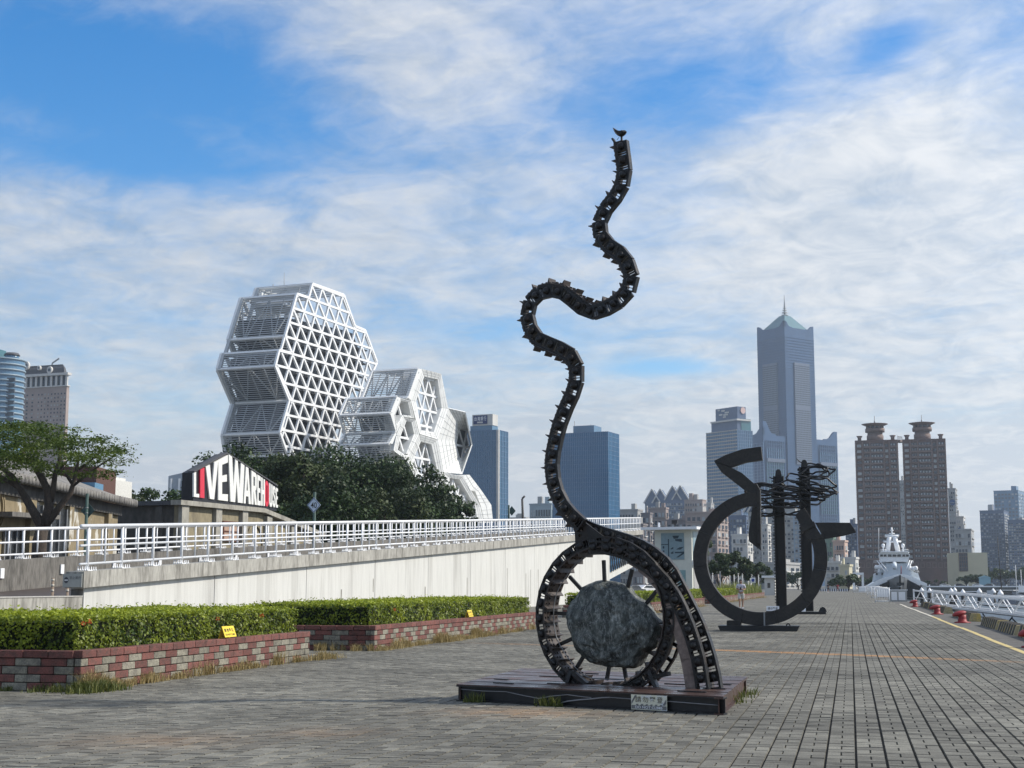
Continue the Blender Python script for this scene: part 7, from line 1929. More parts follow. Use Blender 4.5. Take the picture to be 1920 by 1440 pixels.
# ------------------------------------------------------------------ quay furniture
def bollard(x, y, label, seed):
    c = on_z(x, y); c.x = 4.02; rnd = random.Random(seed)
    t = thing('mooring_bollard', (c.x, c.y, 0), label, 'bollard', 'red mooring bollards along the quay')
    mb = MB(); mb.lathe((c.x, c.y, 0), [(0.30, 0), (0.30, 0.03), (0.17, 0.06), (0.14, 0.18), (0.15, 0.30)], 16); mb.build('neck', M_RED, t)
    bm = bmesh.new(); bmesh.ops.create_uvsphere(bm, u_segments=18, v_segments=12, radius=1)
    rot = Matrix.Rotation(R(-14), 3, 'Y') @ Matrix.Rotation(R(rnd.uniform(-14, 14)), 3, 'Z')
    for v in bm.verts:
        p = v.co.copy(); p.x *= 0.27; p.y *= 0.19; p.z *= 0.11 if p.z > 0 else 0.08
        v.co = rot @ p + Vector((-0.10, 0, 0.335)) + Vector((c.x, c.y, 0)) - ORG[t]
    for f in bm.faces: f.smooth = True
    me = bpy.data.meshes.new('head'); bm.to_mesh(me); bm.free(); link('head', me, M_RED, t)
bollard(1908, 1214, 'nearest red mooring bollard at the right edge', 1); bollard(1800, 1168, 'second red mooring bollard, between striped kerb blocks', 2)
bollard(1750, 1152, 'third red mooring bollard along the quay edge', 3); bollard(1710, 1138, 'farthest red mooring bollard at the foot of the gangway', 4)
M_STR_Y = mat('faded_yellow_stripe', (0.34, 0.29, 0.17), 0.85, 0, 0.25, 3, (0.45, 0.33, 0.10), 0.5, 0.6); M_STR_D = mat('dark_stripe', (0.06, 0.055, 0.048), 0.9, 0, 0.25, 3)
KB = [(30.5, 34.6), (38.0, 43.2), (43.9, 48.9), (49.4, 54.8), (60.0, 64.0), (64.6, 69.4), (76.4, 80.6), (81.2, 85.0), (85.6, 91.0), (91.6, 97.0), (97.8, 101.6)]
for k, (a, b_) in enumerate(KB):
    mb = MB(); n = max(4, round((b_-a)/0.34)); zt_ = 0.30 + 0.02*math.sin(k*2.1)
    for i in range(n):
        y0, y1 = a + (b_-a)*i/n, a + (b_-a)*(i+1)/n - 0.002; lean = 0.10
        ins = 0.0 if i % 2 else 0.012
        mb.prism([(4.42 + ins, y0, 0), (4.90, y0, 0), (4.86, y0, zt_ - ins), (4.42 + lean + ins, y0, zt_ - ins)], (0, y1 - y0, 0), i % 2)
    lab = ['nearest striped kerb block, cut by the right edge', 'first full striped kerb block right behind the nearest bollard', 'second striped kerb block behind the nearest bollard', 'striped kerb block just in front of the second bollard', 'yellow-topped striped kerb block just behind the second bollard', 'striped kerb block in front of the third bollard', 'worn striped kerb block just behind the third bollard', 'worn kerb block second behind the third bollard', 'long worn kerb block third behind the third bollard', 'worn kerb block fourth behind the third bollard', 'last short kerb block before the farthest bollard'][k]
    one('kerb_block', mb, [M_STR_Y, M_STR_D], lab, 'kerb block', 'striped kerb blocks on the quay edge')

def gangway():
    t0 = Vector((5.3, 117, 0)); a = on_z(1716, 1131, 0.0); a = at(1714, 1131, 116)
    e = at(1975, 1160, 92)
    t = thing('gangway', (a.x, a.y, a.z), 'long white truss gangway sloping down to the floating dock', 'gangway')
    d = (e - a); Ln = d.length; u = d.normalized(); side = Vector((-u.y, u.x, 0)).normalized(); up = Vector((0, 0, 1)); h, wd, n = 0.98, 1.5, 16
    for s in (0, 1):
        o = a + side*wd*s
        for z, r_ in ((0.0, 0.05), (h, 0.055), (h*0.46, 0.02)):
            mb = MB(); mb.bar(o + up*z, o + d + up*z, r_*1.6, r_*2); mb.build('chord', M_WHITE, t)
        for k in range(n):
            p0, p1 = o + d*(k/n), o + d*((k+1)/n)
            lo, hi = (p0, p1 + up*h) if k % 2 == 0 else (p0 + up*h, p1)
            mb = MB(); mb.bar(lo, hi, 0.045, 0.065, side); mb.build('diagonal', M_WHITE, t)
        mb = MB(); mb.bar(o - up*0.1, o + up*(h + 0.1), 0.12, 0.12); mb.build('end_post', M_WHITE, t)
    mb = MB(); mb.obox(a + d/2 + side*wd/2 - up*0.12, d/2, side*wd/2, up*0.04); mb.build('deck', M_GREY, t)
    p = a + d*0.55; mb = MB(); mb.tube([p - up*0.2 + d*(0.02*i) - up*(0.9*math.sin(math.pi*i/10) if i < 10 else 0) for i in range(11)], 0.05, 6); mb.tube([p + d*0.2 - up*0.3 + d*(0.025*i) - up*(0.6*math.sin(math.pi*i/8)) for i in range(9)], 0.05, 6); mb.build('hanging_hose', M_RUBBER, t)
gangway()
def pile_cap(x, ytop, dist, label):
    p = at(x, ytop, dist); t = thing('dock_pile', (p.x, p.y, -1.9), label, 'pile', 'white capped dock piles'); r_ = 0.27
    mb = MB(); mb.lathe((p.x, p.y, -1.9), [(r_*0.92, 0), (r_*0.92, p.z + 1.9 - 0.62)], 14); mb.build('shaft', M_RUBBER, t)
    mb = MB(); mb.lathe((p.x, p.y, p.z - 0.62), [(r_*1.12, 0), (r_*1.12, 0.2), (r_*0.9, 0.3), (0.02, 0.62)], 14); mb.build('cone_cap', M_WHITE, t)
for x, y, D, lab in ((1728, 1101, 205, 'white capped pile right in front of the ship bow'), (1743, 1102, 200, 'white capped pile just right of the ship'), (1783, 1102, 190, 'white capped pile behind the middle of the gangway'), (1790, 1101, 205, 'slimmer white capped pile, close behind another one above the gangway'), (1805, 1104, 178, 'third white capped pile right of the paired piles'), (1836, 1102.5, 165, 'largest white capped pile above the gangway middle'), (1862, 1102.5, 172, 'white capped pile beside the grey dock cabinet'), (1875.5, 1105, 152, 'rightmost white capped pile beside the yacht')): pile_cap(x, y, D, lab)
def dock():
    a, b_ = at(1765, 1118, 190), at(1960, 1120, 150)
    t = thing('floating_dock', (a.x, a.y, -1.7), 'dark floating dock behind the gangway', 'dock')
    d = (b_ - a); d.z = 0; u = d.normalized(); s = Vector((-u.y, u.x, 0))
    mb = MB(); mb.obox(Vector((a.x, a.y, -1.28)) + d/2, d/2, s*1.3, Vector((0, 0, 0.12))); mb.build('deck', M_CONC_D, t)
    for k in range(9):
        mb = MB(); mb.obox(Vector((a.x, a.y, -1.55)) + d*(k + 0.5)/9, d*0.4/9, s*1.1, Vector((0, 0, 0.2))); mb.build('float', M_RUBBER, t)
    c = at(1856, 1112, 168); mb = MB(); mb.box(c.x - 0.3, c.x + 0.35, c.y - 0.3, c.y + 0.3, -1.16, at(1856, 1107, 168).z); mb.build('service_cabinet', mat('pale_cabinet', (0.5, 0.53, 0.56), 0.5), t)
    f = at(1915, 1163, 78); t2 = thing('dock_float', (f.x, f.y, -1.7), 'black rubber float under the low end of the gangway', 'float')
    mb = MB(); mb.box(f.x - 0.6, f.x + 3, f.y - 1, f.y + 1, -1.75, -0.75); mb.build('body', M_RUBBER, t2, 0.08)
    for k in range(3): mb = MB(); mb.tube([(f.x - 0.5 + k*0.35, f.y - 1.06, -1.7), (f.x - 0.5 + k*0.35, f.y - 1.06, -0.8)], 0.12, 8); mb.build('fender', M_RUBBER, t2)
dock()
def boat(px, py, dist, ln, beam, ang, label, mast=None, cabin=True, dark=False, tower=False):
    c = at(px, py, dist); c.z = -1.7; t = thing('boat', c, label, 'boat', 'moored pleasure boats')
    u = camvec(math.cos(ang), math.sin(ang)); s = camvec(-math.sin(ang), math.cos(ang)); up = Vector((0, 0, 1))
    m = M_BLACK if dark else M_WHITE
    secs = []
    for f, w, zb_, zt_ in ((-0.5, 0.85, 0.1, 0.95), (-0.2, 1.0, 0.0, 1.0), (0.15, 0.95, 0.0, 1.1), (0.35, 0.6, 0.1, 1.25), (0.5, 0.05, 0.6, 1.45)):
        q = c + u*ln*f; secs.append([q - s*beam/2*w + up*zt_, q - s*beam/2*w*0.75 + up*zb_, q + s*beam/2*w*0.75 + up*zb_, q + s*beam/2*w + up*zt_])
    mb = MB(); vs = [p for sc_ in secs for p in sc_]; fs = []
    for i in range(4):
        for k in range(4): fs.append((i*4+k, (i+1)*4+k, (i+1)*4+(k+1) % 4, i*4+(k+1) % 4))
    fs += [(3, 2, 1, 0), (16, 17, 18, 19)]; mb.add(vs, fs); mb.build('hull', m, t, fixn=True)
    mb = MB(); mb.tube([secs[i][0] + up*0.02 for i in range(5)], 0.05, 6); mb.tube([secs[i][3] + up*0.02 for i in range(5)], 0.05, 6); mb.build('rubbing_strake', M_RUBBER, t)
    if cabin:
        mb = MB(); q = c - u*ln*0.05 + up*1.0
        A = [q + u*x*ln + s*y*beam for x, y in ((-0.28, -.36), (0.2, -.34), (0.2, .34), (-0.28, .36))]; B = [q + u*x*ln + s*y*beam + up*0.9 for x, y in ((-0.26, -.3), (0.08, -.28), (0.08, .28), (-0.26, .3))]
        mb.add(A + B, [(0,1,5,4),(1,2,6,5),(2,3,7,6),(3,0,4,7),(4,5,6,7)]); mb.build('cabin', M_DARKGLASS if not dark else M_WHITE, t, fixn=True)
        mb = MB(); mb.obox(q - u*0.1*ln + up*0.97, u*ln*0.2, s*beam*0.34, up*0.06); mb.build('cabin_roof', M_WHITE, t)
    if tower:
        q = c - u*ln*0.05 + up*2.0; mb = MB(); mb.obox(q + up*0.5, u*ln*0.1, s*beam*0.25, up*0.5); mb.build('flybridge', M_WHITE, t)
        mb = MB(); mb.tube([q + up*1.0, q + up*2.2], 0.05, 6); mb.build('antenna', M_WHITE, t)
    if mast:
        q = c + up*1.0; mb = MB(); mb.tube([q, at(*mast, dist)], [0.13, 0.07], 8); mb.build('mast', M_DSTEEL, t)
boat(1905, 1108, 150, 9, 3.2, R(200), 'white motor yacht with dark windows at the right edge', tower=False)
boat(1920, 1094, 240, 11, 3.6, R(190), 'white yacht with flybridge further back at the right', tower=True)
boat(1878, 1098, 330, 12, 3.4, R(120), 'sailing boat with a tall dark leaning mast at the right', mast=(1870, 1007), cabin=True)
boat(1812, 1104, 260, 7, 2.4, R(170), 'small white boat moored behind the gangway', cabin=True)
boat(1888, 1122, 135, 6, 2.2, R(180), 'low white dinghy between the gangway and the yacht', cabin=False)
for x, y0, D, lab in ((1904, 1060, 300, 'thin white mast pole at the right, left one'), (1914, 1068, 310, 'thin white mast pole at the right edge')):
    p = at(x, y0, D); mb = MB(); mb.tube([(p.x, p.y, -1.7), p], [0.07, 0.05], 6); one('boat_mast', mb, M_WHITE, lab, 'mast')

# white barrier fences, gate cabinet
def barrier(x, y, w, label, h=1.15, Y=None):
    c = on_z(x, y); t = thing('barrier_fence', c, label, 'fence', 'white barrier fences on the quay')
    for z in (0.12, h):
        mb = MB(); mb.tube([(c.x, c.y, z), (c.x + w, c.y, z)], 0.035, 8); mb.build('rail', M_WHITE, t)
    for k in (0, 1): mb = MB(); mb.tube([(c.x + w*k, c.y, 0), (c.x + w*k, c.y, h + 0.05)], 0.045, 8); mb.build('post', M_WHITE, t)
    n = max(4, int(w/0.17)); pm = MB(); pm.tube([(0, 0, 0.12), (0, 0, h)], 0.018, 6); me = pm.mesh('bar', [M_WHITE])
    for k in range(1, n): inst('bar', me, Matrix.Translation((c.x + w*k/n, c.y, 0)), t)
for x, y, w, lab in ((1641, 1130, 1.1, 'nearest white barrier fence panel beside the grey gate cabinet'), (1634, 1122, 1.6, 'second white barrier fence panel behind the nearest one'), (1626, 1116, 2.0, 'third white barrier fence panel, lower left of the ship'), (1601, 1111.5, 4.6, 'farthest white barrier fence panel at the end of the promenade')): barrier(x, y, w, lab)
c = on_z(1666, 1128); t = thing('gate_cabinet', c, 'grey gate cabinet with white panels between fence and gangway', 'gate')
mb = MB(); mb.box(c.x, c.x + 1.55, c.y, c.y + 0.12, 0, 0.95); mb.build('frame_panel', M_GREYR, t)
for a, b_ in ((0.25, 0.72), (0.85, 1.4)): mb = MB(); mb.box(c.x + a, c.x + b_, c.y - 0.03, c.y - 0.005, 0.12, 0.82); mb.build('infill_panel', M_WHITE, t)
mb = MB(); mb.box(c.x - 0.06, c.x + 1.62, c.y - 0.02, c.y + 0.14, 0.953, 1.02); mb.build('top_rail', M_WHITE, t)
# box of life buoys on far barrier: white tarpaulin crates by the fence
for x, y, D, lab in ((1654, 1122, 138, 'white tarpaulin bundle tied to the barrier fence'), (1616, 1108, 260, 'white tarpaulin on the farthest barrier fence')):
    p = at(x, y - 6, D); mb = MB(); mb.box(p.x - 0.5, p.x + 0.7, p.y - 0.15, p.y + 0.15, 0.25, 1.1); one('tarpaulin', mb, M_WHITE, lab, 'tarpaulin', bevel=0.05)
# low red and white barrier at the end of the promenade
a, b_ = on_z(1536, 1108.5), on_z(1592, 1107.8); mb = MB(); n = 26
for k in range(n):
    x0, x1 = a.x + (b_.x-a.x)*k/n, a.x + (b_.x-a.x)*(k+1)/n - 0.01; mb.box(x0, x1, a.y, a.y + 0.5, 0.0, 0.55, k % 2)
one('striped_barrier', mb, [M_WHITE, mat('dark_barrier_paint', (0.05, 0.04, 0.045), 0.7)], 'low striped barrier across the far end of the promenade', 'barrier')
a = at(1601, 1097, 450); b_ = at(1618, 1097, 450); t = thing('arch_frame', (a.x, a.y, 0), 'white square arch frame left of the ship', 'arch'); zt_ = at(1601, 1078, 450).z
for p in (a, b_): mb = MB(); mb.box(p.x - 0.35, p.x + 0.35, p.y - 0.3, p.y + 0.3, 0, zt_); mb.build('leg', M_WHITE, t)
mb = MB(); mb.box(a.x - 0.35, b_.x + 0.35, a.y - 0.35, b_.y + 0.35, zt_ + 0.003, zt_ + 0.7); mb.build('lintel', M_WHITE, t)

# ------------------------------------------------------------------ coast guard ship, bow on
def ship():
    Y0 = 338.0
    def V(x, y, dy=0.0):
        p = on_y(x, y, Y0); return Vector((p.x, Y0 + dy, p.z))
    c = V(1685, 1108); t = thing('patrol_ship', (c.x, Y0, -1.7), 'white patrol ship moored bow-on, with a tall mast and dark bow tunnels', 'ship')
    MW = mat('ship_white', (0.84, 0.85, 0.85), 0.4, 0, 0.05, 0.3, (0.76, 0.77, 0.78), 0.5, 0.7); MD = mat('ship_tunnel_dark', (0.02, 0.022, 0.026), 0.5)
    ML = mat('ship_grey_blue', (0.56, 0.62, 0.67), 0.5, 0, 0.05, 0.3)
    def pr(name, pts, d0, d1, m, parent=t, fix=False):
        mb = MB(); mb.prism([V(x, y, d0) for x, y in pts], (0, d1 - d0, 0)); return mb.build(name, m, parent)
    wl = 1120
    pr('hull', [(1634, wl), (1630, 1098), (1646, 1088), (1660, 1082), (1684, 1078), (1700, 1078), (1722, 1088), (1737, 1094), (1738, wl)], 10, 62, MW)
    pr('tunnel', [(1640, wl), (1642, 1103), (1652, 1096), (1668, 1089), (1684, 1085), (1702, 1086), (1718, 1094), (1731, 1102), (1732, wl)], 4.0, 9.9, MD)
    # flared outer shells left and right
    pr('outer_hull', [(1634, wl), (1630, 1098), (1640, 1092), (1642, 1102), (1639, 1110), (1640, wl)], 1.0, 9.8, ML); pr('outer_hull', [(1732, wl), (1731, 1103), (1728, 1096), (1737, 1094), (1738, wl)], 0.0, 9.8, MW)
    # central bow wedge
    st, tl, tr = V(1686, 1079, -6), V(1664, 1086, 6), V(1706, 1086, 6); mb = MB(); kb = V(1686, wl, -2.5); kl, kr = V(1668, wl, 6), V(1704, wl, 6)
    mb.add([st, tl, tr, kb, kl, kr], [(0, 1, 4, 3), (0, 3, 5, 2), (0, 2, 1)]); mb.build('bow', mat('bow_grey', (0.11, 0.12, 0.13), 0.4), t, fixn=True)
    mb = MB(); mb.bar(st + Vector((0, -0.05, 0)), kb + Vector((0, -0.05, 0)), 0.35, 0.35); mb.build('stem', MD, t)
    # bulwarks from the stem down to each side
    for pts in ([(1686, 1076), (1700, 1077.5), (1724, 1088), (1738, 1094), (1738, 1100), (1728, 1096.5), (1716, 1091), (1702, 1083.5), (1687, 1081)], [(1685, 1076), (1668, 1081), (1650, 1087), (1632, 1096), (1632, 1102), (1644, 1096), (1658, 1090), (1670, 1085.5), (1685, 1081)]):
        pr('bulwark', pts, -0.5, 0.6, MW)
    pr('deckhouse', [(1641, 1090), (1644, 1073), (1652, 1071), (1655, 1056), (1662, 1052), (1708, 1052), (1713, 1060), (1718, 1072), (1726, 1074), (1732, 1092)], 12, 50, mat('ship_house_grey', (0.55, 0.60, 0.64), 0.5, 0, 0.06, 0.3))
    pr('forward_screen', [(1656, 1084), (1660, 1066), (1664, 1055), (1706, 1055), (1711, 1068), (1714, 1084)], 10.5, 12, ML)
    bw = pr('bridge', [(1653, 1052), (1650.5, 1038), (1653, 1034), (1705, 1034), (1709.5, 1038), (1706, 1052)], 10, 22, MW)
    for x in (1654.5, 1661.5, 1670.5, 1679.5, 1688.5, 1697.5, 1704.5):
        w = 3.4 if 1665 < x < 1695 else 2.7; mb = MB(); mb.prism([V(x - w, 1042, 9.9), V(x + w, 1042, 9.9), V(x + w, 1038, 9.9), V(x - w, 1038, 9.9)], (0, -0.12, 0)); mb.build('window', M_DARKGLASS, bw)
    pr('bridge_roof', [(1651, 1034), (1654, 1032), (1705, 1032), (1709, 1034)], 9.4, 22, MW)
    for x in (1645.5, 1656.5, 1667): mb = MB(); mb.prism([V(x - 2, 1077.5, 11.9), V(x + 2, 1077.5, 11.9), V(x + 2, 1073, 11.9), V(x - 2, 1073, 11.9)], (0, -0.15, 0)); mb.build('window', M_DARKGLASS, t)
    for a, b_, r_ in (((1667, 1032), (1671, 1003), 0.55), ((1688, 1032), (1681, 1003), 0.55), ((1659, 1012), (1694, 1012), 0.22), ((1662, 1001), (1689, 1001), 0.3), ((1676, 1001), (1675, 984), 0.18), ((1650, 1032), (1650, 985), 0.05), ((1670, 996), (1681, 996), 0.12), ((1672, 990), (1679, 990), 0.1)):
        mb = MB(); mb.tube([V(*a, 15), V(*b_, 15)], r_, 8); mb.build('mast_member', MW, t)
    for x in (1664, 1667, 1684, 1688): mb = MB(); mb.box(V(x, 1001, 15).x - 0.2, V(x, 1001, 15).x + 0.25, Y0 + 14.8, Y0 + 15.2, V(x, 1001).z, V(x, 997.5).z); mb.build('lamp_box', ML, t)
    for x in (1658.5, 1697):
        p = V(x, 1020, 14); mb = MB(); mb.lathe(p, [(0.05, -0.55), (0.32, -0.4), (0.42, 0), (0.32, 0.38), (0.03, 0.5)], 14); mb.build('radome', MW, t); mb = MB(); mb.tube([p - Vector((0, 0, 1.3)), p - Vector((0, 0, 0.4))], 0.16, 8); mb.build('radome_post', MW, t)
    # bridge-wing ladders, rails, anchor, water cannon
    for a, b_ in (((1650, 1049), (1666, 1070)), ((1709, 1049), (1702, 1066)), ((1646, 1050), (1661, 1072)), ((1713, 1050), (1706, 1068))): mb = MB(); mb.tube([V(*a, 9.5), V(*b_, 7)], 0.1, 6); mb.build('ladder_rail', MW, t)
    for x0, x1, y in ((1642, 1655, 1068), (1712, 1727, 1070), (1652, 1664, 1028), (1694, 1706, 1028), (1640, 1652, 1050), (1708, 1716, 1050)):
        mb = MB(); mb.tube([V(x0, y, 11), V(x1, y, 11)], 0.05, 6); n = 5
        for k in range(n + 1): x = x0 + (x1-x0)*k/n; mb.tube([V(x, y, 11), V(x, y + 4.5, 11)], 0.04, 5)
        mb.build('guard_rail', MW, t)
    for x, y in ((1645, 1062), (1651, 1062), (1709, 1064), (1716, 1065), (1721, 1064)): mb = MB(); p = V(x, y, 10.8); mb.lathe(p, [(0.4, -0.5), (0.5, 0), (0.3, 0.45)], 10); mb.build('life_raft', MW, t)
    mb = MB(); mb.tube([V(1679, 1056, 8), V(1679, 1064, 6)], 0.5, 10); mb.build('searchlight', ML, t)
    mb = MB(); mb.obox(V(1687, 1095, -4.8), (0.8, 0, 0), (0, 0.15, 0), (0, 0, 0.3)); mb.build('anchor', MD, t)
    mb = MB(); mb.tube([V(1688, 1077, -5.5), V(1688, 1062, -5.5)], 0.12, 6); mb.build('jackstaff', mat('flag_red', (0.25, 0.03, 0.04), 0.6), t)
    mb = MB(); mb.tube([V(1688, 1100, -5.2), V(1674, 1099, -2), V(1640, 1110, -14)], 0.07, 6); mb.build('mooring_rope', ML, t)
ship()

# ------------------------------------------------------------------ far shore railing, trees, cars
t = thing('quay_railing', (120, 601, 0.6), 'white rail with posts along the far quay', 'railing')
pm = MB(); pm.box(-0.22, 0.22, -0.2, 0.2, 0, 1.0); me = pm.mesh('post', [M_WHITE])
for k in range(34): inst('post', me, Matrix.Translation((6 + 4.8*k, 600.6, 0.6)), t)
mb = MB(); mb.box(5.2, 172, 600.2, 600.5, 0.62, 1.05); mb.build('rail', M_WHITE, t)
GF = 'trees on the far shore'
for k, (x, y, w, D, lab) in enumerate(((1590, 1074, 40, 430, 'dark tree left of the white arch'), (1612, 1080, 44, 470, 'low tree behind the white arch'), (1628, 1078, 36, 500, 'low tree just left of the ship'), (1570, 1084, 30, 420, 'small tree right of the ring foot'), (1812, 1078, 34, 630, 'pale tree in front of the beige wall, left'), (1834, 1074, 36, 625, 'taller tree in front of the beige wall, right'), (1752, 1086, 40, 640, 'low tree in front of the right brown tower'), (1858, 1062, 40, 700, 'dark tree right of the beige wall'), (1886, 1066, 50, 720, 'dark broad tree at the right shore'), (1915, 1060, 52, 700, 'dark tree at the right edge of the shore'), (1496, 1070, 50, 480, 'grey-green tree between the two piles'), (1450, 1076, 44, 460, 'tree behind the little white kiosk'))):
    tree(x, y, D, w, lab, M_LEAF_F, GF, 16, 90, 0.9, 0.75, 0.12, 60 + k, 0.8, 0.3, 0.6 if x > 1640 else 0.0)
def car_mesh():
    parts = {}
    prof = [(-2.1, 0.32), (2.1, 0.32), (2.16, 0.62), (2.0, 0.82), (1.05, 0.95), (0.45, 1.38), (-0.9, 1.42), (-1.65, 1.02), (-2.12, 0.95)]
    mb = MB(); mb.prism([(x, -0.82, z) for x, z in prof], (0, 1.64, 0)); parts['body'] = mb
    wn = [(0.92, 0.97), (0.42, 1.32), (-0.85, 1.36), (-1.45, 1.03)]
    g = MB()
    for y, d in ((-0.82, -0.012), (0.82, 0.012)): g.prism([(x, y, z) for x, z in wn], (0, d, 0))
    g.obox((0.76, 0, 1.17), (0.29, 0, -0.2), (0, 0.66, 0), (0.012, 0, 0.012)); parts['windows'] = g
    return parts
CARP = car_mesh()
def car(px, py, dist, ang, col, label, grp, z=0.0):
    c = at(px, py, dist); c.z = z; t = thing('parked_car', c, label, 'car', grp); rot = Matrix.Rotation(ang, 4, 'Z'); M = Matrix.Translation(c) @ rot
    m = mat('car_paint_%d' % int(col[0]*100), col, 0.3, 0.2, 0.03, 1, coat=0.6)
    me = CARP['body'].mesh('body', [m]); o = inst('body', me, M, t); b = o.modifiers.new('bevel', 'BEVEL'); b.width = 0.08; b.segments = 2; b.limit_method = 'ANGLE'
    inst('windows', CARP['windows'].mesh('windows', [M_DARKGLASS]), M, t)
    wm = MB(); wm.tube([(0, -0.1, 0), (0, 0.1, 0)], 0.32, 14); me = wm.mesh('wheel', [M_RUBBER]); rm = MB(); rm.tube([(0, -0.11, 0), (0, 0.11, 0)], 0.19, 10); me2 = rm.mesh('rim', [M_GREY])
    for x in (-1.3, 1.3):
        for y in (-0.76, 0.76):
            w = inst('wheel', me, M @ Matrix.Translation((x, y, 0.32)), t); r_ = bpy.data.objects.new('rim', me2); COL.objects.link(r_); r_.parent = w
    for y in (-0.6, 0.6):
        h = MB(); h.obox((2.08, y, 0.68), (0.04, 0, 0), (0, 0.17, 0), (0, 0, 0.08)); inst('headlight', h.mesh('headlight', [M_WHITE]), M, t)
        h = MB(); h.obox((-2.12, y, 0.8), (0.04, 0, 0), (0, 0.17, 0), (0, 0, 0.08)); inst('tail_light', h.mesh('tail_light', [M_RED]), M, t)
GC = 'cars parked below the ramp'
car(1162, 1102, 205, R(60), (0.55, 0.56, 0.58), 'silver car parked left below the end of the ramp', GC); car(1186, 1102, 208, R(60), (0.06, 0.065, 0.07), 'dark car parked in the middle below the end of the ramp', GC); car(1210, 1101, 211, R(60), (0.72, 0.72, 0.72), 'white car parked right below the end of the ramp', GC)
GQ = 'cars parked on the far quay'
for k, (x, col, lab) in enumerate(((1752, (0.03, 0.03, 0.035), 'dark car on the far quay right of the ship'), (1772, (0.7, 0.7, 0.7), 'white car on the far quay left of the beige wall'), (1800, (0.05, 0.05, 0.06), 'dark car on the far quay below the beige wall'), (1833, (0.75, 0.75, 0.76), 'white car on the far quay below the beige wall'), (1856, (0.1, 0.11, 0.12), 'grey car on the far quay right of the blue hut'))): car(x, 1098, 608, R(-12), col, lab, GQ, 0.6)
c = at(1846, 1090, 612); mb = MB(); mb.box(c.x - 2, c.x + 2.4, c.y, c.y + 3, 0.6, at(1846, 1083, 612).z); mb.prism([(c.x - 2.4, c.y - 0.3, at(1846, 1083, 612).z), (c.x + 2.8, c.y - 0.3, at(1846, 1083, 612).z), (c.x + 0.2, c.y - 0.3, at(1846, 1079, 612).z)], (0, 3.6, 0)); one('quay_hut', mb, mat('pale_blue_hut', (0.25, 0.42, 0.5), 0.7), 'small pale blue hut on the far quay below the beige wall', 'hut')

# ------------------------------------------------------------------ guard house, kiosk, poles
def guard_house():
    D = 172; b = Block(1228, 1297, 1309, 993, D, 24); Z = lambda y: at(1265, y, D).z
    MG = mat('cream_white_render', (0.62, 0.63, 0.56), 0.8, 0, 0.05, 0.4); t = thing('guard_house', b.C, 'cream two-storey guard house with flat roof and painted windows beside the ring', 'building'); b.body(t, MG, name='wall')
    b.body(t, M_WHITE, -1.2, b.wr + 1.0, -1.0, b.wl + 1.4, b.top + 0.003, b.top + 0.32, 'roof_slab')
    def pnl(which, a0, a1, z0, z1, m, name, out=0.06, parent=t):
        d, n = b.dirn(which); mb = MB(); mb.prism([b.face(which, a0, z0, 0.01), b.face(which, a1, z0, 0.01), b.face(which, a1, z1, 0.01), b.face(which, a0, z1, 0.01)], n*out); return mb.build(name, m, parent)
    GW = mat('blue_grey_window', (0.20, 0.29, 0.33), 0.35, 0, 0.1, 1); NV = mat('dark_mural_paint', (0.015, 0.035, 0.05), 0.6)
    sx = lambda px: solve_w(b.C, b.l, px, 1030)
    w1 = pnl('l', sx(1283), sx(1240), Z(1049), Z(999), GW, 'window'); w2 = pnl('l', sx(1285), sx(1258), Z(1105), Z(1069), mat('teal_window', (0.20, 0.33, 0.34), 0.35), 'window')
    d, n = b.dirn('l'); q = lambda px, y: b.face('l', sx(px), Z(y), 0.075)
    mb = MB()
    for pts in ([(1261.5, 1004), (1274, 1004), (1272, 1009), (1264, 1010)], [(1266, 1010.5), (1279, 1010), (1279.5, 1016), (1267, 1014)], [(1268, 1030), (1274, 1026), (1283, 1025), (1276, 1030.5)], [(1265, 1034.5), (1283, 1034), (1283, 1038), (1272, 1045), (1268, 1045), (1279, 1037), (1266, 1037)], [(1253, 1010), (1255, 1010), (1255, 1048), (1253, 1048)], [(1240, 1020), (1253, 1019.5), (1253, 1021), (1240, 1021.5)], [(1243, 1024), (1246, 1023), (1246, 1028), (1243, 1028)], [(1243, 1032), (1246, 1031), (1246, 1035), (1243, 1035)], [(1243, 1040), (1247, 1038), (1247, 1044), (1243, 1044)], [(1258, 1028), (1263, 1025), (1263, 1029), (1258, 1030)], [(1258, 1036), (1263, 1033), (1263, 1038), (1258, 1038)]):
        mb.prism([q(*p) for p in pts], n*0.01)
    tag(mb.build('mural', NV, w1), kind='stuff')
    pnl('r', b.wr*0.15, b.wr*0.85, Z(1049), Z(996), GW, 'window'); pnl('r', b.wr*0.05, b.wr*0.95, Z(1060), Z(1050), M_WHITE, 'window_box', 0.3); pnl('r', b.wr*0.2, b.wr*0.9, Z(1108), Z(1063), M_GREYR, 'mural_panel')
    c = b.pt(b.wr*0.5, solve_w(b.C, b.l, 1260, 1030), b.top + 0.32); mb = MB(); mb.tube([c, c + Vector((0, 0, 0.5))], 0.08, 8); mb.obox(c + Vector((0, 0, 0.65)), b.l*0.35, b.r*0.2, Vector((0, 0, 0.22))); mb.build('camera_mast', M_BLACK, t)
    c = b.pt(b.wr*0.4, solve_w(b.C, b.l, 1231, 1030), b.top + 0.32); mb = MB(); mb.box(c.x - 0.12, c.x + 0.12, c.y - 0.1, c.y + 0.1, c.z, c.z + 0.6); mb.build('roof_vent', M_WHITE, t)
guard_house()
k = at(1443, 1097, 205); t = thing('kiosk', (k.x, k.y, 0), 'little white kiosk with flat roof left of the left pile', 'kiosk')
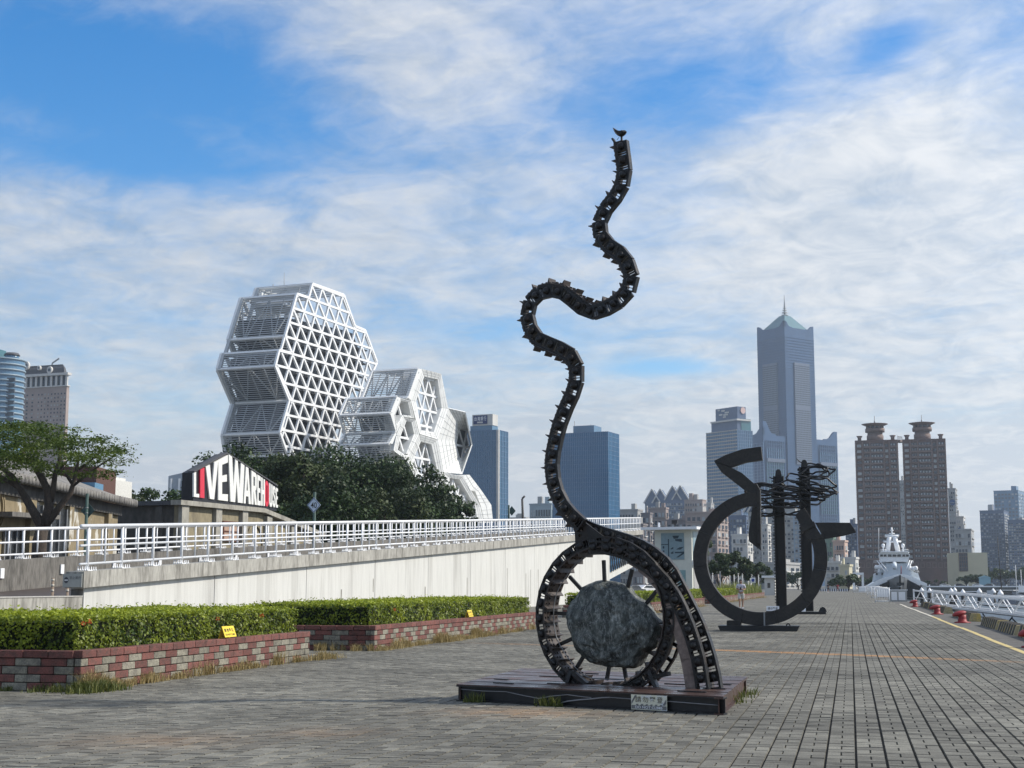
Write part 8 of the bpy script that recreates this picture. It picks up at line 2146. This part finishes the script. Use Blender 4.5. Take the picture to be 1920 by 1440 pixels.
mb = MB(); mb.box(k.x - 0.7, k.x + 0.75, k.y, k.y + 1.6, 0, 2.4); mb.build('booth', M_OFFW, t); mb = MB(); mb.box(k.x - 1.05, k.x + 1.1, k.y - 0.4, k.y + 1.9, 2.403, 2.7); mb.build('roof', M_WHITE, t)
mb = MB(); mb.box(k.x - 0.3, k.x + 0.1, k.y - 0.03, k.y - 0.005, 1.0, 1.7); mb.build('window', M_DARKGLASS, t)
mb = MB(); mb.box(k.x + 0.95, k.x + 1.2, k.y - 0.4, k.y - 0.1, 0, 2.4); mb.build('column', M_WHITE, t)
for i, (x, y0, h) in enumerate(((1322, 1076, 1), (1329, 1080, 1), (1336, 1077, 1), (1350, 1074, 1), (1363, 1078, 1), (1368, 1076, 1), (1376, 1075, 1), (1384, 1077, 1), (1392, 1078, 1), (1422, 1080, 1))):
    p = at(x, y0, 195 + 3*i); mb = MB(); mb.tube([(p.x, p.y, 0), p], 0.07, 8); mb.lathe(p, [(0.09, 0), (0.09, 0.12), (0.02, 0.2)], 8)
    one('fence_pole', mb, M_OFFW, 'slim pale pole in the row seen through the ring, %s from the left' % ('first', 'second', 'third', 'fourth', 'fifth', 'sixth', 'seventh', 'eighth', 'ninth', 'tenth')[i], 'pole', 'slim pale poles behind the hedge')
p = at(1412, 1088, 190); t = thing('info_sign', (p.x, p.y, 0), 'small square blue information sign seen through the ring', 'sign')
mb = MB(); mb.tube([(p.x, p.y, 0), (p.x, p.y, p.z - 0.3)], 0.05, 8); mb.build('post', M_GREY, t); mb = MB(); mb.box(p.x - 0.3, p.x + 0.3, p.y - 0.03, p.y, p.z - 0.34, p.z + 0.34); bd = mb.build('board', M_WHITE, t)
mb = MB(); mb.prism([(p.x + 0.21*math.cos(a), p.y - 0.034, p.z + 0.22*math.sin(a)) for a in [2*math.pi*k_/16 for k_ in range(16)]], (0, -0.003, 0)); mb.build('symbol', mat('sign_blue', (0.02, 0.05, 0.3), 0.5), bd)

# ------------------------------------------------------------------ people
def skin_obj(name, joints, edges, m, parent, root=0, sub=2):
    me = bpy.data.meshes.new(name); me.from_pydata([tuple(j[0]) for j in joints], edges, [])
    o = bpy.data.objects.new(name, me); COL.objects.link(o)
    if parent is not None: o.parent = parent
    md = o.modifiers.new('skin', 'SKIN')
    for v, j in zip(me.skin_vertices[0].data, joints): v.radius = (j[1], j[2] if len(j) > 2 else j[1])
    me.skin_vertices[0].data[root].use_root = True
    md.use_smooth_shade = True
    s = o.modifiers.new('sub', 'SUBSURF'); s.levels = sub; s.render_levels = sub
    me.materials.append(m); return o
def person(pos, face, h, label, shirt, shorts, hair, stride=0.16, phone=True, legs=None):
    t = thing('person', pos, label, 'person'); s = h / 1.72; t.rotation_euler = (0, 0, face)
    V_ = lambda x, y, z: (x*s, y*s, z*s)
    # local: -Y is the way the person faces
    f1, f2 = -stride, stride
    J = [(V_(0, 0, 0.93), 0.115*s, 0.10*s), (V_(0, 0.0, 1.15), 0.125*s, 0.095*s), (V_(0, 0.0, 1.36), 0.13*s, 0.09*s), (V_(0, -0.01, 1.46), 0.055*s), (V_(0, -0.03, 1.56), 0.075*s, 0.09*s), (V_(0, -0.03, 1.66), 0.07*s, 0.085*s),
         (V_(-0.19, 0, 1.38), 0.055*s), (V_(-0.25, -0.02, 1.13), 0.042*s), (V_(-0.12, -0.24, 1.12), 0.033*s), (V_(-0.04, -0.29, 1.14), 0.03*s, 0.02*s),
         (V_(0.19, 0, 1.38), 0.055*s), (V_(0.25, -0.02, 1.13), 0.042*s), (V_(0.12, -0.24, 1.12), 0.033*s), (V_(0.04, -0.29, 1.14), 0.03*s, 0.02*s),
         (V_(-0.095, 0, 0.88), 0.085*s), (V_(-0.10, f1*0.6, 0.48), 0.058*s), (V_(-0.10, f1, 0.09), 0.036*s), (V_(-0.10, f1 - 0.12, 0.035), 0.033*s),
         (V_(0.095, 0, 0.88), 0.085*s), (V_(0.10, f2*0.6, 0.48), 0.058*s), (V_(0.10, f2, 0.09), 0.036*s), (V_(0.10, f2 - 0.12, 0.035), 0.033*s)]
    E_ = [(0, 1), (1, 2), (2, 3), (3, 4), (4, 5), (2, 6), (6, 7), (7, 8), (8, 9), (2, 10), (10, 11), (11, 12), (12, 13), (0, 14), (14, 15), (15, 16), (16, 17), (0, 18), (18, 19), (19, 20), (20, 21)]
    for hand, sx in ((9, -1), (13, 1)):      # four bent fingers of unequal length and a thumb from the side of each palm
        for k in range(5):
            if k < 4: m1, m2 = V_(sx*0.02, -0.312, 1.112 + 0.018*k), V_(sx*(-0.008 - 0.004*(k in (1, 2))), -0.318, 1.118 + 0.018*k)
            else: m1, m2 = V_(sx*0.035, -0.300, 1.185), V_(sx*0.012, -0.312, 1.205)
            q = len(J); J += [(m1, 0.010*s), (m2, 0.008*s)]; E_ += [(hand, q), (q, q + 1)]
    q = len(J); J.append((V_(0, -0.125, 1.585), 0.014*s)); E_.append((4, q))      # nose
    skin_obj('body', J, E_, M_SKIN, t)
    skin_obj('shirt', [(V_(0, 0, 0.90), 0.15*s, 0.125*s), (V_(0, 0, 1.15), 0.155*s, 0.12*s), (V_(0, 0, 1.37), 0.155*s, 0.11*s), (V_(0, 0, 1.45), 0.07*s), (V_(-0.19, 0, 1.38), 0.085*s), (V_(-0.245, -0.02, 1.18), 0.075*s), (V_(0.19, 0, 1.38), 0.085*s), (V_(0.245, -0.02, 1.18), 0.075*s)], [(0, 1), (1, 2), (2, 3), (2, 4), (4, 5), (2, 6), (6, 7)], shirt, t)
    skin_obj('shorts', [(V_(0, 0, 0.96), 0.14*s, 0.115*s), (V_(-0.1, 0, 0.84), 0.115*s), (V_(-0.11, f1*0.5, 0.53), 0.10*s), (V_(0.1, 0, 0.84), 0.115*s), (V_(0.11, f2*0.5, 0.53), 0.10*s)], [(0, 1), (1, 2), (0, 3), (3, 4)], shorts, t)
    skin_obj('hair', [(V_(0, -0.005, 1.60), 0.085*s, 0.095*s), (V_(0, 0.0, 1.67), 0.082*s, 0.09*s), (V_(0, 0.01, 1.735), 0.05*s)], [(0, 1), (1, 2)], hair, t)
    def bx(name, x0, x1, y0, y1, z0, z1, m):
        mb = MB(); mb.box(x0*s, x1*s, y0*s, y1*s, z0*s, z1*s); me = mb.mesh(name, [m]); o = bpy.data.objects.new(name, me); COL.objects.link(o); o.parent = t; return o
    for sx, f in ((-0.1, f1), (0.1, f2)): bx('shoe', sx - 0.05, sx + 0.05, f - 0.2, f + 0.06, 0.0, 0.075, M_WHITE)
    for sx in (-0.035, 0.035): bx('eye', sx - 0.012, sx + 0.012, -0.122, -0.112, 1.615, 1.63, M_RUBBER)
    return t
w = on_z(1390, 1141)
person((w.x, w.y, 0), R(8), 1.74, 'person walking in a pale patterned shirt and light shorts, seen through the ring', mat('patterned_shirt', (0.50, 0.49, 0.55), 0.8, 0, 0.3, 12, (0.20, 0.21, 0.24), 0.52, 0.6), mat('light_shorts', (0.52, 0.51, 0.48), 0.8, 0, 0.2, 6), mat('black_hair', (0.012, 0.011, 0.011), 0.6))
tp = thing('phone', (w.x + 0.02, w.y - 0.33, 1.13), 'dark phone held by the walking person', 'phone')
mb = MB(); mb.box(w.x - 0.04, w.x + 0.04, w.y - 0.345, w.y - 0.333, 1.11, 1.26); mb.build('case', M_RUBBER, tp)
for x, y, h, lab, c1, c2 in ((1553, 1110.5, 1.7, 'distant person in dark clothes walking at the end of the promenade', (0.02, 0.022, 0.03), (0.025, 0.025, 0.03)), (1571, 1108.8, 1.65, 'distant person in red at the end of the promenade', (0.35, 0.04, 0.06), (0.30, 0.05, 0.06))):
    w = on_z(x, y); person((w.x, w.y, 0), R(5), h, lab, mat('top_%d' % x, c1, 0.8), mat('bottom_%d' % x, c2, 0.8), mat('black_hair', (0, 0, 0)))

# ------------------------------------------------------------------ haze: one even box of humid air round everything but the sky
hz = MB(); hz.box(-4300, 4400, -500, 4400, -6.0, 392.0)
o = hz.build('haze', [])
hm = bpy.data.materials.new('humid_air'); hm.use_nodes = True; nt = hm.node_tree; nt.nodes.clear()
v = nt.nodes.new('ShaderNodeVolumePrincipled'); ou = nt.nodes.new('ShaderNodeOutputMaterial'); nt.links.new(v.outputs[0], ou.inputs['Volume'])
v.inputs['Density'].default_value = HAZE; v.inputs['Color'].default_value = (0.76, 0.88, 1.0, 1); v.inputs['Anisotropy'].default_value = 0.25
o.data.materials.append(hm); tag(o, kind='stuff')
